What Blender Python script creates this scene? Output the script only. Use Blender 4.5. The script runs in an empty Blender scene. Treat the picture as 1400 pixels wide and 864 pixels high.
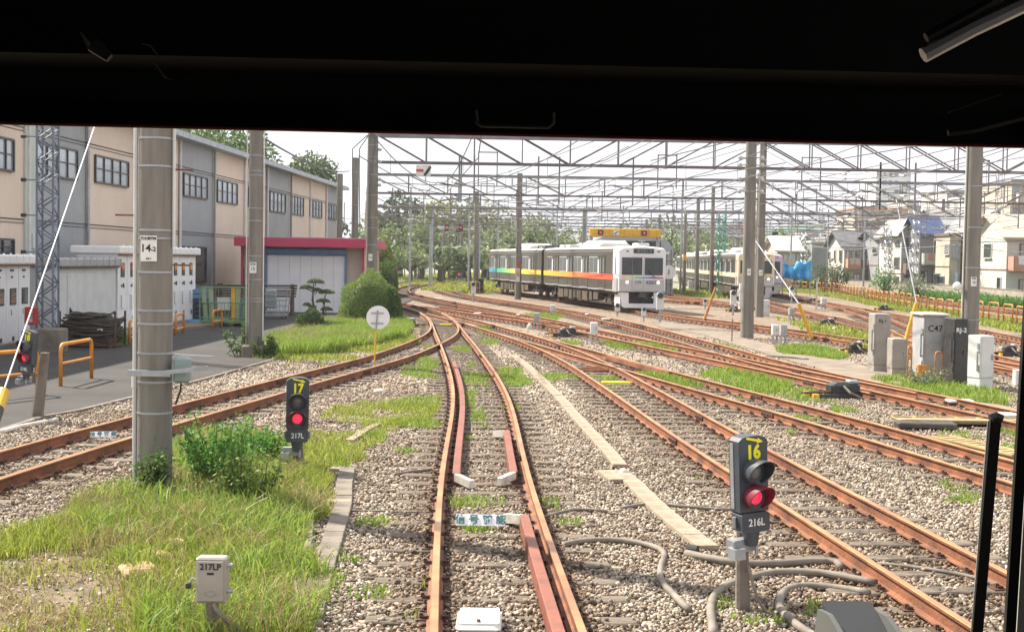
import bpy, math, random
import numpy as np
from mathutils import Vector, Matrix
C = bpy.context.scene.collection
S = bpy.context.scene
rad = math.radians
random.seed(7)
RNG = np.random.default_rng(11)

# ---------------------------------------------------------------- camera
F = 1800.0                       # focal length in photograph pixels
CAMZ = 2.82                      # eye above the ballast
PITCH = math.atan((432 - 355.5) / F)
ROLL = 0.0165
_f = Vector((0, math.cos(PITCH), -math.sin(PITCH)))
_r0 = Vector((1, 0, 0)); _u0 = Vector((0, math.sin(PITCH), math.cos(PITCH)))
_r = _r0 * math.cos(ROLL) + _u0 * math.sin(ROLL)
_u = _u0 * math.cos(ROLL) - _r0 * math.sin(ROLL)
cam = bpy.data.cameras.new('camera'); camo = bpy.data.objects.new('camera', cam); C.objects.link(camo)
camo.matrix_world = Matrix(((_r.x, _u.x, -_f.x, 0), (_r.y, _u.y, -_f.y, 0), (_r.z, _u.z, -_f.z, CAMZ), (0, 0, 0, 1)))
cam.sensor_width = 36; cam.lens = 36 * F / 1400; cam.clip_start = 0.05; cam.clip_end = 6000
S.camera = camo
# ---------------------------------------------------------------- light
SUN_AZ = math.atan2(-0.80, 0.60)      # direction towards the sun, from +Y towards +X (negative: left)
SUN_EL = rad(47)
w = bpy.data.worlds.new('World'); S.world = w; w.use_nodes = True
nt = w.node_tree; nt.nodes.clear()
wo = nt.nodes.new('ShaderNodeOutputWorld'); bg = nt.nodes.new('ShaderNodeBackground')
sky = nt.nodes.new('ShaderNodeTexSky'); sky.sky_type = 'NISHITA'; sky.sun_disc = False
sky.sun_elevation = SUN_EL; sky.sun_rotation = SUN_AZ; sky.dust_density = 0.8; sky.air_density = 1.0
tc = nt.nodes.new('ShaderNodeTexCoord'); mp = nt.nodes.new('ShaderNodeMapping'); mp.inputs['Scale'].default_value = (1.2, 1.2, 4.5)
nz = nt.nodes.new('ShaderNodeTexNoise'); nz.inputs['Scale'].default_value = 2.2; nz.inputs['Detail'].default_value = 6
rp = nt.nodes.new('ShaderNodeValToRGB'); rp.color_ramp.elements[0].position = 0.24; rp.color_ramp.elements[1].position = 0.42
mx = nt.nodes.new('ShaderNodeMix'); mx.data_type = 'RGBA'
mx.inputs['B'].default_value = (9.0, 9.2, 9.7, 1)     # bright thin cloud
nt.links.new(tc.outputs['Generated'], mp.inputs[0]); nt.links.new(mp.outputs[0], nz.inputs['Vector'])
nt.links.new(nz.outputs['Fac'], rp.inputs[0]); nt.links.new(rp.outputs[0], mx.inputs['Factor'])
nt.links.new(sky.outputs[0], mx.inputs['A']); nt.links.new(mx.outputs['Result'], bg.inputs[0])
bg.inputs[1].default_value = 0.052
nt.links.new(bg.outputs[0], wo.inputs[0])
sl = bpy.data.lights.new('sun', 'SUN'); sl.energy = 4.6; sl.angle = rad(0.8); sl.color = (1, 0.93, 0.80)
so = bpy.data.objects.new('sun', sl); C.objects.link(so)
sd = Vector((math.sin(SUN_AZ) * math.cos(SUN_EL), math.cos(SUN_AZ) * math.cos(SUN_EL), math.sin(SUN_EL)))
so.rotation_euler = sd.to_track_quat('Z', 'Y').to_euler(); so.location = (-30, 30, 60)
S.view_settings.view_transform = 'Standard'; S.view_settings.look = 'None'
S.view_settings.exposure = 1.27; S.view_settings.gamma = 1.0
S.cycles.max_bounces = 6; S.cycles.transparent_max_bounces = 8
S.cycles.use_denoising = True
S.cycles.caustics_reflective = False; S.cycles.caustics_refractive = False

# ---------------------------------------------------------------- pixel helpers (photograph pixels, 1400 x 864)
def ray(px, py):
    d = _f + _r * ((px - 700) / F) + _u * ((432 - py) / F)
    return d / d.y
def G(px, py, z=0.0):
    d = ray(px, py); t = (z - CAMZ) / d.z
    return Vector((d.x * t, t, z))
def R(px, py, D):
    d = ray(px, py); return Vector((d.x * D, D, CAMZ + d.z * D))
def HZ(px, py, D): return R(px, py, D).z
def pxm(D): return F / D

# ---------------------------------------------------------------- materials
MATS = {}
def M(name, c1, c2=None, scale=4.0, rough=0.7, metal=0.0, bump=0.0, bscale=None, stretch=(1, 1, 1), spec=0.5, contrast=(0.35, 0.65), emit=None, estr=0):
    m = bpy.data.materials.new(name); m.use_nodes = True; MATS[name] = m
    nt = m.node_tree; b = nt.nodes['Principled BSDF']
    b.inputs['Roughness'].default_value = rough; b.inputs['Metallic'].default_value = metal
    b.inputs['Specular IOR Level'].default_value = spec
    if c2 is None: c2 = tuple(max(0, x * 0.78) for x in c1)
    tc = nt.nodes.new('ShaderNodeTexCoord'); mp = nt.nodes.new('ShaderNodeMapping'); mp.inputs['Scale'].default_value = stretch
    nz = nt.nodes.new('ShaderNodeTexNoise'); nz.inputs['Scale'].default_value = scale; nz.inputs['Detail'].default_value = 5; nz.inputs['Roughness'].default_value = 0.62
    rp = nt.nodes.new('ShaderNodeValToRGB'); e = rp.color_ramp.elements
    e[0].position, e[1].position = contrast; e[0].color = (*c1, 1); e[1].color = (*c2, 1)
    L = nt.links.new
    L(tc.outputs['Object'], mp.inputs[0]); L(mp.outputs[0], nz.inputs['Vector']); L(nz.outputs['Fac'], rp.inputs[0]); L(rp.outputs[0], b.inputs['Base Color'])
    if bump:
        bp = nt.nodes.new('ShaderNodeBump'); bp.inputs['Strength'].default_value = bump; bp.inputs['Distance'].default_value = 0.02
        n2 = nt.nodes.new('ShaderNodeTexNoise'); n2.inputs['Scale'].default_value = bscale or scale * 6; n2.inputs['Detail'].default_value = 4
        L(mp.outputs[0], n2.inputs['Vector']); L(n2.outputs['Fac'], bp.inputs['Height']); L(bp.outputs[0], b.inputs['Normal'])
    if emit:
        b.inputs['Emission Color'].default_value = (*emit, 1); b.inputs['Emission Strength'].default_value = estr
    return m
def leafmat(name, dark, light, trans=0.35, hue=None):
    m = bpy.data.materials.new(name); m.use_nodes = True; MATS[name] = m
    nt = m.node_tree; L = nt.links.new; b = nt.nodes['Principled BSDF']; out = nt.nodes['Material Output']
    g = nt.nodes.new('ShaderNodeNewGeometry'); rp = nt.nodes.new('ShaderNodeValToRGB'); e = rp.color_ramp.elements
    e[0].color = (*dark, 1); e[1].color = (*light, 1); e[0].position = 0.05
    if hue:
        x = rp.color_ramp.elements.new(0.93); x.color = (*light, 1); e = rp.color_ramp.elements; e[-1].color = (*hue, 1)
    b.inputs['Roughness'].default_value = 0.55; b.inputs['Specular IOR Level'].default_value = 0.3
    t = nt.nodes.new('ShaderNodeBsdfTranslucent'); ms = nt.nodes.new('ShaderNodeMixShader'); ms.inputs[0].default_value = trans
    L(g.outputs['Random Per Island'], rp.inputs[0]); L(rp.outputs[0], b.inputs['Base Color']); L(rp.outputs[0], t.inputs['Color'])
    L(b.outputs[0], ms.inputs[1]); L(t.outputs[0], ms.inputs[2]); L(ms.outputs[0], out.inputs[0])
    return m

# ---------------------------------------------------------------- mesh helpers
class MB:
    def __init__(s): s.v = []; s.f = []; s.mi = []; s.cur = 0
    def add(s, vs, fs):
        n = len(s.v); s.v += [tuple(v) for v in vs]; s.f += [[i + n for i in f] for f in fs]; s.mi += [s.cur] * len(fs); return s
    def mat(s, i): s.cur = i; return s
    def box(s, c, d, rz=0, ry=0, rx=0, taper=1.0):
        x, y, z = (q / 2 for q in d); m = Matrix.Rotation(rz, 3, 'Z') @ Matrix.Rotation(ry, 3, 'Y') @ Matrix.Rotation(rx, 3, 'X')
        vs = []
        for k, (a, b, e) in enumerate([(-1, -1, -1), (1, -1, -1), (1, 1, -1), (-1, 1, -1), (-1, -1, 1), (1, -1, 1), (1, 1, 1), (-1, 1, 1)]):
            t = taper if e > 0 else 1
            vs.append(Vector(c) + m @ Vector((a * x * t, b * y * t, e * z)))
        return s.add(vs, [(0, 3, 2, 1), (4, 5, 6, 7), (0, 1, 5, 4), (1, 2, 6, 5), (2, 3, 7, 6), (3, 0, 4, 7)])
    def bevbox(s, c, d, b=0.01, rz=0):
        # box with chamfered vertical edges and top edge
        x, y, z = (q / 2 for q in d); m = Matrix.Rotation(rz, 3, 'Z')
        def ring(ix, zz):
            pts = [(-x + b, -y), (x - b, -y), (x, -y + b), (x, y - b), (x - b, y), (-x + b, y), (-x, y - b), (-x, -y + b)]
            k = (x - ix) / x, (y - ix) / y
            return [Vector(c) + m @ Vector((p[0] * k[0], p[1] * k[1], zz)) for p in pts]
        vs = ring(b, -z) + ring(0, -z + b) + ring(0, z - b) + ring(b, z)
        fs = [tuple(range(7, -1, -1)), tuple(range(24, 32))]
        for r in range(3):
            for i in range(8):
                j = (i + 1) % 8; fs.append((r * 8 + i, r * 8 + j, r * 8 + 8 + j, r * 8 + 8 + i))
        return s.add(vs, fs)
    def cyl(s, p0, p1, r0, r1=None, n=12, caps=True):
        r1 = r0 if r1 is None else r1; p0 = Vector(p0); p1 = Vector(p1); a = (p1 - p0).normalized()
        h = Vector((0, 0, 1)) if abs(a.z) < 0.9 else Vector((1, 0, 0)); u = a.cross(h).normalized(); v = a.cross(u)
        vs = [p + (u * math.cos(2 * math.pi * i / n) + v * math.sin(2 * math.pi * i / n)) * r for p, r in ((p0, r0), (p1, r1)) for i in range(n)]
        fs = [(i, i + n, (i + 1) % n + n, (i + 1) % n) for i in range(n)]
        if caps: fs += [tuple(range(n)), tuple(range(2 * n - 1, n - 1, -1))]
        return s.add(vs, fs)
    def tube(s, pts, r, n=6, closed=False):
        pts = [Vector(p) for p in pts]; N = len(pts); vs = []; prev = None
        for i, p in enumerate(pts):
            a = (pts[min(i + 1, N - 1)] - pts[max(i - 1, 0)]).normalized()
            if prev is None:
                h = Vector((0, 0, 1)) if abs(a.z) < 0.9 else Vector((1, 0, 0)); u = a.cross(h).normalized()
            else: u = (prev - a * prev.dot(a)).normalized()
            prev = u; v = a.cross(u); rr = r[i] if isinstance(r, (list, tuple)) else r
            vs += [p + (u * math.cos(2 * math.pi * k / n) + v * math.sin(2 * math.pi * k / n)) * rr for k in range(n)]
        fs = [(i * n + k, i * n + (k + 1) % n, (i + 1) * n + (k + 1) % n, (i + 1) * n + k) for i in range(N - 1) for k in range(n)]
        fs += [tuple(range(n - 1, -1, -1)), tuple(range((N - 1) * n, N * n))]
        return s.add(vs, fs)
    def sweep(s, pts, prof, closed_prof=True):
        # profile (x across, z up) swept along a ground polyline; x is to the right of travel
        pts = [Vector(p) for p in pts]; N = len(pts); n = len(prof); vs = []
        for i, p in enumerate(pts):
            a = (pts[min(i + 1, N - 1)] - pts[max(i - 1, 0)]); a.z = 0; a.normalize(); u = Vector((a.y, -a.x, 0))
            vs += [p + u * q[0] + Vector((0, 0, q[1])) for q in prof]
        fs = [(i * n + k, (i + 1) * n + k, (i + 1) * n + (k + 1) % n, i * n + (k + 1) % n) for i in range(N - 1) for k in range(n)]
        fs += [tuple(range(n)), tuple(range(N * n - 1, (N - 1) * n - 1, -1))]
        return s.add(vs, fs)
    def prism(s, poly, z0, z1):
        n = len(poly); vs = [(p[0], p[1], z0) for p in poly] + [(p[0], p[1], z1) for p in poly]
        return s.add(vs, [tuple(range(n - 1, -1, -1)), tuple(range(n, 2 * n))] + [(i, (i + 1) % n, (i + 1) % n + n, i + n) for i in range(n)])
    def extr(s, poly, y0, y1):
        # polygon in x,z extruded along y
        n = len(poly); vs = [(p[0], y0, p[1]) for p in poly] + [(p[0], y1, p[1]) for p in poly]
        return s.add(vs, [tuple(range(n)), tuple(range(2 * n - 1, n - 1, -1))] + [(i, i + n, (i + 1) % n + n, (i + 1) % n) for i in range(n)])
    def sphere(s, c, r, n=10, m=6, sc=(1, 1, 1)):
        vs = []; fs = []
        for j in range(m + 1):
            t = math.pi * j / m
            for i in range(n):
                a = 2 * math.pi * i / n
                vs.append((c[0] + r * sc[0] * math.sin(t) * math.cos(a), c[1] + r * sc[1] * math.sin(t) * math.sin(a), c[2] + r * sc[2] * math.cos(t)))
        for j in range(m):
            for i in range(n):
                a, b = j * n + i, j * n + (i + 1) % n; fs.append((a, a + n, b + n, b))
        return s.add(vs, fs)
    def build(s, name, mats, parent=None, smooth=False, loc=None, rz=None):
        me = bpy.data.meshes.new(name); me.from_pydata(s.v, [], s.f)
        if not isinstance(mats, (list, tuple)): mats = [mats]
        for m in mats: me.materials.append(MATS[m] if isinstance(m, str) else m)
        if len(mats) > 1: me.polygons.foreach_set('material_index', s.mi)
        if smooth: me.shade_smooth(); 
        me.update()
        o = bpy.data.objects.new(name, me); C.objects.link(o)
        if smooth and smooth != 'all':
            try: me.set_sharp_from_angle(angle=rad(35))
            except Exception: pass
        if parent: o.parent = parent
        if loc is not None: o.location = loc
        if rz is not None: o.rotation_euler[2] = rz
        return o
def npmesh(name, V, Fq, mat, parent=None, kind=None, attrs=None):
    V = np.asarray(V, np.float32); Fq = np.asarray(Fq, np.int32); k = Fq.shape[1]
    me = bpy.data.meshes.new(name); me.vertices.add(len(V)); me.vertices.foreach_set('co', V.ravel())
    me.loops.add(Fq.size); me.loops.foreach_set('vertex_index', Fq.ravel()); me.polygons.add(len(Fq))
    me.polygons.foreach_set('loop_start', np.arange(0, Fq.size, k, dtype=np.int32))
    if attrs:
        for an, av in attrs.items():
            a = me.attributes.new(an, 'FLOAT', 'POINT'); a.data.foreach_set('value', np.asarray(av, np.float32))
    me.materials.append(MATS[mat] if isinstance(mat, str) else mat); me.update(calc_edges=True)
    o = bpy.data.objects.new(name, me); C.objects.link(o)
    if parent: o.parent = parent
    if kind: o['kind'] = kind
    return o
def thing(name, label, cat, loc=(0, 0, 0), rz=0, group=None):
    o = bpy.data.objects.new(name, None); C.objects.link(o); o.location = loc; o.rotation_euler = (0, 0, rz)
    o.empty_display_size = 0.3
    o['label'] = label; o['category'] = cat
    if group: o['group'] = group
    return o
def tag(o, label, cat, group=None, kind=None):
    o['label'] = label; o['category'] = cat
    if group: o['group'] = group
    if kind: o['kind'] = kind
    return o
def text(s, size, mat, parent, loc, rx=math.pi / 2, rz=0, name='lettering', bold=0.0, shear=0.0, align='CENTER', sx=1.0, flat=False):
    cu = bpy.data.curves.new('t', 'FONT'); cu.body = s; cu.size = size; cu.align_x = align; cu.align_y = 'CENTER'
    cu.extrude = 0.0015; cu.offset = bold; cu.shear = shear; cu.resolution_u = 3
    o = bpy.data.objects.new('t', cu); C.objects.link(o)
    dg = bpy.context.evaluated_depsgraph_get(); dg.update()
    me = bpy.data.meshes.new_from_object(o.evaluated_get(dg)); bpy.data.objects.remove(o); me.name = name
    me.materials.clear(); me.materials.append(MATS[mat])
    me.transform(Matrix.Translation(Vector(loc)) @ Matrix.Rotation(rz, 4, 'Z') @ Matrix.Rotation(rx, 4, 'X') @ Matrix.Diagonal((sx, 1, 1, 1)))
    t = bpy.data.objects.new(name, me); C.objects.link(t); t.parent = parent
    return t
ORD = ['nearest', 'second', 'third', 'fourth', 'fifth', 'sixth', 'seventh', 'eighth', 'ninth', 'tenth', 'eleventh', 'twelfth', 'thirteenth', 'fourteenth',
       'fifteenth', 'sixteenth', 'seventeenth', 'eighteenth', 'nineteenth', 'twentieth']
def ordn(n):
    if n < 20: return ORD[n].replace('nearest', 'first')
    suf = {1: 'st', 2: 'nd', 3: 'rd'}.get((n + 1) % 10, 'th'); return f'{n+1}{suf}'

def catmull(pts, step=0.3):
    P = [np.array(p, float) for p in pts]; P = [2 * P[0] - P[1]] + P + [2 * P[-1] - P[-2]]; out = []
    for i in range(1, len(P) - 2):
        p0, p1, p2, p3 = P[i - 1:i + 3]; n = max(2, int(np.linalg.norm(p2 - p1) / step))
        for k in range(n):
            t = k / n
            out.append(0.5 * ((2 * p1) + (-p0 + p2) * t + (2 * p0 - 5 * p1 + 4 * p2 - p3) * t * t + (-p0 + 3 * p1 - 3 * p2 + p3) * t ** 3))
    out.append(P[-2]); return np.array(out)
def resample(pts, step):
    d = np.r_[0, np.cumsum(np.linalg.norm(np.diff(pts, axis=0), axis=1))]; n = max(2, int(d[-1] / step) + 1)
    s = np.linspace(0, d[-1], n); return np.stack([np.interp(s, d, pts[:, k]) for k in range(pts.shape[1])], 1)
def smoothpath(pts, win, step=0.3):
    pts = resample(pts, step); k = max(1, int(win / step)); 
    for _ in range(2):
        q = np.r_[np.repeat(pts[:1], k, 0), pts, np.repeat(pts[-1:], k, 0)]
        # reflect ends so that they do not shrink
        q[:k] = 2 * pts[0] - pts[1:k + 1][::-1] if len(pts) > k + 1 else q[:k]
        q[-k:] = 2 * pts[-1] - pts[-k - 1:-1][::-1] if len(pts) > k + 1 else q[-k:]
        ker = np.ones(2 * k + 1) / (2 * k + 1)
        pts = np.stack([np.convolve(q[:, c], ker, 'valid') for c in range(pts.shape[1])], 1)
    return resample(pts, step)
def offset(pts, d):
    t = np.gradient(pts, axis=0); t /= np.linalg.norm(t, axis=1)[:, None] + 1e-9
    return pts + np.stack([t[:, 1], -t[:, 0]], 1) * d      # positive d: to the right of travel
def vnoise(x, y, s, seed=0):
    r = np.random.default_rng(seed); T = r.random((64, 64)); x = np.asarray(x) * s; y = np.asarray(y) * s
    i = np.floor(x).astype(int); j = np.floor(y).astype(int); fx = x - i; fy = y - j; fx = fx * fx * (3 - 2 * fx); fy = fy * fy * (3 - 2 * fy)
    g = lambda a, b: T[a % 64, b % 64]
    return (g(i, j) * (1 - fx) + g(i + 1, j) * fx) * (1 - fy) + (g(i, j + 1) * (1 - fx) + g(i + 1, j + 1) * fx) * fy
def inpoly(x, y, P):
    P = np.asarray(P); r = np.zeros(len(x), bool); n = len(P); j = n - 1
    for i in range(n):
        xi, yi = P[i][:2]; xj, yj = P[j][:2]
        c = ((yi > y) != (yj > y)) & (x < (xj - xi) * (y - yi) / (yj - yi + 1e-12) + xi); r ^= c; j = i
    return r
# ---------------------------------------------------------------- material list
M('rust', (0.28, 0.105, 0.045), (0.095, 0.040, 0.025), 2.2, 0.75, 0, 0.5, 30, contrast=(0.36, 0.70))
M('rail_top', (0.62, 0.325, 0.135), (0.36, 0.165, 0.08), 1.3, 0.36, 0.4, stretch=(1, 1, 1))
M('dark_rust', (0.11, 0.050, 0.030), (0.06, 0.032, 0.022), 9, 0.8, 0, 0.4)
M('guard_red', (0.27, 0.088, 0.055), (0.18, 0.062, 0.040), 3, 0.55, 0.0, 0.2)
M('sleeper_wood', (0.25, 0.20, 0.155), (0.10, 0.078, 0.06), 5, 0.9, 0, 0.8, 30, stretch=(1, 7, 7))
M('white_paint', (0.80, 0.80, 0.78), (0.68, 0.67, 0.63), 3, 0.45)
M('white_sheet', (0.88, 0.88, 0.89), (0.80, 0.80, 0.82), 2, 0.4)
M('worn_white', (0.74, 0.71, 0.65), (0.50, 0.45, 0.38), 7, 0.6)
M('grey_paint', (0.40, 0.40, 0.41), (0.30, 0.30, 0.31), 2.5, 0.5)
M('light_grey', (0.66, 0.67, 0.67), (0.56, 0.57, 0.57), 2.0, 0.45)
M('beige_grey', (0.35, 0.325, 0.29), (0.27, 0.25, 0.22), 3, 0.5)
M('slate', (0.060, 0.072, 0.088), (0.04, 0.048, 0.06), 4, 0.42)
M('cheek', (0.10, 0.105, 0.10), (0.07, 0.072, 0.07), 5, 0.5)
M('black_paint', (0.02, 0.021, 0.023), (0.035, 0.035, 0.037), 5, 0.45)
M('black_rubber', (0.018, 0.018, 0.018), (0.03, 0.028, 0.026), 6, 0.7)
M('dark_metal', (0.05, 0.048, 0.048), (0.10, 0.085, 0.075), 7, 0.6, 0.3)
M('yellow_paint', (0.78, 0.46, 0.03), (0.60, 0.34, 0.03), 4, 0.5)
M('letter_yellow', (0.85, 0.80, 0.03), (0.80, 0.72, 0.02), 4, 0.5)
M('orange_paint', (0.72, 0.30, 0.035), (0.52, 0.20, 0.03), 5, 0.5)
M('rusty_orange', (0.62, 0.27, 0.06), (0.36, 0.13, 0.04), 5, 0.6)
M('letter_white', (0.85, 0.85, 0.85), None, 4, 0.5)
M('letter_black', (0.015, 0.015, 0.018), None, 4, 0.5)
M('letter_grey', (0.30, 0.31, 0.32), None, 4, 0.5)
M('letter_green', (0.03, 0.16, 0.17), None, 4, 0.5)
M('letter_blue', (0.02, 0.03, 0.13), None, 4, 0.4)
M('red_paint', (0.45, 0.03, 0.03), (0.33, 0.03, 0.03), 4, 0.5)
M('lamp_red', (0.6, 0.02, 0.06), None, 4, 0.25, emit=(1.0, 0.035, 0.09), estr=0.42)
M('lamp_dim', (0.16, 0.16, 0.18), (0.25, 0.25, 0.28), 12, 0.15)
M('lamp_warm', (0.9, 0.85, 0.7), None, 4, 0.3, emit=(1.0, 0.85, 0.6), estr=1.2)
M('pole_concrete', (0.255, 0.235, 0.205), (0.135, 0.123, 0.107), 1.6, 0.85, 0, 0.25, 25, stretch=(3, 3, 0.35), contrast=(0.3, 0.72))
M('concrete', (0.23, 0.192, 0.158), (0.13, 0.108, 0.09), 2.5, 0.9, 0, 0.4, 25)
M('trough_lid', (0.37, 0.285, 0.21), (0.24, 0.185, 0.135), 4, 0.9, 0, 0.4, 35)
M('galvanised', (0.42, 0.44, 0.47), (0.28, 0.30, 0.33), 3, 0.45, 0.5)
M('blue_steel', (0.20, 0.235, 0.30), (0.13, 0.155, 0.20), 3, 0.5, 0.25)
M('truss_steel', (0.23, 0.235, 0.27), (0.18, 0.15, 0.16), 1.2, 0.55, 0.2)
M('truss_rusty', (0.17, 0.125, 0.125), (0.125, 0.11, 0.125), 1.2, 0.6, 0.2)
M('wire', (0.15, 0.145, 0.15), None, 1, 0.6, 0.3)
M('hose', (0.24, 0.205, 0.17), (0.15, 0.125, 0.10), 4, 0.75)
M('insulator', (0.62, 0.62, 0.60), (0.40, 0.36, 0.33), 10, 0.25)
M('asphalt', (0.047, 0.042, 0.040), (0.028, 0.025, 0.024), 0.6, 0.9, 0, 0.5, 60, contrast=(0.38, 0.62))
M('dirt', (0.26, 0.21, 0.165), (0.17, 0.135, 0.105), 1.6, 0.95, 0, 0.4, 30)
M('soil', (0.20, 0.15, 0.095), (0.10, 0.075, 0.045), 3.5, 0.95, 0, 0.8, 30)
M('verge', (0.11, 0.17, 0.045), (0.20, 0.19, 0.08), 0.8, 0.95, 0, 0.8, 12)
M('land', (0.20, 0.22, 0.14), (0.30, 0.27, 0.22), 0.05, 0.95)
M('hill_green', (0.13, 0.24, 0.17), (0.10, 0.18, 0.13), 0.02, 0.95)
M('beige_wall', (0.76, 0.625, 0.51), (0.68, 0.56, 0.455), 0.5, 0.6)
M('grey_wall', (0.35, 0.37, 0.385), (0.30, 0.318, 0.335), 0.5, 0.6)
M('pale_green_paint', (0.52, 0.56, 0.50), (0.45, 0.49, 0.44), 1, 0.6)
M('eave_teal', (0.27, 0.33, 0.34), (0.22, 0.27, 0.28), 1, 0.5)
M('window_frame', (0.050, 0.035, 0.038), None, 2, 0.4)
M('white_trim', (0.70, 0.70, 0.69), (0.58, 0.57, 0.55), 2, 0.5)
M('maroon', (0.52, 0.04, 0.12), (0.43, 0.035, 0.10), 0.8, 0.5)
M('shutter_white', (0.84, 0.85, 0.90), (0.76, 0.77, 0.82), 0.7, 0.45)
M('shutter_blue', (0.14, 0.24, 0.42), (0.10, 0.18, 0.33), 1.5, 0.4)
M('cream', (0.52, 0.45, 0.36), (0.43, 0.37, 0.29), 0.7, 0.8)
M('house_white', (0.56, 0.54, 0.50), (0.44, 0.42, 0.38), 0.6, 0.8)
M('house_grey', (0.30, 0.30, 0.305), (0.23, 0.23, 0.235), 0.5, 0.8)
M('house_brown', (0.20, 0.13, 0.10), (0.15, 0.10, 0.08), 1, 0.7)
M('house_pink', (0.55, 0.27, 0.20), (0.45, 0.24, 0.18), 1, 0.7)
M('roof_dark', (0.14, 0.135, 0.14), (0.09, 0.088, 0.095), 2, 0.6, 0, 0.4, 15)
M('roof_solar', (0.03, 0.05, 0.13), (0.05, 0.08, 0.19), 2, 0.2)
M('tarp_blue', (0.03, 0.33, 0.72), (0.05, 0.42, 0.80), 1.2, 0.5, 0, 0.6, 3)
M('block_wall', (0.36, 0.32, 0.26), (0.25, 0.22, 0.18), 1, 0.9)
M('steel_train', (0.115, 0.10, 0.078), (0.075, 0.065, 0.05), 0.8, 0.42, 0.45, stretch=(1, .3, 3))
M('train_white', (0.80, 0.80, 0.83), (0.74, 0.74, 0.77), 0.8, 0.3)
M('train_silver', (0.50, 0.50, 0.50), (0.43, 0.43, 0.43), 0.8, 0.35, 0.3)
M('train_roof', (0.66, 0.62, 0.58), (0.50, 0.46, 0.43), 1.2, 0.6)
M('train_cream', (0.78, 0.66, 0.45), (0.72, 0.60, 0.42), 0.8, 0.35)
M('train_mauve', (0.64, 0.52, 0.66), (0.58, 0.46, 0.60), 0.8, 0.35)
M('underframe', (0.045, 0.035, 0.030), (0.09, 0.065, 0.05), 3, 0.8)
M('equip_brown', (0.12, 0.085, 0.05), (0.06, 0.045, 0.03), 3, 0.7)
M('door_line', (0.06, 0.055, 0.05), None, 2, 0.5)
for n_, c_ in dict(s_red=(0.85, .12, .06), s_orange=(0.9, .36, .03), s_amber=(.9, .55, .04), s_yellow=(.85, .75, .05), s_lime=(.45, .7, .08), s_green=(.05, .5, .18),
                   s_teal=(.03, .4, .45), s_blue=(.03, .16, .62), s_navy=(.04, .04, .30), s_purple=(.30, .04, .28), s_crimson=(.6, .03, .12)).items():
    M(n_, c_, tuple(x * .9 for x in c_), 1, 0.4)
M('rock_white', (0.72, 0.68, 0.60), (0.55, 0.50, 0.43), 5, 0.85, 0, 0.6, 12)
M('sand_stone', (0.52, 0.33, 0.20), (0.40, 0.25, 0.15), 4, 0.9, 0, 0.5)
M('bark', (0.10, 0.075, 0.055), (0.06, 0.045, 0.035), 5, 0.9, 0, 0.6)
M('cab_black', (0.010, 0.010, 0.010), (0.014, 0.013, 0.012), 2, 0.45, spec=0.3)
M('cab_brown', (0.012, 0.009, 0.007), None, 2, 0.6)
M('cab_red', (0.16, 0.012, 0.014), None, 2, 0.5)
M('cab_beige', (0.50, 0.47, 0.41), None, 2, 0.5)
M('cab_chrome', (0.90, 0.89, 0.88), None, 2, 0.3)
M('cart_green', (0.13, 0.30, 0.12), (0.10, 0.22, 0.12), 2, 0.5)
M('cart_sage', (0.33, 0.40, 0.24), (0.25, 0.31, 0.20), 2, 0.5)
M('crate_navy', (0.03, 0.04, 0.06), (0.02, 0.03, 0.05), 2, 0.5)
M('box_greengrey', (0.27, 0.34, 0.33), (0.22, 0.28, 0.28), 2, 0.5)
M('paper_red', (0.65, 0.06, 0.05), None, 2, 0.5)
M('green_mast', (0.04, 0.30, 0.22), (0.05, 0.23, 0.17), 2, 0.5)
M('tower_white', (0.66, 0.68, 0.72), (0.60, 0.62, 0.66), 0.1, 0.8)
# window glass that mirrors the sky
def glass_mat(name, c, rough=0.05):
    m = M(name, c, tuple(x * 0.7 for x in c), 0.7, rough); b = m.node_tree.nodes['Principled BSDF']
    b.inputs['Specular IOR Level'].default_value = 1.0; b.inputs['IOR'].default_value = 1.9; return m
glass_mat('glass', (0.10, 0.12, 0.14)); glass_mat('dark_glass', (0.035, 0.045, 0.05), 0.08); glass_mat('train_glass', (0.05, 0.045, 0.04), 0.12)
glass_mat('sky_glass', (0.34, 0.40, 0.46), 0.15); glass_mat('gloss_lens', (0.05, 0.05, 0.06), 0.05)
def band_mat(name, stops):
    m = bpy.data.materials.new(name); m.use_nodes = True; MATS[name] = m; nt = m.node_tree; b = nt.nodes['Principled BSDF']; b.inputs['Roughness'].default_value = .4
    tc = nt.nodes.new('ShaderNodeTexCoord'); sp = nt.nodes.new('ShaderNodeSeparateXYZ'); dv = nt.nodes.new('ShaderNodeMath'); dv.operation = 'DIVIDE'; dv.inputs[1].default_value = 19.6; rp = nt.nodes.new('ShaderNodeValToRGB')
    L = nt.links.new; L(tc.outputs['Object'], sp.inputs[0]); L(sp.outputs['Y'], dv.inputs[0]); L(dv.outputs[0], rp.inputs[0]); L(rp.outputs[0], b.inputs['Base Color'])
    e = rp.color_ramp.elements; e[0].position, e[0].color = stops[0][0], (*stops[0][1], 1); e[1].position, e[1].color = stops[-1][0], (*stops[-1][1], 1)
    for p, c in stops[1:-1]: x = e.new(p); x.color = (*c, 1)
band_mat('band_warm', [(0, (.80, .09, .05)), (.35, (.82, .13, .05)), (.6, (.82, .30, .04)), (1, (.85, .50, .04))])
band_mat('band_cool', [(0, (.85, .52, .04)), (.3, (.80, .66, .05)), (.5, (.50, .66, .10)), (.72, (.06, .50, .22)), (.88, (.04, .38, .45)), (1, (.05, .20, .62))])
M('train_screen', (0.022, 0.030, 0.034), (0.045, 0.055, 0.06), 1.5, 0.18)
M('yellow_dull', (0.50, 0.36, 0.13), (0.38, 0.28, 0.12), 4, 0.6)
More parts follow.
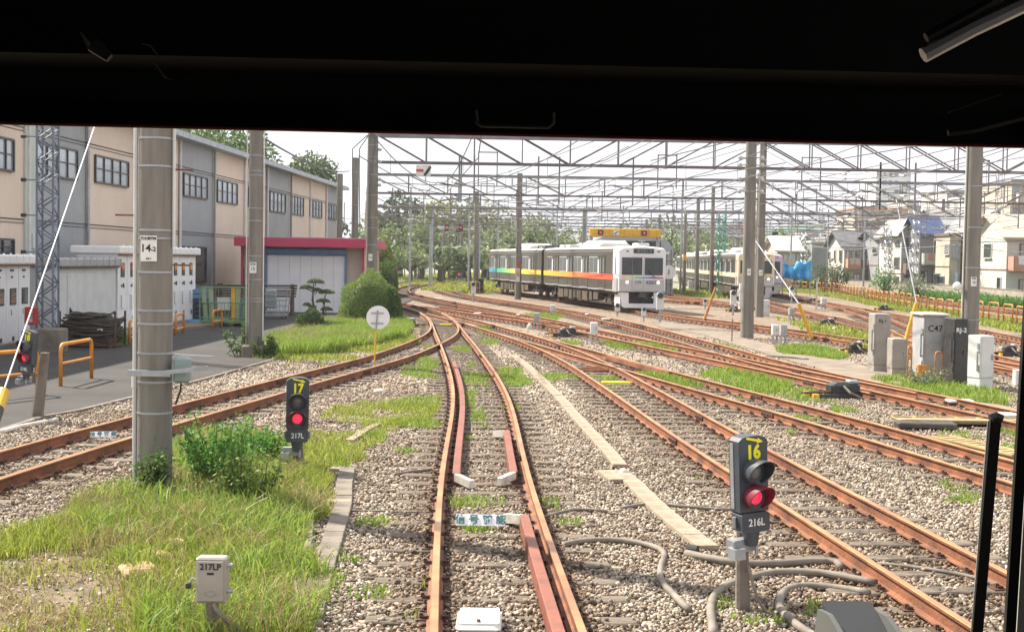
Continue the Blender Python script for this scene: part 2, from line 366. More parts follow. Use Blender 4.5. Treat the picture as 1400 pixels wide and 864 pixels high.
# corrugated cladding for the depot
def clad(name, base):
    m = MATS[base].copy(); m.name = name; MATS[name] = m; nt = m.node_tree; b = nt.nodes['Principled BSDF']
    tc = nt.nodes.new('ShaderNodeTexCoord'); wv = nt.nodes.new('ShaderNodeTexWave'); wv.bands_direction = 'Y'; wv.inputs['Scale'].default_value = 1.6
    bp = nt.nodes.new('ShaderNodeBump'); bp.inputs['Strength'].default_value = 0.55; bp.inputs['Distance'].default_value = 0.03
    rp = nt.nodes.new('ShaderNodeValToRGB'); rp.color_ramp.elements[0].position = 0.0; rp.color_ramp.elements[1].position = 0.12
    nt.links.new(tc.outputs['Object'], wv.inputs['Vector']); nt.links.new(wv.outputs['Fac'], rp.inputs[0]); nt.links.new(rp.outputs[0], bp.inputs['Height']); nt.links.new(bp.outputs[0], b.inputs['Normal'])
clad('beige_clad', 'beige_wall'); clad('grey_clad', 'grey_wall')
leafmat('grass_bright', (0.16, 0.22, 0.03), (0.40, 0.44, 0.08), 0.42, (0.52, 0.46, 0.18))
leafmat('leaf_hazed', (0.11, 0.15, 0.07), (0.30, 0.35, 0.17), 0.38)  # paler leaves for distant trees, haze put into the colour
leafmat('grass_dry', (0.22, 0.17, 0.075), (0.42, 0.34, 0.15), 0.32, (0.26, 0.34, 0.06))
leafmat('grass_tall', (0.13, 0.23, 0.03), (0.31, 0.41, 0.07), 0.45, (0.45, 0.46, 0.15))
leafmat('leaf_dark', (0.035, 0.065, 0.020), (0.11, 0.17, 0.05), 0.32)
leafmat('leaf_mid', (0.05, 0.10, 0.026), (0.15, 0.23, 0.06), 0.38)
leafmat('leaf_yellow', (0.13, 0.16, 0.035), (0.34, 0.35, 0.09), 0.38)
leafmat('leaf_pine', (0.09, 0.13, 0.065), (0.20, 0.25, 0.12), 0.25)
leafmat('leaf_ivy', (0.06, 0.17, 0.035), (0.16, 0.34, 0.06), 0.35)
leafmat('leaf_ivy2', (0.08, 0.15, 0.03), (0.30, 0.40, 0.09), 0.42)
leafmat('leaf_grey', (0.16, 0.19, 0.12), (0.30, 0.33, 0.22), 0.3)

# ballast: crushed stone with a stain near the rails
def ballast_mat(name, island):
    m = bpy.data.materials.new(name); m.use_nodes = True; MATS[name] = m; nt = m.node_tree; L = nt.links.new; b = nt.nodes['Principled BSDF']
    b.inputs['Roughness'].default_value = 0.9; b.inputs['Specular IOR Level'].default_value = 0.25
    rp = nt.nodes.new('ShaderNodeValToRGB'); cr = rp.color_ramp
    stops = [(0.0, (0.09, 0.075, 0.06)), (0.20, (0.20, 0.155, 0.12)), (0.48, (0.33, 0.265, 0.20)), (0.78, (0.41, 0.345, 0.28)), (1.0, (0.55, 0.49, 0.42))]
    cr.elements[0].position, cr.elements[0].color = stops[0][0], (*stops[0][1], 1); cr.elements[1].position, cr.elements[1].color = stops[-1][0], (*stops[-1][1], 1)
    for p, c in stops[1:-1]: e = cr.elements.new(p); e.color = (*c, 1)
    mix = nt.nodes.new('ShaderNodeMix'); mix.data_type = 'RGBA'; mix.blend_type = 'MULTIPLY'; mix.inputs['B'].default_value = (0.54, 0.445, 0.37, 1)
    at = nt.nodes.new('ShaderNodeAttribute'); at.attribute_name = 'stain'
    if island:
        g = nt.nodes.new('ShaderNodeNewGeometry'); L(g.outputs['Random Per Island'], rp.inputs[0])
    else:
        tc = nt.nodes.new('ShaderNodeTexCoord'); vo = nt.nodes.new('ShaderNodeTexVoronoi'); vo.inputs['Scale'].default_value = 19
        L(tc.outputs['Object'], vo.inputs['Vector']); sx = nt.nodes.new('ShaderNodeSeparateColor'); L(vo.outputs['Color'], sx.inputs[0]); L(sx.outputs[0], rp.inputs[0])
        v2 = nt.nodes.new('ShaderNodeTexVoronoi'); v2.inputs['Scale'].default_value = 19; L(tc.outputs['Object'], v2.inputs['Vector'])
        bp = nt.nodes.new('ShaderNodeBump'); bp.invert = True; bp.inputs['Strength'].default_value = 0.9; bp.inputs['Distance'].default_value = 0.03
        L(v2.outputs['Distance'], bp.inputs['Height']); L(bp.outputs[0], b.inputs['Normal'])
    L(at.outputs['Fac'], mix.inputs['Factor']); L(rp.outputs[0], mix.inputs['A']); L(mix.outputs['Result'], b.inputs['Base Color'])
ballast_mat('stone', True); ballast_mat('ballast_ground', False)

# ================================================================= RAILWAY TRACKS
RZ = 0.165
def W(x, y): return ('w', x, y)
def path(px, ref, ext0=0, ext1=0, win=2.0):
    pts = []
    for p in px:
        if p[0] == 'w': pts.append((p[1], p[2]))
        else: g = G(p[0], p[1], RZ); pts.append((g.x, g.y))
    P = catmull(pts, 0.3); P = smoothpath(P, win)
    if ref: P = offset(P, 0.534 * ref)
    def ex(P, d, end):
        a = P[0] - P[min(8, len(P) - 1)] if not end else P[-1] - P[-min(9, len(P))]
        a /= np.linalg.norm(a); q = np.arange(0.3, d, 0.3)[:, None] * a
        return np.r_[(P[0] + q)[::-1], P] if not end else np.r_[P, P[-1] + q]
    if ext0: P = ex(P, ext0, 0)
    if ext1: P = ex(P, ext1, 1)
    return resample(P, 0.3)
L_, R_ = 1, -1     # which rail was traced: the left one lies left of the centre, so move right
TR = [
 ('A', 'rusty track running from under the cab through an S bend, brown guard rails inside', R_, 16, 45, 3.0,
  [(797, 863), (772, 796), (754, 747), (736, 698), (723, 661), (713.5, 615), (703, 562.6), (693, 534.6), (677.5, 509), (661, 486), (647, 468), (634, 453), (625.5, 441), (618, 434), (608, 428.5), (595, 424), (574, 418.9), (550, 413.5)]),
 ('B', 'rusty track curving off to the left beside the asphalt yard', R_, 9, 0, 2.4,
  [(0, 654), (95, 623), (185, 595), (320, 556), (422, 526), (500, 504), (560, 487.6), (598.4, 471), (615, 463.5), (624.5, 457), (628, 450), (624, 442), (615, 434), (604, 428)]),
 ('C', 'rusty track sweeping down to the bottom right, behind the signal numbered 16', R_, 14, 0, 3.0,
  [(1329, 757), (1228, 707), (1160, 669), (1085, 632), (1038, 608.5), (996, 586), (955.5, 562.4), (897, 530.5), (860.7, 512), (836.4, 498), (800, 482.5), (756.5, 466.5), (718, 455.5), (667, 441.6), (640, 434.8), (612.6, 429)]),
 ('D', 'rusty track branching right off the sweeping track, passing in front of the yellow crossing boards', R_, 16, 0, 3.0,
  [(1384.7, 629), (1354.6, 620), (1266.7, 597.5), (1204, 580), (1120, 557.5), (1043, 539), (970, 520.5), (921.5, 508), (873, 495.5), (830, 484), (790, 473.5), (756, 465), (718, 455.2)]),
 ('E', 'rusty track passing in front of the grey cabinets and bending away behind the far train', R_, 25, 20, 3.0,
  [(1389, 561), (1327, 547.5), (1235, 530), (1157, 513.5), (1100, 501.5), (1050, 489), (1003.7, 476), (960, 464.6), (915.7, 453), (877, 443.6), (838.6, 435), (800, 427.3), (750.6, 419.3), (700, 411.8), (655, 405.4), (629.3, 400.2), (615, 395.7), (616, 392), (626, 388.5), (645, 385)]),
 ('Q', 'rusty track joining the cabinet track from the left, black point machine beside it', L_, 0, 0, 3.0,
  [(1190, 537), (1120, 522), (1069, 511), (1018.7, 500.5), (980, 492), (928.6, 481.3), (890, 473.6), (851.4, 465.9), (822, 459.4), (784, 451), (727.4, 441), (691, 435), (640, 428.3), (602, 422.5), (575, 418)]),
 ('T', 'rusty track whose far end bends left in a wide loop by the hedge', R_, 0, 30, 3.0,
  [(890, 464.6), (864, 458.8), (820.6, 450.5), (806, 447.6), (762, 438), (726, 431.5), (691, 425), (648.6, 417.6), (603.6, 409.2), (577.9, 404), (563.7, 400.5), (558.6, 396.4), (562.4, 393), (571.4, 390.6), (597, 386.7), (622.9, 382.9)]),
 ('S', 'rusty track under the front train, running behind the grey cabinets', L_, 25, 0, 3.0,
  [(1393, 507), (1361, 500.5), (1270, 485), (1185, 471), (1140, 463), (1052.6, 450), (1015, 445), (980, 440), (935, 435.5), W(6.62, 72.7), W(4.75, 83), W(2.87, 93), W(0.75, 103), W(-1.63, 114), W(-6, 130), W(-11, 146)]),
 ('U', 'rusty track running in front of the cream faced train towards the grey shed', L_, 0, 0, 3.0,
  [(1250, 466), (1186, 451.4), (1145, 439.8), (1095, 428.6), (1052, 422), (1010, 418), (980, 415.7), (941, 411.9), (908, 410), (880, 408)]),
 ('V', 'rusty track under the cream faced train', R_, 24, 0, 3.0,
  [(1361, 485), (1250, 458.5), (1186, 443), (1145, 433.4), (1114, 427), (1088.6, 420.9), (1060, 413), W(18.7, 99), W(19.7, 117), W(21, 135), W(23, 172)]),
 ('N', 'rusty track curving into the grey shed beyond the yellow signal beam', R_, 0, 0, 3.0,
  [(1060, 421), (1015, 415.5), (972.3, 410), (941, 406), (909, 401), (890, 399)]),
 ('W', 'rusty track nearest to the row of orange hoops', R_, 22, 10, 3.0,
  [(1397, 461), (1339.6, 450), (1248, 433), (1209, 426.3), (1164, 418.5), (1128, 412), (1100, 407.2), (1072, 403), (1055, 400)]),
 ('X', 'short rusty crossover track behind the grey cabinets', R_, 0, 0, 2.0,
  [(1361, 486), (1300, 470), (1245, 448), (1212, 434), (1180, 424), (1150, 417)]),
 ('Y', 'rusty track beyond the row of orange hoops', R_, 20, 20, 3.0,
  [(1397, 436), (1340, 427.5), (1260, 415), (1190, 405)]),
 ('K', 'farthest rusty track on the right, along the ivy bank', R_, 20, 20, 3.0,
  [(1397, 424.5), (1340, 418), (1270, 409), (1200, 400)]),
]
PATHS = {}
PROF = [(-0.063, 0), (-0.063, 0.012), (-0.010, 0.026), (-0.008, 0.112), (-0.031, 0.126), (-0.032, 0.148)]
PROF = PROF + [(-x, z) for x, z in PROF[::-1]]
def rail_mb(P, off):
    Q = offset(P, off); n = len(Q); pts = [(q[0], q[1], 0.012) for q in Q]
    mb = MB(); mb.sweep(pts, PROF)
    mb.mat(1); mb.sweep(pts, [(-0.032, 0.1485), (-0.027, 0.154), (0.027, 0.154), (0.032, 0.1485)])
    return mb
# one sleeper with its tie plates, spikes and rail clips
def sleeper_mesh(length, name='sleeper'):
    mb = MB(); mb.bevbox((0, 0, -0.06), (length, 0.20, 0.144), 0.012)
    mb.mat(1)
    for sx in (-0.534, 0.534):
        mb.box((sx, 0, 0.0165), (0.30, 0.15, 0.014))
        for e in (-1, 1):
            mb.box((sx + e * 0.085, 0, 0.034), (0.05, 0.10, 0.026)); mb.cyl((sx + e * 0.105, 0.02 * e, 0.03), (sx + e * 0.105, 0.02 * e, 0.066), 0.017, n=6)
    o = mb.build(name, ['sleeper_wood', 'dark_rust']); return o
SLE = sleeper_mesh(2.15); SLE_L = sleeper_mesh(3.5)
SMESH = SLE.data; SMESHL = SLE_L.data; bpy.data.objects.remove(SLE); bpy.data.objects.remove(SLE_L)
mask_rail = []; mask_sl = []
allcent = []
for key, label, ref, e0, e1, win, px in TR:
    P = path(px, ref, e0, e1, win); PATHS[key] = P
    root = thing('railway_track', label, 'railway track', (0, 0, 0)); 
    for off in (-0.534, 0.534):
        rail_mb(P, off).build('rail', ['rust', 'rail_top'], root)
        Q = resample(offset(P, off), 0.1); mask_rail.append(Q)
    c = resample(P, 0.62); t = np.gradient(c, axis=0); ang = np.arctan2(-t[:, 0], t[:, 1])
    near = []; far = MB()
    for i in range(len(c)):
        x, y = c[i]
        if y < 6.5: continue
        lng = False
        if allcent:
            A = np.concatenate(allcent); dd = np.hypot(A[:, 0] - x, A[:, 1] - y)
            if dd.min() < 1.25: continue
        inview = abs(x) < 0.45 * y + 2
        if y < 70 and len(near) < 95 and inview:
            o = bpy.data.objects.new('sleeper', SMESH); C.objects.link(o); o.parent = root
            o.location = (x, y, random.uniform(0.002, 0.012)); o.rotation_euler = (0, 0, ang[i] + random.uniform(-.02, .02)); near.append(o)
        elif inview:
            a = ang[i]; far.mat(0); far.box((x, y, -0.06), (2.1, 0.2, 0.144), a)
            u = Vector((math.cos(a), math.sin(a), 0)); far.mat(1)
            for sx in (-.534, .534): far.box(Vector((x, y, 0.03)) + u * sx, (0.3, 0.13, 0.04), a)
        Qs = np.linspace(-1.05, 1.05, 15)
        mask_sl.append(np.stack([x + np.cos(ang[i]) * Qs, y + np.sin(ang[i]) * Qs], 1))
    if far.v:
        o = far.build('sleepers', ['sleeper_wood', 'dark_rust'], root); o['kind'] = 'stuff'
    allcent.append(c)
    # joint bars with their bolts every so often along the rails
    if key in 'ABCDEQ':
        for off in (-0.534, 0.534):
            Q = resample(offset(P, off), 0.1); s0 = 30 if off < 0 else 60
            for k in range(s0, len(Q) - 10, 190):
                if Q[k][1] < 8 or Q[k][1] > 60 or abs(Q[k][0]) > .45 * Q[k][1] + 1: continue
                a = Q[k + 3] - Q[k - 3]; a /= np.linalg.norm(a); an = math.atan2(-a[0], a[1]); mb = MB(); n = np.array([a[1], -a[0]])
                for e in (-1, 1):
                    q = Q[k] + n * 0.024 * e; mb.box((q[0], q[1], 0.078), (0.024, 0.52, 0.075), an)
                    for b in (-.18, -.07, .07, .18):
                        z = Q[k] + n * 0.05 * e + a * b; mb.cyl((z[0] - n[0] * .015 * e, z[1] - n[1] * .015 * e, .08), (z[0] + n[0] * .012 * e, z[1] + n[1] * .012 * e, .08), 0.017, n=6)
                mb.build('joint_bar', 'dark_rust', root)
    if key == 'A': ROOT_A = root
    if key == 'C': ROOT_C = root
    if key == 'B': ROOT_B = root
# guard rails inside the near track, with flared ends
def guard(P, off, y0, y1, flare0, flare1, root):
    Q = resample(offset(P, off), 0.2); Q = Q[(Q[:, 1] > y0) & (Q[:, 1] < y1)]; s = 1 if off < 0 else -1
    pts = [(q[0], q[1], 0.04) for q in Q]
    prof = [(-0.048, -.02), (-0.048, 0.125), (-0.042, 0.131), (0.042, 0.131), (0.048, 0.125), (0.048, -.02)]
    MB().sweep(pts, prof).build('guard_rail', 'guard_red', root)
    for fl, end in ((flare0, 0), (flare1, 1)):
        if not fl: continue
        a = Q[0] - Q[1] if end == 0 else Q[-1] - Q[-2]; a /= np.linalg.norm(a); e = Q[0] if end == 0 else Q[-1]
        n = np.array([a[1], -a[0]]); 
        if n[0] * s < 0: n = -n
        f = e + a * 0.26 + n * 0.19; pp = [(e[0], e[1], 0.042), (f[0], f[1], 0.0)]
        if end == 1: pp = pp
        MB().sweep(pp, [(-0.035, .03), (-0.035, 0.125), (0.035, 0.125), (0.035, .03)]).build('flared_end', 'worn_white', root)
PA = PATHS['A']
yA = lambda px, py: G(px, py, 0.165).y
guard(PA, -0.36, yA(622, 649), yA(616, 494), 1, 0, ROOT_A)
guard(PA, 0.36, yA(704, 646), yA(695, 588), 1, 1, ROOT_A)
guard(PA, 0.36, 6.0, yA(714, 701), 0, 1, ROOT_A)
# guard (check) rail by the crossing of the right-hand branch
for Pk, off, ya, yb in ((PATHS['D'], 0.45, G(921, 508, RZ).y, G(835, 485, RZ).y), (PATHS['B'], 0.46, G(300, 561, RZ).y - 12, G(560, 487, RZ).y),):
    Q = resample(offset(Pk, off), .2); Q = Q[(Q[:, 1] > ya) & (Q[:, 1] < yb)] if ya < yb else Q[(Q[:, 1] > yb) & (Q[:, 1] < ya)]
    if len(Q) > 3:
        MB().sweep([(q[0], q[1], 0.03) for q in Q], [(-.035, 0), (-.035, .12), (.035, .12), (.035, 0)]).build('check_rail', 'rust', ROOT_C if Pk is PATHS['D'] else ROOT_B)

# ================================================================= GROUND
def gpoly(px): return [tuple(G(*p)[:2]) if p[0] != 'w' else (p[1], p[2]) for p in px]
ASPH = gpoly([(-160, 634), (0, 588), (60, 569), (110, 560), (175, 544), (280, 517), (385, 487), (352, 484), (372, 466), (420, 448), (470, 436)]) + [(-6.6, 66), (-6.8, 96), (-40, 100), (-40, 14)]
PATHP = gpoly([(905, 439), (960, 448), (1060, 473), (1140, 487), (1190, 503), (1260, 524), (1400, 562), (1400, 574), (1250, 541), (1150, 513), (1050, 484), (960, 457), (900, 446)])
LAWN = gpoly([(352, 484), (385, 487), (430, 486), (500, 474), (555, 463), (590, 449), (560, 432), (545, 426), (470, 436), (420, 448), (372, 466)])
VERGE_R = gpoly([(1060, 398), (1100, 401), (1150, 408), (1210, 421), (1280, 432), (1340, 444), (1410, 456), (1410, 441), (1290, 423), (1180, 403), (1060, 391)])
BANK = gpoly([(1040, 390), (1180, 396.5), (1270, 407), (1340, 415), (1450, 426), (1450, 408), (1300, 399), (1180, 391), (1050, 387)])
def ground_sheet():
    xs = np.r_[-400, -120, -40, np.arange(-24, 30.1, 0.25), 60, 150, 500]; ys = np.r_[-30, np.arange(6, 70, 0.25), np.arange(70, 200, 4), 300, 600, 1500]
    X, Y = np.meshgrid(xs, ys); n, m = X.shape
    V = np.stack([X.ravel(), Y.ravel(), np.full(X.size, -0.02)], 1)
    idx = np.arange(n * m).reshape(n, m); Fq = np.stack([idx[:-1, :-1], idx[:-1, 1:], idx[1:, 1:], idx[1:, :-1]], -1).reshape(-1, 4)
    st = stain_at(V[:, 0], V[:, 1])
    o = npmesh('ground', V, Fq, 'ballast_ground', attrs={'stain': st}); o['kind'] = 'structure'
GX0, GY0, GC = -30.0, 5.0, 0.05; GW, GH = 1300, 1500
gr_rail = np.full((GW, GH), False); gr_sl = gr_rail.copy(); gr_st = np.zeros((GW, GH), np.float32)
def cells(P):
    i = ((P[:, 0] - GX0) / GC).astype(int); j = ((P[:, 1] - GY0) / GC).astype(int); k = (i >= 6) & (i < GW - 6) & (j >= 6) & (j < GH - 6); return i[k], j[k]
def dilate(a, n):
    for _ in range(n):
        b = a.copy(); b[1:] |= a[:-1]; b[:-1] |= a[1:]; b[:, 1:] |= a[:, :-1]; b[:, :-1] |= a[:, 1:]; a = b
    return a
for Q in mask_rail:
    i, j = cells(resample(Q, 0.04)); gr_rail[i, j] = True
gr_near = gr_rail.copy(); gr_rail = dilate(gr_rail, 1)
q = gr_near.copy()
for k in range(9):
    q = dilate(q, 1); gr_st += q * (1 / 9.0)
for Q in mask_sl:
    i, j = cells(Q); 
    for di in (-2, -1, 0, 1, 2):
        for dj in (-2, -1, 0, 1, 2): gr_sl[i + di, j + dj] = True
def lookup(g, x, y, d=0):
    i = ((np.asarray(x) - GX0) / GC).astype(int); j = ((np.asarray(y) - GY0) / GC).astype(int)
    k = (i >= 0) & (i < GW) & (j >= 0) & (j < GH); r = np.full(len(i), d, g.dtype); r[k] = g[i[k], j[k]]; return r
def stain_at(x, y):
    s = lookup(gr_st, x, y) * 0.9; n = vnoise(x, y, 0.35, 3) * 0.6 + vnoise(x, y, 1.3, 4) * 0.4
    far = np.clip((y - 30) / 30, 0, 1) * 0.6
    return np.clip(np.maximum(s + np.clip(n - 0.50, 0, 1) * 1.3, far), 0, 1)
ground_sheet()
def sheet(name, poly, mat, z=0.004, t=0.02):
    o = MB().prism(poly, z - t, z).build(name, mat); o['kind'] = 'structure'; return o
sheet('asphalt_yard', ASPH, 'asphalt', 0.03, 0.08)
sheet('footpath', PATHP, 'dirt', 0.008)
sheet('lawn', LAWN, 'soil', 0.0, .01)
sheet('grass_verge', VERGE_R, 'verge', 0.0)
sheet('ivy_bank', BANK, 'verge', 0.02)
sheet('land', [(-500, 205), (-60, 152), (-7, 150), (2, 125), (12, 118), (26, 165), (60, 150), (500, 150), (1500, 2500), (-1500, 2500)], 'land', 0.02)
SOIL = gpoly([(0, 735), (120, 760), (250, 860), (260, 940), (-100, 940)])
sheet('bare_earth', SOIL, 'soil', 0.0, .01)
MB().sweep([(*p, 0.0) for p in gpoly([(-160, 636), (0, 590), (60, 571), (110, 562), (175, 546), (280, 519), (385, 489)])], [(-.05, -.05), (-.05, .04), (.05, .04), (.05, -.05)]).build('kerb', 'concrete')['kind'] = 'structure'

# ---- ballast stones
def stones():
    Ds = []; xs = []; ys = []
    def zone(d0, d1, dens):
        a = 0.46; wid = lambda d: a * d * 2
        n = int(dens * a * (d1 * d1 - d0 * d0)); y = np.sqrt(RNG.random(n) * (d1 * d1 - d0 * d0) + d0 * d0); x = (RNG.random(n) * 2 - 1) * a * y
        return x, y
    out = []
    for d0, d1, dens in ((8.4, 12, 1650), (12, 16, 1250), (16, 21, 720), (21, 28, 340), (28, 38, 140), (38, 50, 50)):
        out.append(zone(d0, d1, dens))
    x = np.concatenate([o[0] for o in out]); y = np.concatenate([o[1] for o in out])
    keep = ~lookup(gr_rail, x, y).astype(bool)
    sl = lookup(gr_sl, x, y).astype(bool); keep &= ~sl | (RNG.random(len(x)) < 0.05 + 0.25 * (vnoise(x, y, .5, 9) > .62))
    for P in (ASPH, PATHP, LAWN): keep &= ~inpoly(x, y, P)
    ins = inpoly(x, y, SOIL); keep &= ~ins | (RNG.random(len(x)) < .10)
    x, y, sl = x[keep], y[keep], sl[keep]; n = len(x)
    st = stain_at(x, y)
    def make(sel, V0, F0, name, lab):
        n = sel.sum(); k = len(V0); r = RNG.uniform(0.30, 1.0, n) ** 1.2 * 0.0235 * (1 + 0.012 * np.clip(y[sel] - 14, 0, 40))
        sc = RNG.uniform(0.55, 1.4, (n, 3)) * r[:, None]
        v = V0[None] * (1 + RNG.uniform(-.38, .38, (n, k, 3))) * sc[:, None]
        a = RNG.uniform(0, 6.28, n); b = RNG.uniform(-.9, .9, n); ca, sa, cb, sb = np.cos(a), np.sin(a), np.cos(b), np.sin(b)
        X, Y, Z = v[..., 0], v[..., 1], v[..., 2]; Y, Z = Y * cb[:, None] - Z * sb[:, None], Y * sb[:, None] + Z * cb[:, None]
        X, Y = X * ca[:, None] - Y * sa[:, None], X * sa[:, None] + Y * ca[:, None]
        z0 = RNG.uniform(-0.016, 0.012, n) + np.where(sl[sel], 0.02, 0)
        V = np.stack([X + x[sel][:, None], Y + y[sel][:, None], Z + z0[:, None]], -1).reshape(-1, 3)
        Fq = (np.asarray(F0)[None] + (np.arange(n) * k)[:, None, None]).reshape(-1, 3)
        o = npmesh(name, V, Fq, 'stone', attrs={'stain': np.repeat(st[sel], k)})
        tag(o, lab, 'ballast', kind='stuff')
    t = (1 + 5 ** .5) / 2
    IV = np.array([(-1, t, 0), (1, t, 0), (-1, -t, 0), (1, -t, 0), (0, -1, t), (0, 1, t), (0, -1, -t), (0, 1, -t), (t, 0, -1), (t, 0, 1), (-t, 0, -1), (-t, 0, 1)], float); IV /= np.linalg.norm(IV[0])
    IF = [(0, 11, 5), (0, 5, 1), (0, 1, 7), (0, 7, 10), (0, 10, 11), (1, 5, 9), (5, 11, 4), (11, 10, 2), (10, 7, 6), (7, 1, 8), (3, 9, 4), (3, 4, 2), (3, 2, 6), (3, 6, 8), (3, 8, 9), (4, 9, 5), (2, 4, 11), (6, 2, 10), (8, 6, 7), (9, 8, 1)]
    CV = np.array([(-1, -1, -1), (1, -1, -1), (1, 1, -1), (-1, 1, -1), (-1, -1, 1), (1, -1, 1), (1, 1, 1), (-1, 1, 1)], float) * .66
    CF = [(0, 2, 1), (0, 3, 2), (4, 5, 6), (4, 6, 7), (0, 1, 5), (0, 5, 4), (1, 2, 6), (1, 6, 5), (2, 3, 7), (2, 7, 6), (3, 0, 4), (3, 4, 7)]
    OV = np.array([(1, 0, 0), (-1, 0, 0), (0, 1, 0), (0, -1, 0), (0, 0, 1), (0, 0, -1)], float) * 1.15
    OF = [(0, 2, 4), (2, 1, 4), (1, 3, 4), (3, 0, 4), (2, 0, 5), (1, 2, 5), (3, 1, 5), (0, 3, 5)]
    make(y < 19, CV, CF, 'ballast', 'loose brown and beige crushed stone between the near rails')
    make(y >= 19, OV, OF, 'ballast', 'loose beige crushed stone spread farther off across the yard')
    print('stones', n)
stones()

# ---- grass
def blades(x, y, h, wd, z=0.0, lean=0.5):
    n = len(x); a = RNG.uniform(0, 6.28, n); hh = h * RNG.uniform(0.45, 1.25, n); w_ = wd * RNG.uniform(.7, 1.3, n)
    b = RNG.uniform(0, 6.28, n); ln = hh * RNG.uniform(0.1, lean * 1.6, n)
    dx, dy = np.cos(a) * w_ / 2, np.sin(a) * w_ / 2; lx, ly = np.cos(b) * ln, np.sin(b) * ln
    base = np.stack([x, y, np.full(n, z)], 1); d = np.stack([dx, dy, np.zeros(n)], 1)
    mid = base + np.stack([lx * .35, ly * .35, hh * .6], 1); tip = base + np.stack([lx, ly, hh * .95 - ln * .15], 1)
    V = np.stack([base - d, base + d, mid + d * .8, mid - d * .8, tip + d * .12, tip - d * .12], 1).reshape(-1, 3)
    k = np.arange(n)[:, None] * 6; Fq = np.concatenate([k + [0, 1, 2, 3], k + [3, 2, 4, 5]])
    return V, Fq
def grass(polys, dens, h, wd, mat, label, ragged=0.45, nscale=0.8, seed=1, name='grass', z=0.0, lean=.5, fade=None):
    Vs = []; Fs = []; o = 0
    for P in polys:
        P = gpoly(P) if P[0][0] != 'W' else [(p[1], p[2]) for p in P]
        A = np.array(P); x0, y0 = A.min(0); x1, y1 = A.max(0); n = int((x1 - x0) * (y1 - y0) * dens)
        x = RNG.uniform(x0, x1, n); y = RNG.uniform(y0, y1, n); wob = 0.25
        xx = x + (vnoise(x, y, 1.1, 21) - .5) * 2 * wob; yy = y + (vnoise(x, y, .9, 22) - .5) * 4 * wob
        k = inpoly(xx, yy, A) & ~lookup(gr_rail, x, y).astype(bool); nn = vnoise(x, y, nscale, seed) * .6 + vnoise(x, y, nscale * 3.1, seed + 1) * .4
        k &= RNG.random(n) < np.clip((nn - ragged + .12) / .24, 0, 1)
        x, y = x[k], y[k]; hs = h * (0.55 + 0.9 * nn[k])
        V, Fq = blades(x, y, hs, wd, z, lean); Vs.append(V); Fs.append(Fq + o); o += len(V)
    V = np.concatenate(Vs); ob = npmesh(name, V, np.concatenate(Fs), mat); tag(ob, label, 'grass', kind='stuff'); return ob
grass([[(0, 738), (60, 712), (110, 695), (185, 650), (250, 600), (300, 585), (370, 600), (430, 632), (448, 660), (440, 760), (425, 880), (200, 900), (185, 800), (120, 765), (0, 768)]], 1900, 0.15, 0.010, 'grass_bright',
      'bright green grass around the foot of the nearest concrete pole', 0.37, 0.75, 1)
grass([[(0, 770), (150, 775), (300, 800), (300, 900), (-60, 900)]], 420, 0.12, 0.011, 'grass_bright', 'sparse green tufts on the bare earth in the bottom left corner', 0.52, 1.4, 51, name='grass_tufts')
grass([[(60, 715), (185, 655), (250, 605), (300, 590), (430, 640), (440, 760), (425, 880), (200, 900), (150, 780)]], 420, 0.26, 0.008, 'grass_dry', 'yellowing dry stalks mixed into the grass by the nearest pole', 0.42, 1.7, 31, lean=.9, name='dry_grass')
grass([[(100, 700), (185, 660), (250, 605), (300, 590), (430, 640), (440, 760), (425, 880), (220, 900), (170, 790)]], 500, 0.24, 0.016, 'grass_tall', 'broad bladed brighter weeds in the grass by the nearest pole', 0.50, 1.3, 41, lean=.7, name='weeds')
grass([[(0, 750), (190, 760), (330, 780), (330, 900), (-60, 900)]], 1000, 0.07, 0.010, 'grass_dry', 'short dry yellowish grass in the bottom left corner', 0.42, 1.1, 5, lean=1.4)
grass([[(380, 600), (420, 578), (470, 553), (520, 543), (600, 540), (598, 570), (560, 590), (520, 600), (490, 630), (440, 650)]], 1100, 0.10, 0.013, 'grass_bright', 'patchy grass on the ballast right of signal 17', 0.42, 0.7, 7)
grass([[(350, 482), (372, 466), (420, 450), (470, 440), (540, 440), (560, 450), (556, 463), (500, 476), (430, 488), (390, 488)]], 950, 0.36, 0.022, 'grass_tall', 'tall bright grass in front of the round hedge', 0.24, 0.5, 8, lean=.45)
grass([[(340, 470), (560, 455), (575, 470), (440, 500), (380, 497), (340, 492)]], 380, 0.13, 0.022, 'grass_bright', 'low weeds along the edge of the lawn and ballast', 0.46, 0.8, 9)
grass([[(350, 482), (372, 466), (420, 450), (470, 440), (540, 440), (560, 450), (556, 463), (500, 476), (430, 488)]], 130, 0.42, 0.018, 'grass_dry', 'dry seed stalks standing in the tall grass before the round hedge', 0.45, 1.1, 61, name='dry_grass', lean=.8)
sm = []
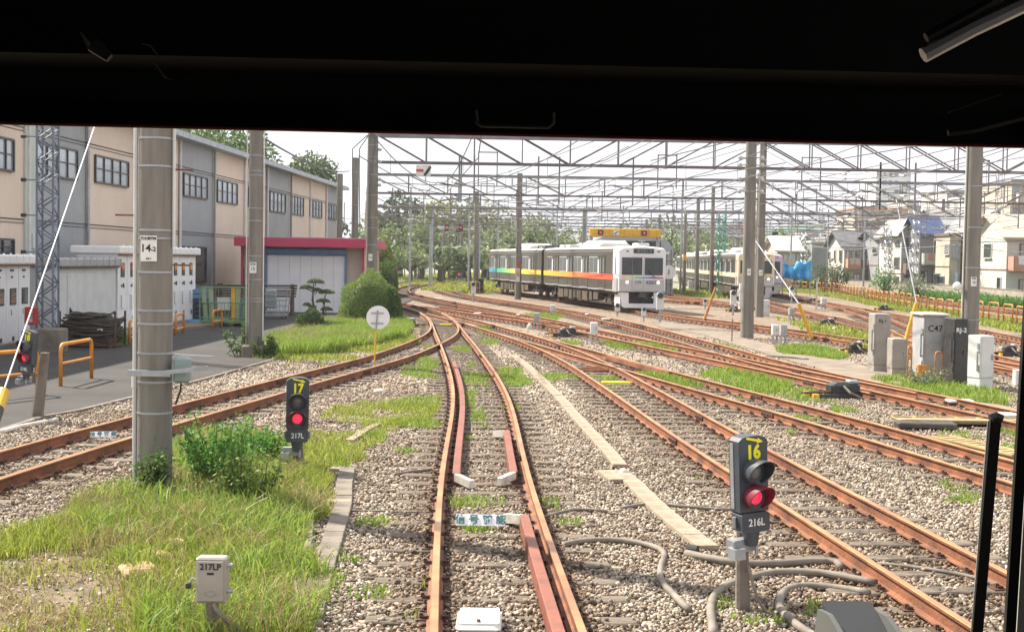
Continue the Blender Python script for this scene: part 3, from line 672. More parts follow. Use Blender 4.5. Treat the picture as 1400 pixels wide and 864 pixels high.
for (x, y, w_, h_) in [(650, 520, 22, 9), (640, 548, 14, 16), (655, 575, 14, 12), (690, 513, 26, 9), (705, 522, 24, 8), (765, 518, 30, 6), (585, 497, 16, 8), (575, 510, 30, 8), (563, 553, 40, 9), (575, 580, 35, 8),
                       (650, 690, 42, 9), (660, 728, 30, 8), (745, 690, 22, 7), (770, 714, 30, 7), (590, 476, 12, 4), (632, 478, 16, 4), (660, 452, 14, 5), (668, 468, 14, 4), (820, 520, 26, 5), (832, 532, 10, 3),
                       (970, 661, 14, 5), (885, 690, 8, 4), (1320, 680, 36, 12), (1285, 662, 12, 5), (1010, 548, 8, 3), (1075, 590, 10, 4), (1150, 560, 24, 5), (1110, 575, 18, 5), (1085, 480, 26, 5),
                       (990, 475, 24, 4), (1130, 481, 28, 5), (1320, 598, 24, 6), (1380, 610, 20, 8), (1372, 592, 20, 6), (905, 515, 40, 6), (745, 433, 28, 5), (775, 470, 20, 4), (850, 475, 22, 4), (700, 560, 16, 5), (560, 620, 22, 6), (640, 610, 8, 10),
                       (500, 600, 30, 8), (470, 640, 18, 8), (640, 500, 10, 4), (600, 740, 10, 4), (700, 745, 14, 5), (1005, 840, 28, 30), (1060, 852, 26, 22), (1100, 830, 22, 18), (1045, 860, 50, 10), (520, 720, 40, 10), (470, 760, 30, 12), (500, 820, 36, 14), (450, 800, 18, 20), (575, 800, 10, 6), (560, 855, 30, 10)]:
    sm.append([(x - w_, y), (x - w_ * .6, y - h_), (x + w_ * .5, y - h_ * .9), (x + w_, y + h_ * .1), (x + w_ * .5, y + h_), (x - w_ * .6, y + h_ * .8)])
grass(sm, 620, 0.085, 0.014, 'grass_tall', 'scattered green weeds growing through the ballast', 0.36, 1.6, 12, name='weeds')
grass([[(950, 512), (1000, 506), (1060, 520), (1130, 545), (1150, 553), (1080, 548), (990, 530)], [(1200, 518), (1280, 516), (1380, 540), (1390, 558), (1300, 548), (1210, 530)],
       [(1060, 476), (1110, 472), (1160, 487), (1140, 492), (1080, 484)], [(890, 512), (960, 520), (960, 532), (900, 524)], [(820, 468), (930, 476), (925, 482), (830, 474)]], 420, 0.15, 0.022, 'grass_tall',
      'bright grass strips between the right-hand tracks', 0.34, 0.8, 14)
grass([[(1060, 398), (1100, 401), (1150, 409), (1210, 422), (1280, 434), (1340, 446), (1410, 458), (1410, 440), (1290, 422), (1180, 402), (1060, 391)],
       [(1180, 480), (1260, 470), (1100, 440), (1060, 436)]], 45, 0.22, 0.06, 'grass_bright', 'pale green grass verge in front of the orange hoops', 0.30, 0.25, 16)
grass([[(905, 398), (1000, 398), (1005, 409), (960, 407), (905, 399)], [(545, 392), (560, 384), (640, 379), (760, 382), (790, 398), (700, 398), (640, 390), (600, 391), (575, 397), (640, 402), (690, 400), (620, 388)],
       [(520, 378), (640, 374), (780, 376), (800, 390), (640, 380), (540, 384)]], 14, 0.3, 0.12, 'grass_bright', 'distant green grass between the far tracks', 0.28, 0.12, 18)
grass([[(1040, 392), (1180, 398), (1270, 409), (1340, 417), (1450, 428), (1450, 410), (1300, 401), (1180, 393), (1050, 389)]], 60, 0.75, 0.13, 'leaf_ivy', 'leafy green creepers on the bank below the houses', 0.30, 0.3, 20, name='ground_cover', lean=.9)
# ================================================================= TRAIN CAB AROUND THE CAMERA
cab = thing('train_cab', 'black interior of the train cab framing the view, seen from inside', 'train cab', (0, 0, 0))
D0 = 0.62
a0, a1 = R(-420, 166 - 9.6, D0), R(1820, 198 + 9.6, D0)
def hdr(pA, pB, dz, y, th):
    return [Vector((pA.x, y, pA.z + dz)), Vector((pB.x, y, pB.z + dz))]
mb = MB()   # header: lower lip, face sloping up into the roof
sec = [(0.0, 0.0), (0.006, 0.012), (0.0, 0.024), (-0.015, 0.030), (-0.020, 0.075), (-0.012, 0.082), (-0.10, 0.30), (0.10, 0.30), (0.012, 0.012)]
va = [Vector((a0.x, D0 + y, a0.z + z)) for y, z in sec]; vb = [Vector((a1.x, D0 + y, a1.z + z)) for y, z in sec]; n = len(sec)
mb.add(va + vb, [(i, (i + 1) % n, n + (i + 1) % n, n + i) for i in range(n)] + [tuple(range(n)), tuple(range(2 * n - 1, n - 1, -1))])
mb.build('header', 'cab_black', cab)
MB().tube([a0 + Vector((0, .002, -.0004)), a1 + Vector((0, .002, -.0004))], 0.0012, 6).build('red_edge_line', 'cab_red', cab)  # thin red line along the lower edge of the header
# raised latch plate and stitched edge on the header
latch = MB(); p = R(704, 160, D0 - .02)
latch.tube([R(650, 151, D0 - .02), R(652, 167, D0 - .02), R(658, 171, D0 - .02), R(750, 173, D0 - .02), R(756, 168, D0 - .02), R(756, 154, D0 - .02)], 0.0012, 6); latch.build('latch_outline', 'cab_brown', cab)
MB().box((0.05, -0.55, 3.40), (3.0, 2.6, 0.05)).build('roof_lining', 'cab_black', cab)
MB().box((-1.40, -0.6, 2.2), (0.05, 2.6, 2.4)).build('side_panel', 'cab_black', cab)
sp = MB(); sp.box((1.42, -1.2, 2.2), (0.05, 1.4, 2.4)); sp.box((1.42, 0.1, 1.9), (0.05, 1.3, 1.2)); sp.build('side_panel', 'cab_black', cab)
MB().box((0, -1.85, 2.2), (2.9, 0.05, 2.4)).build('rear_partition', 'cab_black', cab)
MB().box((0, -0.6, 1.05), (2.9, 2.6, 0.05)).build('floor', 'cab_black', cab)
MB().box((0, 0.50, 1.8), (2.9, 0.30, 1.5)).build('desk', 'cab_black', cab)
# window pillar on the right with its rubber and painted inner frame
def bar3(p, q, w_, d_, name, mat, par):
    p, q = Vector(p), Vector(q); a = (q - p).normalized(); u = Vector((1, 0, 0)); u = (u - a * u.dot(a)).normalized(); v = a.cross(u); vs = []
    for e in (p, q): vs += [e + u * sx * w_ / 2 + v * sy * d_ / 2 for sx, sy in ((-1, -1), (1, -1), (1, 1), (-1, 1))]
    return MB().add(vs, [(0, 1, 2, 3), (7, 6, 5, 4), (0, 4, 5, 1), (1, 5, 6, 2), (2, 6, 7, 3), (3, 7, 4, 0)]).build(name, mat, par)
bar3(R(1424, 150, D0), R(1378, 900, D0), 0.0049, 0.003, 'pillar_rubber', 'cab_black', cab)
bar3(R(1480, 150, D0 + .012), R(1434, 900, D0 + .012), 0.034, 0.003, 'pillar', 'cab_beige', cab)
wp = bar3(R(1361, 572, .86), R(1330, 930, .86), 0.0070, 0.003, 'wiper', 'cab_black', cab)
MB().tube([R(1352, 575, .865), R(1324, 930, .865)], 0.0010, 6).build('wiper_edge', 'galvanised', wp)
MB().tube([R(1354, 572, .86), R(1361, 569, .86), R(1369, 573, .86)], 0.0035, 6).build('wiper_cap', 'black_rubber', wp)
# light coloured rods and a bracket under the roof on the right
mb = MB(); mb.tube([R(1262, 76, .5), R(1330, 40, .5), R(1402, 6, .5)], 0.0030, 8); rodl = mb.build('blind_rod', 'cab_chrome', cab)
mb = MB(); mb.tube([R(1266, 52, .5), R(1330, 18, .5), R(1390, -18, .5)], 0.0020, 8); mb.build('blind_rod', 'cab_brown', cab)
mb = MB(); mb.tube([R(1298, 115, .55), R(1390, 113, .55)], 0.0004, 5); mb.tube([R(1296, 154, .55), R(1370, 128, .55)], 0.0004, 5)
mb.tube([R(1296, 182, .56), R(1330, 178, .56), R(1400, 160, .56)], 0.0016, 5); mb.build('cable', 'cab_brown', cab)
mb = MB(); mb.tube([R(112, 44, .55), R(128, 62, .55), R(150, 80, .55)], [0.001, 0.0034, 0.002], 7); mb.tube([R(194, 60, .58), R(206, 62, .58), R(220, 82, .58)], .0005, 5); mb.tube([R(212, 86, .58), R(226, 106, .58), R(236, 109, .58)], .0005, 5)
mb.build('hook', 'cab_brown', cab)
# instrument hood on the desk
inst = thing('instrument_hood', 'small black hood with two rounded side cheeks on the cab desk at the bottom edge', 'instrument', R(1176, 912, 0.60))
s = 0.54 / F
mb = MB(); w_ = 92 * s; h_ = 84 * s
prof = [(-.03, 0), (-.03, h_ * .55), (-.022, h_ * .86), (.0, h_ * .97), (.02, h_ * .86), (.03, 0)]
for x0, x1 in ((-52 * s, -44 * s), (36 * s, 44 * s)):
    n = len(prof); vs = [(x0, y, z) for y, z in prof] + [(x1, y, z) for y, z in prof]
    mb = MB(); mb.add(vs, [tuple(range(n)), tuple(range(2 * n - 1, n - 1, -1))] + [(i, i + n, (i + 1) % n + n, (i + 1) % n) for i in range(n)]); mb.build('cheek', 'cheek', inst)
mb = MB(); mb.box((-4 * s, 0.004, h_ * .32), (80 * s, .05, h_ * .62)); mb.build('housing', 'black_paint', inst)
mb = MB(); mb.box((-4 * s, .002, h_ * .70), (78 * s, .044, .004), rx=.25); mb.build('hood_top', 'black_paint', inst)
MB().tube([(-30 * s, -.024, h_ * .38), (-24 * s, -.026, h_ * .46), (36 * s, -.026, h_ * .46)], .0008, 6).build('trim', 'galvanised', inst)

# ================================================================= POLES
def pole(px, py, dia, top, label, name='concrete_pole', bands=(), plate=None, conduit=None, taper=0.86, mat='pole_concrete', group=None, lean=0, n=20):
    g = G(px, py); D = g.y; t = thing(name, label, 'pole', g, 0, group)
    r0 = dia / 2; r1 = r0 * taper
    MB().cyl((0, 0, -.1), (lean, 0, top), r0, r1, n).build('shaft', mat, t, smooth=True)
    rr = lambda z: r0 + (r1 - r0) * z / top
    for z in bands:
        if z < top: MB().cyl((0, 0, z - .012), (0, 0, z + .012), rr(z) + .007, rr(z) + .007, n).build('band', 'galvanised', t, smooth=True)
    if plate:
        z, wd, ht, lines = plate; q = MB(); q.box((-.02, -rr(z) - .022, z), (wd, .006, ht)); q.build('number_plate', 'white_paint', t)
        for s_, sz, dz, dx in lines: text(s_, sz, 'letter_black', t, (-.02 + dx, -rr(z) - .027, z + dz), bold=.002, name='plate_lettering')
    if conduit:
        sx, r, z1 = conduit; q = MB(); q.tube([(sx * (r0 + r), -.02, 0), (sx * (r0 + r), -.02, z1 * .3), (sx * (r0 * .98 + r), -.02, z1)], r, 8); q.build('conduit', 'white_trim', t, smooth=True)
    return t
gp = G(211, 670); Dp = gp.y
zz = lambda y, x=211, D=None: HZ(x, y, Dp if D is None else D)
P142 = pole(211, 670, .415, 9.5, 'nearest thick concrete pole, plate reading 14-2, ivy round its foot', bands=[zz(190), zz(228), zz(315), zz(326), zz(372), zz(424), zz(442), zz(482), zz(521), zz(563)],
     plate=(zz(340), .19, .30, [('富士見構内', .036, .115, 0), ('14', .125, -.0, -.035), ('-2', .075, -.01, .055), ('1985  3', .02, -.12, 0)]), conduit=(-1, .027, 9.3))
MB().cyl((-.235, -.02, zz(530)), (-.235, -.02, zz(506)), .036, n=10).build('conduit_coupling', 'white_trim', P142)
MB().tube([(.225, -.03, 2.9), (.225, -.03, 9.3)], .02, 8).build('conduit', 'white_trim', P142)
bx = MB(); bx.bevbox((.345, -.08, zz(504)), (.19, .16, .31), .03); b_ = bx.build('junction_box', 'box_greengrey', P142)
MB().tube([(.33, -.05, zz(520)), (.31, -.04, zz(535)), (.26, -.05, zz(552))], .012, 6).build('cable', 'black_rubber', P142)
mb = MB(); mb.box((-.0, -.235, zz(508)), (.5, .05, .07)); mb.box((.42, -.25, zz(503)), (.55, .04, .05), ry=-.12); mb.box((.42, .1, zz(486)), (.5, .04, .012), ry=.04); mb.build('bracket', 'galvanised', P142)
for x0, x1, y in ((.21, .46, 232), (-.47, -.23, 295), (.21, .42, 362)):
    MB().cyl((x0, -.03, zz(y)), (x1, -.03, zz(y)), .012, n=6).build('step_bolt', 'rust', P142)
g2 = G(348, 489); D2 = g2.y; z2 = lambda y: HZ(348, y, D2)
P15 = pole(348, 489, .41, 9.5, 'left concrete pole in front of the shutter garage, small plate reading 15', bands=[z2(213), z2(234), z2(240), z2(285), z2(302), z2(350), z2(382), z2(408), z2(412)],
     plate=(z2(366), .19, .30, [('構内', .07, .09, 0), ('15', .12, -.03, 0)]), conduit=(1, .02, 9.3))
mb = MB(); mb.bevbox((0, 0, .12), (.62, .62, .5), .05); mb.build('foot_collar', 'concrete', P15)
MB().tube([(-.235, -.02, 0), (-.235, -.02, 9.3)], .018, 8).build('conduit', 'white_trim', P15)
g3 = G(507, 439.3); z3 = lambda y: HZ(507, y, g3.y)
P507 = pole(507, 440, .54, HZ(507, 172, g3.y), 'tall concrete mast behind the round hedge, looped cables at its top', bands=[z3(200), z3(216), z3(222), z3(240), z3(268), z3(298), z3(312), z3(335)],
     plate=(z3(352), .17, .30, [('16', .13, 0, 0)]))
for k, (dx, x_) in enumerate(((-.4, -.85), (-.3, -.55), (.3, .0))):
    MB().tube([(0, -.25, z3(186)), (dx * .6, -.28, z3(188)), (x_ if k < 2 else .12, -.3, z3(206)), (x_ if k < 2 else -.1, -.3, z3(240)), (x_ * .9 if k < 2 else -.1, -.3, z3(312))], .025, 6).build('cable', 'wire', P507, smooth=True)
for y in (206, 222, 246, 254, 290): MB().sphere((.32, -.1, z3(y)), .09, 8, 6, (1, 1, .8)).build('insulator', 'insulator', P507)
pole(484, 415, .46, HZ(484, 216, 5076 / (415 - 352)), 'concrete mast left of the tall mast with looped cables, rising over the garage', bands=[8, 7, 6, 5])
pole(463, 413, .42, HZ(463, 238, 5076 / (413 - 351.7)), 'thinner concrete mast standing at the far end of the depot wall', bands=[8, 6.5])
P710 = pole(708, 409, .46, HZ(710, 237, 5076 / (409 - 355.6)), 'concrete mast in front of the train side, red and white warning strip', bands=[9, 8.4, 7.5, 3.2])
D7 = G(708, 409).y; mb = MB(); mb.box((-.02, -.25, HZ(708, 376, D7)), (.26, .02, .98)); q_ = mb.build('warning_strip', 'white_paint', P710)
text('注\n意', .26, 'paper_red', P710, (-.02, -.27, HZ(708, 374, D7)), name='strip_lettering'); MB().box((.03, -.27, HZ(708, 362, D7)), (.2, .015, .35)).build('red_plate', 'paper_red', P710)
pole(650, 401, .45, HZ(652, 262, 5076 / (401 - 354.7)), 'concrete mast left of the train tail beside the black relay cabinet', bands=[8, 7, 3])
g4 = G(1022, 462); z4 = lambda y: HZ(1022, y, g4.y)
P1025 = pole(1021, 462, .51, HZ(1028, 195, g4.y), 'thick concrete mast in front of the cream faced train', bands=[z4(215), z4(240), z4(262)], plate=(z4(372), .14, .25, [('15', .1, 0, 0)]), taper=.80)
for y in (216, 226, 245, 262): 
    for sx in (-1, 1): MB().sphere((sx * .42, -.05, z4(y)), .09, 8, 6, (1, .8, 1)).build('insulator', 'insulator', P1025)
    MB().cyl((-.4, -.05, z4(y)), (.4, -.05, z4(y)), .025, n=6).build('cross_arm', 'galvanised', P1025)
P1040 = pole(1038, 433, .45, HZ(1043, 195, 5076 / (433 - 361)), 'concrete mast just right of the thick mast, lamp on a short arm', bands=[9, 8, 7, 4.7], plate=(HZ(1037, 373, 70.5), .2, .3, [('15', .12, 0, 0)]), taper=.85)
za = HZ(1040, 321, 70.5); MB().cyl((0, -.1, za), (.75, -.1, za), .03, n=6).build('lamp_arm', 'galvanised', P1040); MB().bevbox((.72, -.1, za + .09), (.3, .25, .16), .03).build('lamp_head', 'slate', P1040)
g5 = G(1322, 526); z5 = lambda y: HZ(1328, y, g5.y)
P1335 = pole(1324, 526, .40, 9.0, 'right-hand concrete pole between the black cabinet and the white cabinet', bands=[z5(255), z5(311), z5(366), z5(437)], plate=(z5(385), .13, .22, [('構内', .045, .07, 0), ('15', .085, -.02, 0)]),
     conduit=(-1, .02, 8.8), lean=-.02)
MB().sphere((-.36, -.05, z5(392)), .11, 10, 8).build('lamp_globe', 'white_paint', P1335)
rows = [(972, 404, .38, 256, 'concrete mast between the grey shed and the green lattice mast'), (952, 402, .40, 270, 'second concrete mast right of the grey shed'), (935, 401, .34, 288, 'slim mast with a yellow band right beside the grey shed'),
        (1286, 402, .40, 272, 'old concrete utility pole among the houses on the right'), (797, 398, .42, 285, 'mast rising behind the front train below the yellow beam'),
        (562, 380, .40, 318, 'far grey mast left of the small white hut'), (568, 382, .40, 320, 'far grey mast with yellow band beside the small white hut'), (580, 378, .34, 300, 'far mast rising from behind the small white hut'),
        (606, 386, .46, 312, 'far mast right of the small white hut'), (614, 384, .40, 322, 'twin far mast, right one of the pair beyond the loop track'), (626, 385, .36, 318, 'thin far mast below the red signal lamps'),
        (630.5, 384, .36, 300, 'pale far mast beside the dwarf signal with a red light'), (594, 376, .3, 310, 'thin distant mast between the hut and the twin masts'), (553, 380, .22, 368, 'short grey stake by the curved loop track'),
        (882, 396, .36, 300, 'mast peeping over the roof of the grey shed')]
for px, py, dia, yt, lab in rows:
    D = G(px, py).y; zt = HZ(px, yt, D); t = pole(px, py, dia, zt, lab, bands=[zt - .6, zt - 1.4] if zt > 4 else (), n=10)
    if 'yellow band' in lab: z = HZ(px, 352, D); MB().cyl((0, 0, z - .3), (0, 0, z + .3), dia / 2 + .01, n=10).build('yellow_band', 'yellow_paint', t)

# lattice masts
def lattice(name, base, wd, h, label, mat, nseg, rz=0, t=.05, wx=None):
    T = thing(name, label, 'mast', base, rz); wx = wx or wd; hw = wd / 2; hx = wx / 2
    for sx in (-1, 1):
        for sy in (-1, 1): MB().box((sx * hx, sy * hw, h / 2), (t, t, h)).build('leg', mat, T)
    dz = h / nseg; mb = MB()
    for face in range(4):
        for k in range(nseg):
            s_ = 1 if k % 2 else -1; z0, z1 = k * dz, (k + 1) * dz
            if face < 2: y = hw * (1 if face else -1); a, b = (-s_ * hx, y, z0), (s_ * hx, y, z1)
            else: x = hx * (1 if face == 3 else -1); a, b = (x, -s_ * hw, z0), (x, s_ * hw, z1)
            mb.cyl(a, b, t * .42, n=4)
    mb.build('bracing', mat, T); return T
LT = lattice('lattice_mast', G(65, 480), .46, 9.5, 'blue grey steel lattice mast standing on a concrete block by the asphalt yard', 'blue_steel', 30, t=.05)
zl = lambda y: HZ(64, y, G(64, 480).y)
for y in (188, 247, 295, 345): 
    MB().cyl((-.28, -.2, zl(y)), (-.62, -.2, zl(y)), .02, n=6).build('standoff', 'blue_steel', LT); MB().cyl((-.55, -.2, zl(y)), (-.68, -.2, zl(y)), .055, n=8).build('standoff_cap', 'black_paint', LT)
mb = MB(); mb.bevbox((-.28, -.5, zl(431)), (.30, .3, .5), .02); rb_ = mb.build('red_cabinet', 'red_paint', LT); text('消\n火\n器', .12, 'letter_white', LT, (-.24, -.66, zl(431)), name='cabinet_lettering')
mb = MB(); mb.bevbox((0.1, -.1, .33), (.75, .75, .72), .03); mb.mat(0); tag(mb.build('concrete_block', 'concrete', None, loc=G(66, 482)), 'rough grey concrete block at the foot of the blue grey lattice mast', 'concrete block')
lattice('lattice_mast', G(985, 406), .55, HZ(985, 292, 5076 / (406 - 360.2)), 'green painted lattice mast beside the cream faced train', 'green_mast', 18, t=.07)
for px, py, yt, lab in ((1250, 404, 275, 'grey green lattice mast in front of the house with the blue roof'), (1362, 412, 235, 'lattice mast on the ivy bank right of the last concrete pole'), (1146, 396, 300, 'thin lattice mast before the grey windowless house'),
                        (1097, 392, 318, 'farthest lattice mast rising in front of the blue tarpaulin'), (1120, 386, 280, 'slender lattice mast far behind the houses'), (1212, 404, 310, 'rusty lattice mast by the balcony house')):
    D = G(px, py).y; lattice('lattice_mast', G(px, py), .5, HZ(px, yt, D), lab, 'galvanised', 20, t=.06)
# guy wire with yellow and black sleeve in front of it
gw = thing('guy_wire', 'taut white guy wire with yellow and black striped sleeve at far left', 'guy wire', G(-40, 665)); g0 = G(-40, 665)
top = R(158, 90, 27.0); v = top - g0
MB().tube([v * 0.0, v * 1.0], .0105, 8).build('wire', 'white_trim', gw)
for k in range(5):
    f0, f1 = .003 + k * .0285, .003 + (k + 1) * .0285
    MB().cyl(v * f0, v * f1, .085, n=12).build('sleeve_stripe', 'yellow_paint' if k % 2 == 0 else 'black_paint', gw)

# ================================================================= GANTRIES
pos = [(60, 8.35, 7.15), (85.5, 8.2, 7.0), (112, 8.3, 7.1), (139, 8.3, 7.1), (167, 8.4, 7.2), (196, 8.4, 7.2), (228, 8.4, 7.2), (262, 8.4, 7.2), (300, 8.4, 7.2)]
GANTY = []
for i, (D, zt, zb) in enumerate(pos):
    x0 = (507 - 700) / F * D + (0.25 if i == 0 else -.2 * i); x1 = (1440 - 700) / F * D + (.6 if i == 0 else 0); x1 = min(x1, 62)
    sup = [x0, (1037 - 700) / F * D, x1 + (8 if i < 3 else 0)] if i < 4 else [x0, (900 - 700) / F * D, (1150 - 700) / F * D, x1]
    T = thing('gantry', f'{ORD[i]} steel lattice beam carrying the overhead wires across the yard' if i else 'nearest steel lattice beam carrying the overhead wires across the yard', 'gantry', (0, D, 0), 0, 'gantries across the yard')
    th = .10
    for z, nm, m_, tt in ((zt, 'top_chord', 'truss_steel', th * 1.5), (zb, 'bottom_chord', 'truss_rusty', th)):
        mb = MB(); mb.box(((sup[0] + sup[-1]) / 2, -.25, z), (sup[-1] - sup[0], th * .5, tt)); mb.box(((sup[0] + sup[-1]) / 2, .25, z), (sup[-1] - sup[0], th * .5, tt))
        for k in range(int((sup[-1] - sup[0]) / 1.0)): mb.box((sup[0] + k + .5, 0, z), (.06, .5, .05))
        mb.build(nm, m_, T)
    for a, b in zip(sup[:-1], sup[1:]):
        nseg = max(4, 2 * round((b - a) / 2.35 / 2)); st = (b - a) / nseg
        for k in range(nseg):
            xa, xb = a + k * st, a + (k + 1) * st; up = k >= nseg / 2
            p, q = ((xa, -.25, zt), (xb, -.25, zb)) if not up else ((xa, -.25, zb), (xb, -.25, zt))
            mb = MB(); mb.cyl(p, q, .034, n=4); 
            mb.cyl((p[0], .25, p[2]), (q[0], .25, q[2]), .034, n=4); mb.build('diagonal_brace', 'truss_rusty', T)
            mb = MB(); mb.box((xb, -.25, (zt + zb) / 2), (.055, .055, zt - zb)); mb.box((xb, .25, (zt + zb) / 2), (.055, .055, zt - zb)); mb.build('upright_brace', 'truss_steel', T)
    GANTY.append((D, T, zb, zt))
    if i > 0:
        for k, x in enumerate(sup):
            if i < 4 and abs(x) > .42 * D: continue
            pp = thing('concrete_pole', f'{"left" if k == 0 else "middle" if k < len(sup) - 1 else "right"} mast number {k+1} from the left under the {ORD[i]} lattice beam', 'pole', (x, D + .55, 0), 0, 'gantry masts')
            MB().cyl((0, 0, 0), (0, 0, zt + .5), .22, .18, 10).build('shaft', 'pole_concrete', pp, smooth=True)
            MB().cyl((0, 0, zt - .1), (0, 0, zt + .1), .235, n=10).build('band', 'galvanised', pp)
# sign board hanging on the nearest beams
Dg = 59.6; T = GANTY[0][1]
def rp(px, py, D=Dg): return R(px, py, D) - Vector((0, 60, 0))
a, b = rp(569, 241), rp(589, 226); mb = MB(); mb.box(((a.x + b.x) / 2, a.y, (a.z + b.z) / 2), (b.x - a.x, .03, b.z - a.z)); sb = mb.build('sign_board', 'white_paint', T)
a, b = rp(569, 235), rp(579, 231.5); MB().box(((a.x + b.x) / 2, a.y - .03, (a.z + b.z) / 2), (b.x - a.x, .02, b.z - a.z)).build('red_bar', 'paper_red', T)
p, q = rp(580.5, 240), rp(589, 228); MB().cyl((p.x, p.y - .05, p.z), (q.x, q.y - .05, q.z), .055, n=4).build('black_bar', 'black_paint', T)
for i, (D, T, zb, zt) in enumerate(GANTY[:4]):
    # frames and drop arms that hold the wires, under and over each beam
    for key, P in PATHS.items():
        j = np.argmin(abs(P[:, 1] - D))
        if abs(P[j, 1] - D) > 3: continue
        x = P[j, 0]
        mb = MB(); mb.box((x + .9, 0, (zb + 5.35) / 2 + .2), (.07, .07, zb - 5.0)); mb.cyl((x + .9, 0, 6.1), (x, 0, 6.25), .035, n=5); mb.cyl((x + .9, 0, 5.6), (x - .1, 0, 5.42), .025, n=5)
        mb.build('drop_arm', 'truss_steel', T); MB().cyl((x + .85, 0, 6.12), (x + .55, 0, 6.17), .06, n=8).build('insulator', 'insulator', T)
    for fx in ((-1.2, 6.9, 13.4, 21.0) if i < 2 else (2, 11, 24)):
        mb = MB(); h = zb - .9 if i == 0 else zb - .7
        for e in (-.42, .42): mb.box((fx * D / 60 + e, -.32, h + .65), (.05, .05, 1.5))
        mb.box((fx * D / 60, -.32, h + 1.4), (.9, .05, .05)); mb.build('wire_frame', 'truss_steel', T)
# signal lamps on far beam between the masts
sg = thing('signal_lamps', 'two red signal lamps on a bar between the far masts left of the train', 'signal', R(622, 312, 118))
o = R(622, 312, 118)
MB().box((0, 0, 0), (4.4, .1, .1)).build('bar', 'galvanised', sg)
for px in (611, 630): 
    x = (px - 622) / F * 118; mb = MB(); mb.box((x, -.1, 0), (.36, .2, .6)); h = mb.build('lamp_case', 'black_paint', sg); MB().cyl((x, -.22, .05), (x, -.25, .05), .10, n=12).build('lamp', 'lamp_red', sg)
MB().box((-1.1, -.1, 0.0), (.6, .06, .3)).build('arrow_plate', 'white_paint', sg); MB().box((1.7, -.1, 0.0), (.6, .06, .3)).build('arrow_plate', 'white_paint', sg)
for x in (-2.2, 2.2): MB().cyl((x, .1, -o.z), (x, .1, .3), .09, n=8).build('post', 'galvanised', sg)

# ================================================================= OVERHEAD WIRES
wl = {'A': 'our track', 'B': 'the left branch track', 'C': 'the track behind signal 16', 'D': 'the track by the yellow boards', 'E': 'the track in front of the grey cabinets', 'Q': 'the joining track with the black point machine',
      'T': 'the wide loop track', 'S': 'the front train', 'U': 'the track to the shed front', 'V': 'the cream faced train', 'N': 'the track curving into the shed', 'W': 'the track by the orange hoops', 'Y': 'the track beyond the orange hoops', 'K': 'the farthest right track'}
for key, P in PATHS.items():
    if key not in wl: continue
    Ds = [2, 33, 60, 85.5, 112, 139, 167, 196, 228]
    Ds = [d for d in Ds if P[:, 1].min() - 4 <= d <= P[:, 1].max() + 4]
    if len(Ds) < 2: continue
    pts = []
    for k, d in enumerate(Ds):
        j = np.argmin(abs(P[:, 1] - d)); pts.append((P[j, 0] + (.15 if k % 2 else -.15), d))
    t = thing('overhead_wire', f'contact and carrier wires strung above {wl[key]}', 'overhead wire', (0, 0, 0), 0, 'overhead wires above the tracks')
    mb = MB(); mb.tube([(x, y, 5.35) for x, y in pts], .014, 5); mb.build('contact_wire', 'wire', t)
    mes = []; dr = MB()
    for (xa, ya), (xb, yb) in zip(pts[:-1], pts[1:]):
        for k in range(8):
            u = k / 8; x, y = xa + (xb - xa) * u, ya + (yb - ya) * u; z = 6.3 - .55 * 4 * u * (1 - u); mes.append((x, y, z))
            if 0 < k and k % 2 == 0: dr.cyl((x, y, 5.35), (x, y, z), .007, n=4)
    mes.append((pts[-1][0], pts[-1][1], 6.3)); MB().tube(mes, .016, 5).build('carrier_wire', 'wire', t); dr.build('droppers', 'wire', t)['kind'] = 'stuff'
# cross-yard and feeder wires
def wirething(a, b, sag, label, r=.018, nm='feeder_wire', ins=0, grp=None):
    a, b = Vector(a), Vector(b); pts = [a.lerp(b, k / 12) - Vector((0, 0, sag * 4 * (k / 12) * (1 - k / 12))) for k in range(13)]
    t = thing(nm, label, 'wire', (0, 0, 0), 0, grp); MB().tube(pts, r, 5).build('strand', 'wire', t)
    for k in range(ins):
        u = (k + 1) / (ins + 1) * .9; p = a.lerp(b, u) - Vector((0, 0, sag * 4 * u * (1 - u))); d = (b - a).normalized() * .22
        MB().cyl(p - d, p + d, .055, .055, 8).build('insulator', 'insulator', t)
wirething(R(362, 190, 37), R(478, 234, 90), .35, 'single cable sagging from the pole numbered 15 to the left mast over the garage', .03)
fe = [((385, 168, 40), (1005, 252, 85), 'highest'), ]
seq = [((1400, 255, 45), (880, 262, 120)), ((1400, 282, 45), (900, 282, 130)), ((1040, 216, 70), (1400, 196, 40)), ((1040, 226, 70), (1400, 215, 40)), ((1040, 246, 70), (1400, 240, 40)), ((1040, 262, 70), (1400, 262, 42)),
       ((560, 262, 112), (820, 190, 60)), ((640, 250, 85), (900, 190, 50)), ((700, 262, 112), (960, 190, 55)), ((760, 245, 85), (1060, 190, 48)), ((600, 290, 139), (860, 200, 60)), ((820, 262, 112), (1200, 190, 50)), ((900, 270, 112), (1330, 196, 50)),
       ((512, 246, 60), (1022, 270, 60)), ((512, 288, 60), (760, 300, 112)), ((515, 300, 60), (900, 312, 139)), ((515, 318, 60), (800, 322, 150)), ((660, 290, 100), (1028, 240, 50)), ((1040, 290, 70), (1400, 330, 70)), ((1045, 300, 70), (1362, 260, 75)),
       ((1286, 300, 100), (1362, 300, 80)), ((1286, 310, 100), (1400, 345, 75)), ((940, 300, 120), (1250, 290, 95)), ((950, 310, 120), (1362, 330, 80)), ((620, 300, 139), (1000, 300, 139)), ((560, 296, 112), (1040, 300, 112)),
       ((1100, 330, 150), (1250, 320, 95)), ((730, 300, 139), (1100, 305, 139)), ((1045, 205, 70), (1380, 330, 90)), ((560, 330, 150), (700, 318, 139))]
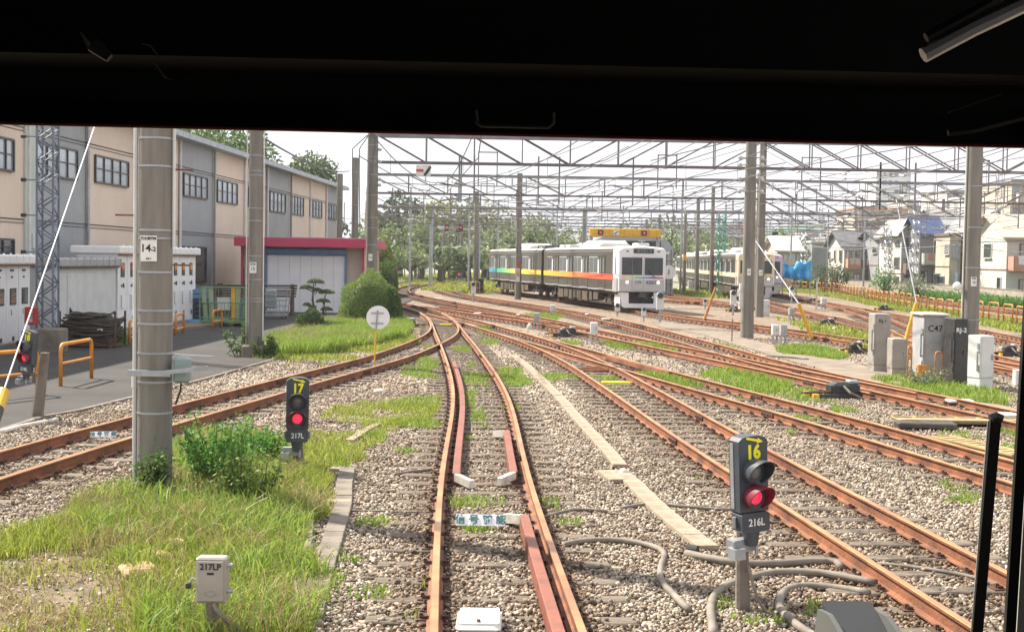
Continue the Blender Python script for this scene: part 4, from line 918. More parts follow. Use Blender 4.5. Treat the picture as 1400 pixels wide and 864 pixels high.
nth = ['first', 'second', 'third', 'fourth', 'fifth', 'sixth', 'seventh', 'eighth', 'ninth', 'tenth']
for k, (a, b) in enumerate(seq):
    wirething(R(*a), R(*b), .5 + .3 * (k % 3), 'thin dark feeder wire slanting across the sky among the lattice beams', .016 if a[2] < 100 else .022, ins=3 if k % 2 == 0 else 1, grp='thin feeder wires among the beams')
for k, (px, d) in enumerate(((560, 120), (590, 150), (640, 130), (680, 140), (760, 150), (800, 130), (850, 150), (930, 120), (990, 140), (1080, 130), (1130, 150), (1180, 130))):
    t = thing('thin_mast', f'{nth[k] if k < 10 else ordn(k)} thin steel mast from the left among the far wires', 'mast', (R(px, 400, d).x, d, 0), 0, 'thin far masts')
    MB().cyl((0, 0, 0), (0, 0, 9.2), .10, .08, 8).build('tube', 'galvanised', t); MB().cyl((-.9, 0, 8.6), (.9, 0, 8.6), .05, n=6).build('cross_arm', 'galvanised', t)
    MB().cyl((0, 0, 7.6), (-1.5, 0, 8.2), .04, n=6).build('stay', 'galvanised', t)

for k, (d, z) in enumerate(((72, 6.9), (98, 7.3), (98, 6.5), (125, 7.4), (125, 6.4), (152, 7.5), (152, 6.6), (180, 7.6), (180, 6.7), (210, 7.6))):
    x0, x1 = -.10 * d, .36 * d
    t = thing('span_wire', f'{nth[k]} straight cross wire from the near end, spanning the yard between lattice beams', 'wire', (0, d, 0), 0, 'span wires across the yard')
    MB().tube([(x0 + (x1 - x0) * i / 10, 0, z - .1 * math.sin(i * .9)) for i in range(11)], .024, 5).build('strand', 'wire', t)
    for i in range(7): x = x0 + (x1 - x0) * (i + .5) / 7; MB().cyl((x, 0, z - .1), (x, 0, z + .35), .05, n=7).build('insulator', 'insulator', t)
# ================================================================= SHUNTING SIGNALS
def disc(mb, c, r, y0, y1, n=20): mb.cyl((c[0], y0, c[1]), (c[0], y1, c[1]), r, n=n)
def signal(base, zoff, sc, num, plate, label, lean=0.0, post_dx=-.02, post_h=1.0, post_w=.11, shift=(0, 0), post_lean=0.0, turn=0):
    """base: foot of the post; head hangs in front of it with its bottom at zoff"""
    T = thing('dwarf_signal', label, 'railway signal', base, 0)
    q = MB(); pw = post_w / 2
    q.add([Vector((x * pw * k + dx, y * pw * k, z)) for z, k, dx in ((-.1, 1.05, 0), (post_h, .8, post_lean)) for x, y in ((-1, -.6), (-.6, -1), (.6, -1), (1, -.6), (1, .6), (.6, 1), (-.6, 1), (-1, .6))],
          [tuple(range(7, -1, -1)), tuple(range(8, 16))] + [(i, (i + 1) % 8, 8 + (i + 1) % 8, 8 + i) for i in range(8)]); q.build('post', 'concrete', T)
    H = bpy.data.objects.new('head', None)
    x0, y0 = shift
    def mk(mb, name, mat, smooth=False):
        o = mb.build(name, mat, T, smooth=smooth); o.data.transform(Matrix.Translation((x0, y0, zoff)) @ Matrix.Rotation(turn, 4, 'Z') @ Matrix.Rotation(-lean, 4, 'Y') @ Matrix.Scale(sc, 4)); return o
    h = .62; w2 = .135
    mb = MB(); mb.extr([(-w2, 0), (w2, 0), (w2, h - .04), (.10, h - .012), (.05, h), (-.05, h), (-.10, h - .012), (-w2, h - .04)], -.10, .05); hd = mk(mb, 'head_case', 'slate')
    mb = MB(); mb.extr([(-w2 - .006, .02), (-w2 + .02, .02), (-w2 + .02, h - .06), (-w2 - .006, h - .06)], -.02, .03); mk(mb, 'edge_strip', 'galvanised')
    for k, zc in enumerate((.335, .125)):
        mb = MB(); mb.cyl((0, -.10, zc), (0, -.125, zc), .100, .094, n=28); mk(mb, 'lens_ring', 'slate', True)
        ln = MB(); ln.sphere((0, -.105, zc), .072, 20, 10, (1, .5, 1)); mk(ln, 'red_lens' if k else 'clear_lens', 'lamp_red' if k else 'lamp_dim', 'all')
        # visor: an open tube cut back towards the bottom
        vs = []; fs = []; n = 26
        for i in range(n + 1):
            a = math.radians(-62 + 304 * i / n); c, s_ = math.cos(a), math.sin(a); u = max(0, (s_ + .88) / 1.88); dep = .045 + .16 * u
            for r_, dd in ((.104, 0), (.110, dep), (.102, dep), (.096, 0)): vs.append((r_ * c, -.11 - dd, zc + r_ * s_))
        for i in range(n):
            for j in range(4): fs.append((i * 4 + j, (i + 1) * 4 + j, (i + 1) * 4 + (j + 1) % 4, i * 4 + (j + 1) % 4))
        fs += [(0, 1, 2, 3), (n * 4 + 3, n * 4 + 2, n * 4 + 1, n * 4)]
        mb = MB(); mb.add(vs, fs); mk(mb, 'visor', 'visor_red' if k else 'slate', True)
    # arrow and number
    t = text(num, .155, 'letter_yellow', T, (0.0, -.104, h - .135), bold=.007, name='number', sx=.86); t.data.transform(Matrix.Translation((x0, y0, zoff)) @ Matrix.Rotation(turn, 4, 'Z') @ Matrix.Rotation(-lean, 4, 'Y') @ Matrix.Scale(sc, 4))
    mb = MB(); d = Vector((.97, 0, -.24)); nn = Vector((.24, 0, .97)); o_ = Vector((.01, -.103, h - .032))
    pts = [o_ - d * .075 - nn * .010, o_ + d * .03 - nn * .010, o_ + d * .03 - nn * .024, o_ + d * .085, o_ + d * .03 + nn * .024, o_ + d * .03 + nn * .010, o_ - d * .075 + nn * .010]
    mb.add(pts + [p + Vector((0, -.002, 0)) for p in pts], [tuple(range(7)), tuple(range(13, 6, -1))]); mk(mb, 'arrow', 'letter_yellow')
    # terminal box underneath with the plate number, neck and bracket
    mb = MB(); mb.extr([(-.115, -.165), (.115, -.165), (.13, -.15), (.13, -.02), (.11, -.005), (-.11, -.005), (-.13, -.02), (-.13, -.15)], -.12, .04); mk(mb, 'terminal_box', 'slate')
    mb = MB(); mb.cyl((-.15, -.03, -.13), (-.15, -.03, -.04), .018, n=8); mb.cyl((.15, -.03, -.13), (.15, -.03, -.04), .018, n=8); mk(mb, 'box_latches', 'galvanised')
    t = text(plate, .085, 'letter_white', T, (.005, -.124, -.085), bold=.0015, name='plate_lettering', sx=.9); t.data.transform(Matrix.Translation((x0, y0, zoff)) @ Matrix.Rotation(turn, 4, 'Z') @ Matrix.Rotation(-lean, 4, 'Y') @ Matrix.Scale(sc, 4))
    mb = MB(); mb.cyl((0, -.04, -.285), (0, -.04, -.16), .055, .075, n=12); mk(mb, 'neck', 'slate')
    mb = MB(); mb.box((-.06, .02, -.29), (.22, .10, .10)); mb.cyl((-.17, -.05, -.24), (-.17, -.05, -.40), .012, n=6); mb.cyl((.03, -.07, -.22), (.03, -.07, -.36), .016, n=8); mb.box((-.14, -.04, -.34), (.10, .12, .09)); mk(mb, 'bracket', 'galvanised')
    return T
M('visor_red', (0.12, 0.02, 0.03), (0.2, 0.02, 0.04), 3, 0.4)
b = G(1016, 833); z = lambda y: HZ(1016, y, b.y)
S16 = signal(b, z(692), .98, '16', '216L', 'nearest dwarf signal numbered 16 with one red lamp, plate 216L', lean=.055, post_h=z(702), shift=(-.005, -.13), post_w=.11, post_lean=-.03, turn=.38)
MB().tube([(.02, -.08, z(770)), (.05, -.10, z(790)), (.10, -.11, z(815)), (.22, -.15, z(845)), (.35, -.2, .02)], .014, 6).build('cable', 'hose', S16)
b = G(408, 641); z = lambda y: HZ(408, y, b.y)
signal(b, z(583), 1.08, '17', '217L', 'dwarf signal numbered 17 standing in grass left of our track, plate 217L', post_h=z(590), shift=(0, -.12), post_w=.13, lean=-.01, turn=.14)
b = G(50, 571); z = lambda y: HZ(50, y, b.y)
signal(b, z(497), .93, '18', '218L', 'tilted dwarf signal numbered 18 on a leaning post at the far left', lean=-.10, post_h=z(482), shift=(-.09, -.12), post_w=.17, post_lean=.14, turn=-.35)
# small yellow striped guard by the kerb
def dwarf_back(px, py, yt, w_px, label, col='light_grey', cat='signal', post='galvanised'):
    b = G(px, py); D = b.y; zt = HZ(px, yt, D); w_ = w_px / F * D; T = thing('dwarf_signal', label, cat, b)
    hb = zt * .42
    mb = MB(); mb.extr([(-w_ / 2, hb), (w_ / 2, hb), (w_ / 2, zt * .93), (w_ * .3, zt), (-w_ * .3, zt), (-w_ / 2, zt * .93)], -w_ * .3, w_ * .3); mb.build('case', col, T)
    MB().cyl((0, 0, 0), (0, 0, hb), w_ * .18, n=8).build('post', post, T)
    MB().cyl((0, -w_ * .5, zt * .90), (0, w_ * .3, zt * .93), w_ * .42, n=10).build('hood', 'slate', T); return T
dwarf_back(902, 440, 400, 10, 'white backed dwarf signal standing at the nose of the front train')
dwarf_back(1002, 431, 397, 8, 'white backed dwarf signal left of the thick mast, yellowed at its foot')
dwarf_back(1082, 415, 392, 6, 'white backed dwarf signal with dark cap right of the yellow guy sleeve')
dwarf_back(844, 432, 416, 7, 'small white marker lamp beside the leading bogie of the train')
dwarf_back(880, 440, 421, 6, 'small white marker lamp in front of the train coupler')
dwarf_back(647, 413, 386, 6.5, 'white backed dwarf signal beside the black relay cabinet')
dwarf_back(964, 422, 410, 5, 'tiny marker lamp left of the rusty leaning strut')
t = dwarf_back(627.5, 387, 371, 4, 'tiny dwarf signal showing a red light by the far loop track', 'slate'); 
D = G(627.5, 387).y; MB().cyl((0, -.32, HZ(627, 375, D)), (0, -.36, HZ(627, 375, D)), .12, n=10).build('lamp', 'lamp_red', t)

# ================================================================= CABINETS AND BOXES
def cabinet(x0, x1, yt, yb, depth, label, mat='grey_paint', rz=0, plinth=.0, txt=None, txtmat='letter_black', tsize=.12, door=True, name='equipment_cabinet', handle='galvanised', roof=False, tz=.80, legs=False, group=None, pmat=None, rough=True):
    xc = (x0 + x1) / 2; b = G(xc, yb); D = b.y; w_ = (x1 - x0) / F * D; zt = HZ(xc, yt, D); T = thing(name, label, 'cabinet' if zt > .9 else 'box', b, rz, group)
    z0 = plinth
    if plinth: mb = MB(); mb.box((0, depth / 2, plinth / 2), (w_ * .94, depth * .94, plinth)); mb.build('plinth', pmat or mat, T)
    if legs:
        z0 = zt * .45
        for sx in (-.8, .8):
            for sy in (.15, .85): MB().box((sx * w_ / 2 * .9, depth * sy, z0 / 2), (.045, .045, z0)).build('leg', 'galvanised', T)
    mb = MB(); mb.bevbox((0, depth / 2, (z0 + zt) / 2), (w_, depth, zt - z0), min(.02, w_ * .05)); mb.build('body', mat, T)
    if door:
        e = w_ * .08; mb = MB(); mb.box((0, -.006, (z0 + zt) / 2), (w_ - 2 * e, .012, (zt - z0) * .92)); d_ = mb.build('door', mat, T)
        mb = MB(); mb.box((w_ * .5 - e - .05, -.03, (z0 + zt) * .5), (.03, .035, min(.12, zt * .2))); mb.cyl((w_ * .5 - e - .05, -.02, (z0 + zt) * .47), (w_ * .5 - e - .05, -.045, (z0 + zt) * .47), .025, n=8); mb.build('handle', handle, d_)
        if zt > 1.2:
            mb = MB()
            for zc in (.25, .75): mb.box((-w_ / 2 - .01, .06, z0 + (zt - z0) * zc), (.025, .05, .14))
            mb.build('hinge', handle, T)
            mb = MB(); mb.tube([(-w_ / 2 - .05, .04, zt * .35), (-w_ / 2 - .05, .04, zt * .72)], .022, 6); mb.box((-w_ / 2 - .02, .04, zt * .37), (.06, .03, .04)); mb.box((-w_ / 2 - .02, .04, zt * .7), (.06, .03, .04)); mb.build('bar_lock', handle, T)
    if roof: mb = MB(); mb.bevbox((0, depth / 2, zt + .03), (w_ + .12, depth + .12, .06), .02); mb.build('roof_plate', 'worn_white', T)
    if txt: text(txt, tsize, txtmat, T, (0.0, -.015, z0 + (zt - z0) * tz), bold=.002, name='lettering')
    return T, w_, z0, zt
cabinet(1194, 1216, 429, 508, .62, 'tall grey cabinet left of the low grey box, lettered RJ-1', 'beige_grey', plinth=.16, txt='RJ-1', tsize=.13, tz=.86)
cabinet(1219, 1240, 463, 512, .5, 'low grey box between the tall grey cabinet and the orange hoop', 'beige_grey', plinth=.14)
T_, w_, z0, zt = cabinet(1261, 1292, 432, 519, .95, 'large grey cabinet lettered C47 with a list of lines below', 'grey_paint', txt='C47', tsize=.22, roof=True, tz=.80)
for k in range(6): text(['A 1- 5', 'B 6- 9', 'C 10-13', 'D 2- 4', 'E 14-17', 'F 18-21'][k], .07, 'letter_grey', T_, (.02, -.016, zt * .68 - k * .085), name='list_lettering')
cabinet(1303, 1321, 436, 528, .8, 'black cabinet lettered RJ-2 in white beside the concrete pole', 'black_paint', txt='RJ-2', txtmat='letter_white', tsize=.15, handle='dark_metal', tz=.83)
cabinet(1293, 1303, 434, 520, .7, 'narrow slate cabinet squeezed between the C47 cabinet and the black one', 'slate', handle='dark_metal')
cabinet(1336, 1361, 459, 533, .42, 'white cabinet right of the concrete pole', 'light_grey', rz=.42, plinth=.26, txt=None)
T_, *_ = cabinet(1256, 1272, 499, 519, .26, 'small bright orange box at the foot of the C47 cabinet', 'orange_paint', door=False)
cabinet(1388, 1397, 506, 527, .2, 'small white box at the right edge beside the window pillar', 'light_grey', legs=False)
cabinet(1056, 1064, 444, 470, .28, 'left half of a twin grey relay box on legs, right of the thick mast', 'light_grey', legs=True); cabinet(1067, 1076, 444, 472, .28, 'right half of a twin grey relay box on legs, right of the thick mast', 'grey_paint', legs=True)
cabinet(807, 817, 441, 470, .28, 'white and grey relay box on slotted legs in front of the train', 'light_grey', legs=True)
cabinet(729, 737, 428, 449, .28, 'grey relay box on a stub post left of the train, near the black point machine', 'grey_paint', legs=True)
cabinet(752, 759, 417, 432, .28, 'small grey relay box on a post under the first car of the train', 'light_grey', legs=True)
cabinet(1042, 1052, 410, 432, .5, 'light grey cabinet at the foot of the mast with the lamp arm', 'light_grey', plinth=.12)
cabinet(1011, 1017, 388, 426, .4, 'slim tall white cabinet partly behind the thick mast', 'light_grey')
cabinet(1079, 1086, 421, 439, .28, 'grey relay box on a stub by the yellow guy sleeve', 'grey_paint', legs=True)
cabinet(1123, 1130, 407, 423, .3, 'grey relay box on a stub near the white marker post', 'light_grey', legs=True)
cabinet(626, 630, 397, 409, .3, 'tiny grey relay box on a stub by the far loop track', 'grey_paint', legs=True)
cabinet(653, 661, 381, 401, .5, 'black relay cabinet behind the mast at the train tail', 'black_paint'); 
cabinet(941, 949, 384, 397, .5, 'light grey cabinet standing in the grass right of the shed', 'light_grey'); cabinet(957, 964, 383, 399, .5, 'black cabinet standing between masts right of the shed', 'black_paint')
cabinet(1276, 1290, 388, 405, .6, 'grey cabinet on the ivy bank left of the last concrete pole', 'beige_grey')
T_, *_ = cabinet(572, 585, 354, 373, 3.0, 'small white hut far away among the masts', 'white_paint', door=False, roof=True)
# signal 217LP box in the grass
b = G(290, 872); z = lambda y: HZ(290, y, b.y); T = thing('terminal_box', 'beige terminal box lettered 217LP on a short stand in the grass', 'terminal box', b, 0)
w2 = 21 / F * b.y; mb = MB(); mb.bevbox((0, 0, (z(822) + z(760)) / 2), (w2 * 2, .12, z(760) - z(822)), .012); mb.build('case', 'beige_grey', T)
mb = MB(); mb.bevbox((0, -.064, (z(819) + z(764)) / 2), (w2 * 1.72, .014, z(764) - z(819)), .006); lid = mb.build('lid', 'beige_grey', T)
text('217LP', .062, 'letter_black', T, (0, -.073, z(772)), bold=.0018, name='lettering')
MB().box((0, -.072, z(781)), (.05, .003, .017)).build('maker_plate', 'letter_black', lid)
mb = MB()   # diamond shaped emblem
c = Vector((0, -.0725, z(808))); pts = [c + Vector((x * .055, 0, y * .028)) for x, y in ((-1, 0), (0, 1), (1, 0), (0, -1), (-1, 0))]; mb.tube(pts, .0016, 5); mb.tube([c + Vector((math.cos(a / 8 * math.pi) * .032, 0, math.sin(a / 8 * math.pi) * .017)) for a in range(17)], .0014, 5); mb.build('emblem', 'beige_grey', lid)
for dz in (771, 806): MB().cyl((w2 * .95, -.02, z(dz)), (w2 * 1.35, -.02, z(dz)), .016, n=8).build('hinge_bolt', 'galvanised', T)
MB().tube([(-w2 * 1.0, -.03, z(791)), (-w2 * 1.25, -.03, z(789)), (-w2 * 1.45, -.03, z(795))], .010, 7).build('hasp', 'galvanised', T); MB().bevbox((-w2 * 1.5, -.035, z(799)), (.04, .025, .045), .006).build('padlock', 'black_paint', T)
mb = MB(); mb.cyl((.0, .0, -.05), (.0, .0, z(820)), .05, .045, n=10); mb.build('stand', 'concrete', T); mb = MB(); mb.tube([(.02, -.05, z(822)), (.05, -.06, z(832)), (.16, -.07, z(850)), (.32, -.1, .02)], .02, 7); mb.build('cable', 'hose', T)

# ================================================================= POINT MACHINES
def point_machine(px, py, length_px, label, rz=0.1, h=.28, mat='black_paint'):
    b = G(px, py); L = length_px / F * b.y; T = thing('point_machine', label, 'point machine', b, rz)
    s = L / 2.2
    mb = MB(); mb.bevbox((0, 0, .16), (L * .42, .42 * s + .1, h), .04); mb.bevbox((0, 0, .16 + h / 2), (L * .30, .3 * s + .08, .06), .03); mb.build('motor_case', mat, T)
    mb = MB(); mb.bevbox((L * .12, -.05, .2 + h * .5), (L * .15, .25, .08), .02); mb.build('cover', 'galvanised', T)
    for y in (-.28, .28):
        mb = MB(); mb.box((0, y, .04), (L * .84, .12, .10)); be = mb.build('bearer', mat, T)
        for e in (-1, 1): MB().box((e * L * .46, y, .042), (L * .08, .125, .105)).build('yellow_end', 'yellow_paint', be)
    for e in (-1, 1): MB().cyl((e * L * .2, -.1, .12), (e * L * .62, -.1, .10), .028, n=7).build('throw_rod', 'dark_rust', T)
    MB().tube([(-L * .05, -.26, .26), (0, -.42, .14), (L * .15, -.46, .03), (L * .5, -.46, .03)], .026, 7).build('cable', 'hose', T)
    return T
point_machine(1152, 543, 98, 'large black point machine with yellow bearer ends between the right tracks', .12)
point_machine(776, 460, 52, 'black point machine with yellow ends between the middle tracks', .1)
point_machine(561, 447, 34, 'black point machine with one yellow end beside the lawn', -.1)
point_machine(1131, 446, 42, 'black point machine near the twin relay box, right of the yellow guy sleeve', .1)
point_machine(1170, 482, 38, 'black and white point machine left of the tall grey cabinet', .1)
point_machine(1208, 424, 24, 'distant black point machine in the grass before the orange hoops', .1)
point_machine(1380, 486, 40, 'black point machine right of the white cabinet', .1)
point_machine(1110, 414, 22, 'small distant black point machine beside the white marker post', .1)
point_machine(1003, 426, 20, 'small black mechanism at the foot of the yellowed dwarf signal', .1)

# ================================================================= SIGNS, BEACONS, ROCKS
def kan(px, py, w_px, label, rz=0, tilt=0):
    b = G(px, py, .05); w_ = w_px / F * b.y; T = thing('ground_sign', label, 'sign', (b.x, b.y, .12), rz)
    h = w_ * .25; mb = MB(); mb.box((0, 0, 0), (w_, .012, h), rx=-.62); mb.build('board', 'white_sheet', T)
    text('信 号 確 認', w_ * .215, 'letter_green', T, (0, -.010, .004), rx=math.pi / 2 - .62, bold=.0045 * w_, name='lettering'); 
    for sx in (-.4, .4): MB().box((sx * w_, h * .3, -.02), (.04, .03, .09)).build('foot', 'galvanised', T)
kan(657, 720, 68, 'white sign with four green characters lying between the rails of our track'); kan(141, 600, 34, 'white sign with green characters between the rails of the left branch track', .2)
def beacon(px, py, w_px, h_px, z, label, rz=0, name='track_beacon'):
    b = G(px, py, z); w_ = w_px / F * b.y; T = thing(name, label, 'track beacon', (b.x, b.y, 0), rz)
    mb = MB(); mb.bevbox((0, 0, z), (w_, h_px, .05), .03); mb.bevbox((0, 0, z + .03), (w_ * .9, h_px * .85, .02), .02); mb.build('shell', 'white_paint', T)
    MB().cyl((0, -h_px * .34, z + .03), (0, -h_px * .34, z + .06), .016, n=8).build('bolt', 'rust', T)
    for sx in (-1, 1): MB().box((sx * w_ * .35, 0, z / 2 - .01), (.05, h_px * .6, z)).build('bracket', 'dark_metal', T)
beacon(655, 848, 62, .52, .10, 'white rounded beacon plate between the rails at the bottom edge')
for x, y, w_, lab in ((599, 408, 14, 'small white plate on the far wide loop track, nearer the hedge'), (655, 428.5, 14, 'small white plate left of the grey relay boxes on the middle track'), (712, 430.5, 12, 'small white plate just beyond the middle track plate'), (806, 430, 12, 'small white plate before the train side, left of a pair'),
                      (829, 436, 12, 'small white plate before the train nose, right of a pair'), (1312, 548, 34, 'long white plate on the track in front of the white cabinet'), (1375, 567, 30, 'white plate on the yellow boards at the right edge'), (918, 421, 10, 'tiny white plate on the track right of the train nose')):
    b = G(x, y, .1); ww = w_ / F * b.y; T = tag(MB().bevbox((0, 0, .1), (ww, .35, .06), .02).build('beacon_plate', 'white_paint', None, loc=(b.x, b.y, 0)), lab, 'track beacon')
def rock(px, py, w_px, h, label, mat='rock_white', seed=1, flat=.6):
    b = G(px, py); r = w_px / F * b.y / 2; rr = random.Random(seed); mb = MB(); mb.sphere((0, 0, 0), 1, 12, 8)
    mb.v = [Vector(v) for v in mb.v]; out = []
    for v in mb.v:
        q = Vector(v); k = 1 + .16 * math.sin(q.x * 5 + seed) * math.cos(q.y * 4 + seed * 2) + .10 * math.sin(q.z * 9 + q.x * 3); q = q * k; out.append((q.x * r, q.y * r * .7, max(-.3, q.z) * h))
    mb.v = out; tag(mb.build('rock', mat, None, loc=b, smooth='all'), label, 'rock')
rock(384, 484, 24, .28, 'pale rock at the edge of the lawn right of the left concrete pole'); rock(519, 536, 16, .07, 'flat white stone on the ballast between signal 17 and the round sign', seed=4); rock(853, 651, 20, .10, 'white lump beside the concrete trough', seed=5)
rock(724, 449, 8, .2, 'small white stone at the foot of the middle grey relay box', seed=7); rock(1141, 452, 8, .15, 'white stone in front of the point machine right of the guy sleeve', seed=8)
for k, (x, y, w_) in enumerate(((190, 784, 48), (215, 765, 30), (240, 748, 28))):
    b = G(x, y, .02); tag(MB().bevbox((0, 0, 0), (w_ / F * b.y, .26 + .1 * (k == 0), .09), .03, rz=.5 + .3 * k).build('stone_slab', 'sand_stone', None, loc=(b.x, b.y, .05)), f'{["largest lowest", "middle", "smallest topmost"][k]} of three flat tan slabs in the grass below the nearest pole', 'stone slab')
# round sign on a yellow stake
b = G(511, 496); z = lambda y: HZ(515, y, b.y); T = thing('round_sign', 'blank white round sign on a thin yellow stake seen from behind', 'sign', b)
rr = 16 / F * b.y; mb = MB(); mb.cyl((.10, 0, z(434)), (.10, .02, z(434)), rr, n=32); mb.build('disc', 'white_sheet', T)
mb = MB(); mb.tube([(.02, -.02, .03), (.05, -.02, z(450))], .022, 7); mb.build('stake', 'yellow_paint', T); mb = MB(); mb.cyl((.05, -.03, z(452)), (.09, -.03, z(424)), .018, n=6); mb.box((.09, -.02, z(428)), (rr * 1.1, .02, .03)); mb.box((.08, -.02, z(442)), (rr * 1.1, .02, .03)); mb.build('back_frame', 'galvanised', T)
MB().cyl((0, 0, -.02), (0, 0, .07), .05, .035, n=8).build('foot', 'worn_white', T)

# ================================================================= TROUGHS, HOSES, BOARDS
def trough(pxs, w_, label, step=.5, z=.03, mat='trough_lid', name='cable_trough'):
    P = resample(np.array([tuple(G(*p)[:2]) for p in pxs]), step); T = thing(name, label, 'cable trough', (P[0][0], P[0][1], 0))
    for a, b in zip(P[:-1], P[1:]):
        d = b - a; L = np.linalg.norm(d); an = math.atan2(-d[0], d[1]); m = (a + b) / 2 - P[0]
        mb = MB(); mb.bevbox((0, 0, 0), (w_, L + .01, .05), .006); o = mb.build('lid', mat, T); o.location = (m[0], m[1], z + random.uniform(-.006, .006)); o.rotation_euler[2] = an + random.uniform(-.015, .015)
    q = MB(); q.sweep([(p[0] - P[0][0], p[1] - P[0][1], 0) for p in P], [(-w_ / 2 - .02, -.08), (-w_ / 2 - .02, .004), (w_ / 2 + .02, .004), (w_ / 2 + .02, -.08)]); q.build('channel', 'concrete', T)
trough([(703, 488), (722, 503), (742, 522), (765, 545), (790, 574), (812, 598), (834, 622), (848, 640)], .20, 'tan concrete cable trough running down the ballast right of our track')
trough([(846, 648), (868, 664), (885, 684), (905, 702), (935, 728), (968, 752)], .22, 'lower end of the tan trough, stopping at the black hose mouth')
trough([(828, 648), (845, 661)], .22, 'short kinked piece of trough beside the white lump'); trough([(475, 644), (470, 668), (470, 690), (460, 725), (445, 770), (432, 812), (424, 848)], .20, 'grey brown concrete trough left of our track, reaching the bottom edge', mat='concrete')
trough([(516, 582), (498, 592), (478, 606)], .13, 'short pale trough piece bent above the grass right of signal 17', .4); trough([(452, 644), (482, 645)], .16, 'short trough cap lying across the top of the left trough', .3); trough([(448, 690), (480, 690)], .16, 'second short trough cap lying across the left trough', .3)
trough([(425, 690), (420, 740), (412, 790), (404, 850)], .10, 'thin broken edging at the margin of the grass', .45, mat='concrete')
def hose(pxs, r, label, z0=.03, mat='hose', name='cable_hose', cat='hose', zs=None, rest=True):
    P = np.array([tuple(G(p[0], p[1], .02)[:2]) for p in pxs]); C_ = catmull(P, .12); n = len(C_)
    o = MB().tube([(c[0], c[1], r * .8 + .004 + .012 * math.sin(k * .35)) for k, c in enumerate(C_)], r, 9).build(name, mat, None, smooth='all'); tag(o, label, cat); return o
hose([(772, 745), (800, 741), (850, 741), (890, 748), (908, 757), (903, 775), (905, 795), (925, 820), (942, 836)], .030, 'thick hose curling over the ballast between our track and signal 16')
hose([(938, 758), (970, 766), (1010, 773), (1060, 774), (1110, 769), (1142, 769), (1150, 776)], .038, 'thick hose from the trough mouth passing behind the post of signal 16')
hose([(975, 870), (972, 830), (985, 806), (1015, 793), (1060, 784), (1120, 786), (1170, 795), (1198, 800)], .036, 'upper of the two long hoses looping round the foot of signal 16')
hose([(1130, 880), (1090, 858), (1066, 832), (1075, 806), (1110, 800), (1160, 806), (1188, 812)], .034, 'lower hose loop right of signal 16 reaching the bottom edge')
hose([(846, 695), (885, 690), (920, 692), (960, 695), (998, 697)], .020, 'thin hose lying straight from the trough towards signal 16')
hose([(742, 706), (790, 697), (830, 700)], .018, 'thin hose left of the trough above the curled hose'); hose([(915, 690), (1000, 694), (1090, 706), (1150, 715)], .010, 'thin wire across the sleepers behind signal 16')
hose([(300, 838), (330, 852), (380, 857), (440, 855)], .03, 'grey conduit in the grass by the 217LP box'); hose([(540, 648), (565, 645), (590, 643)], .02, 'short dark hose end left of our track'); hose([(450, 697), (560, 700), (590, 700)], .012, 'thin cable crossing the ballast left of our track')
hose([(365, 615), (395, 602), (430, 577), (490, 576), (516, 580)], .016, 'thin pale conduit winding behind signal 17'); hose([(0, 592), (40, 582), (78, 573)], .035, 'pale pipe lying along the kerb at the far left', mat='worn_white')
hose([(1200, 770), (1260, 778), (1330, 790), (1376, 802)], .02, 'cable crossing under the right-hand track near the bottom edge'); hose([(1045, 487), (1080, 489), (1105, 491)], .03, 'pale hose lying beside the dirt path')
tag(MB().cyl((0, 0, .04), (.09, -.05, .04), .06, .055, 14).build('hose_mouth', 'black_rubber', None, loc=G(940, 757)), 'black open pipe mouth at the lower end of the tan trough', 'pipe')
def board(x0, y0, x1, y1, wd, label, mat='yellow_dull', z=.12, slats=6):
    a, b = G(x0, y0, z), G(x1, y1, z); d = b - a; L = d.length; T = thing('crossing_board', label, 'board', (a.x, a.y, 0), math.atan2(d.y, d.x))
    mb = MB(); mb.box((L / 2, 0, z - .03), (L, wd, .05)); mb.build('planks', 'trough_lid', T)
    for e in (-1, 1): MB().box((L / 2, e * wd / 2, z), (L, .05, .03)).build('painted_edge', mat, T)
    for k in range(slats + 1): MB().box((L * k / slats, 0, z + .001), (.04, wd, .012)).build('cross_strip', mat, T)
board(1225, 572, 1400, 574, .5, 'tan walking boards with yellow edges laid across the right-hand track'); board(1285, 596, 1400, 622, .35, 'yellowish planks between the rails near the right edge', slats=10)
a = G(1265, 586); T = tag(MB().bevbox((0, 0, .07), (1.0, .45, .10), .02, rz=-.1).build('steel_cover', 'dark_metal', None, loc=a), 'dark steel cover plate just left of the yellowish planks', 'cover plate')
tag(MB().box((0, 0, .10), (.62, .16, .04)).build('yellow_bar', 'letter_yellow', None, loc=G(842, 529, .1)), 'short yellow bar between the rails of the crossing right of the trough', 'marker bar')
tag(MB().box((0, 0, .10), (.46, .14, .05)).build('yellow_bar', 'letter_yellow', None, loc=G(609, 447, .1)), 'short yellow bar inside the switch where the left branch parts from our track', 'marker bar')
# closely set switch tie bars
for (px, py, n_, w_) in ((825, 506, 5, 1.5),):
    b = G(px, py); T = thing('tie_bars', 'rusty parallel tie bars in the crossing beside the yellow bar', 'tie bars', (b.x, b.y, 0), .5)
    for k in range(n_): MB().box((0, -.5 + k * .25, .03), (w_, .06, .04)).build('bar', 'rust', T)

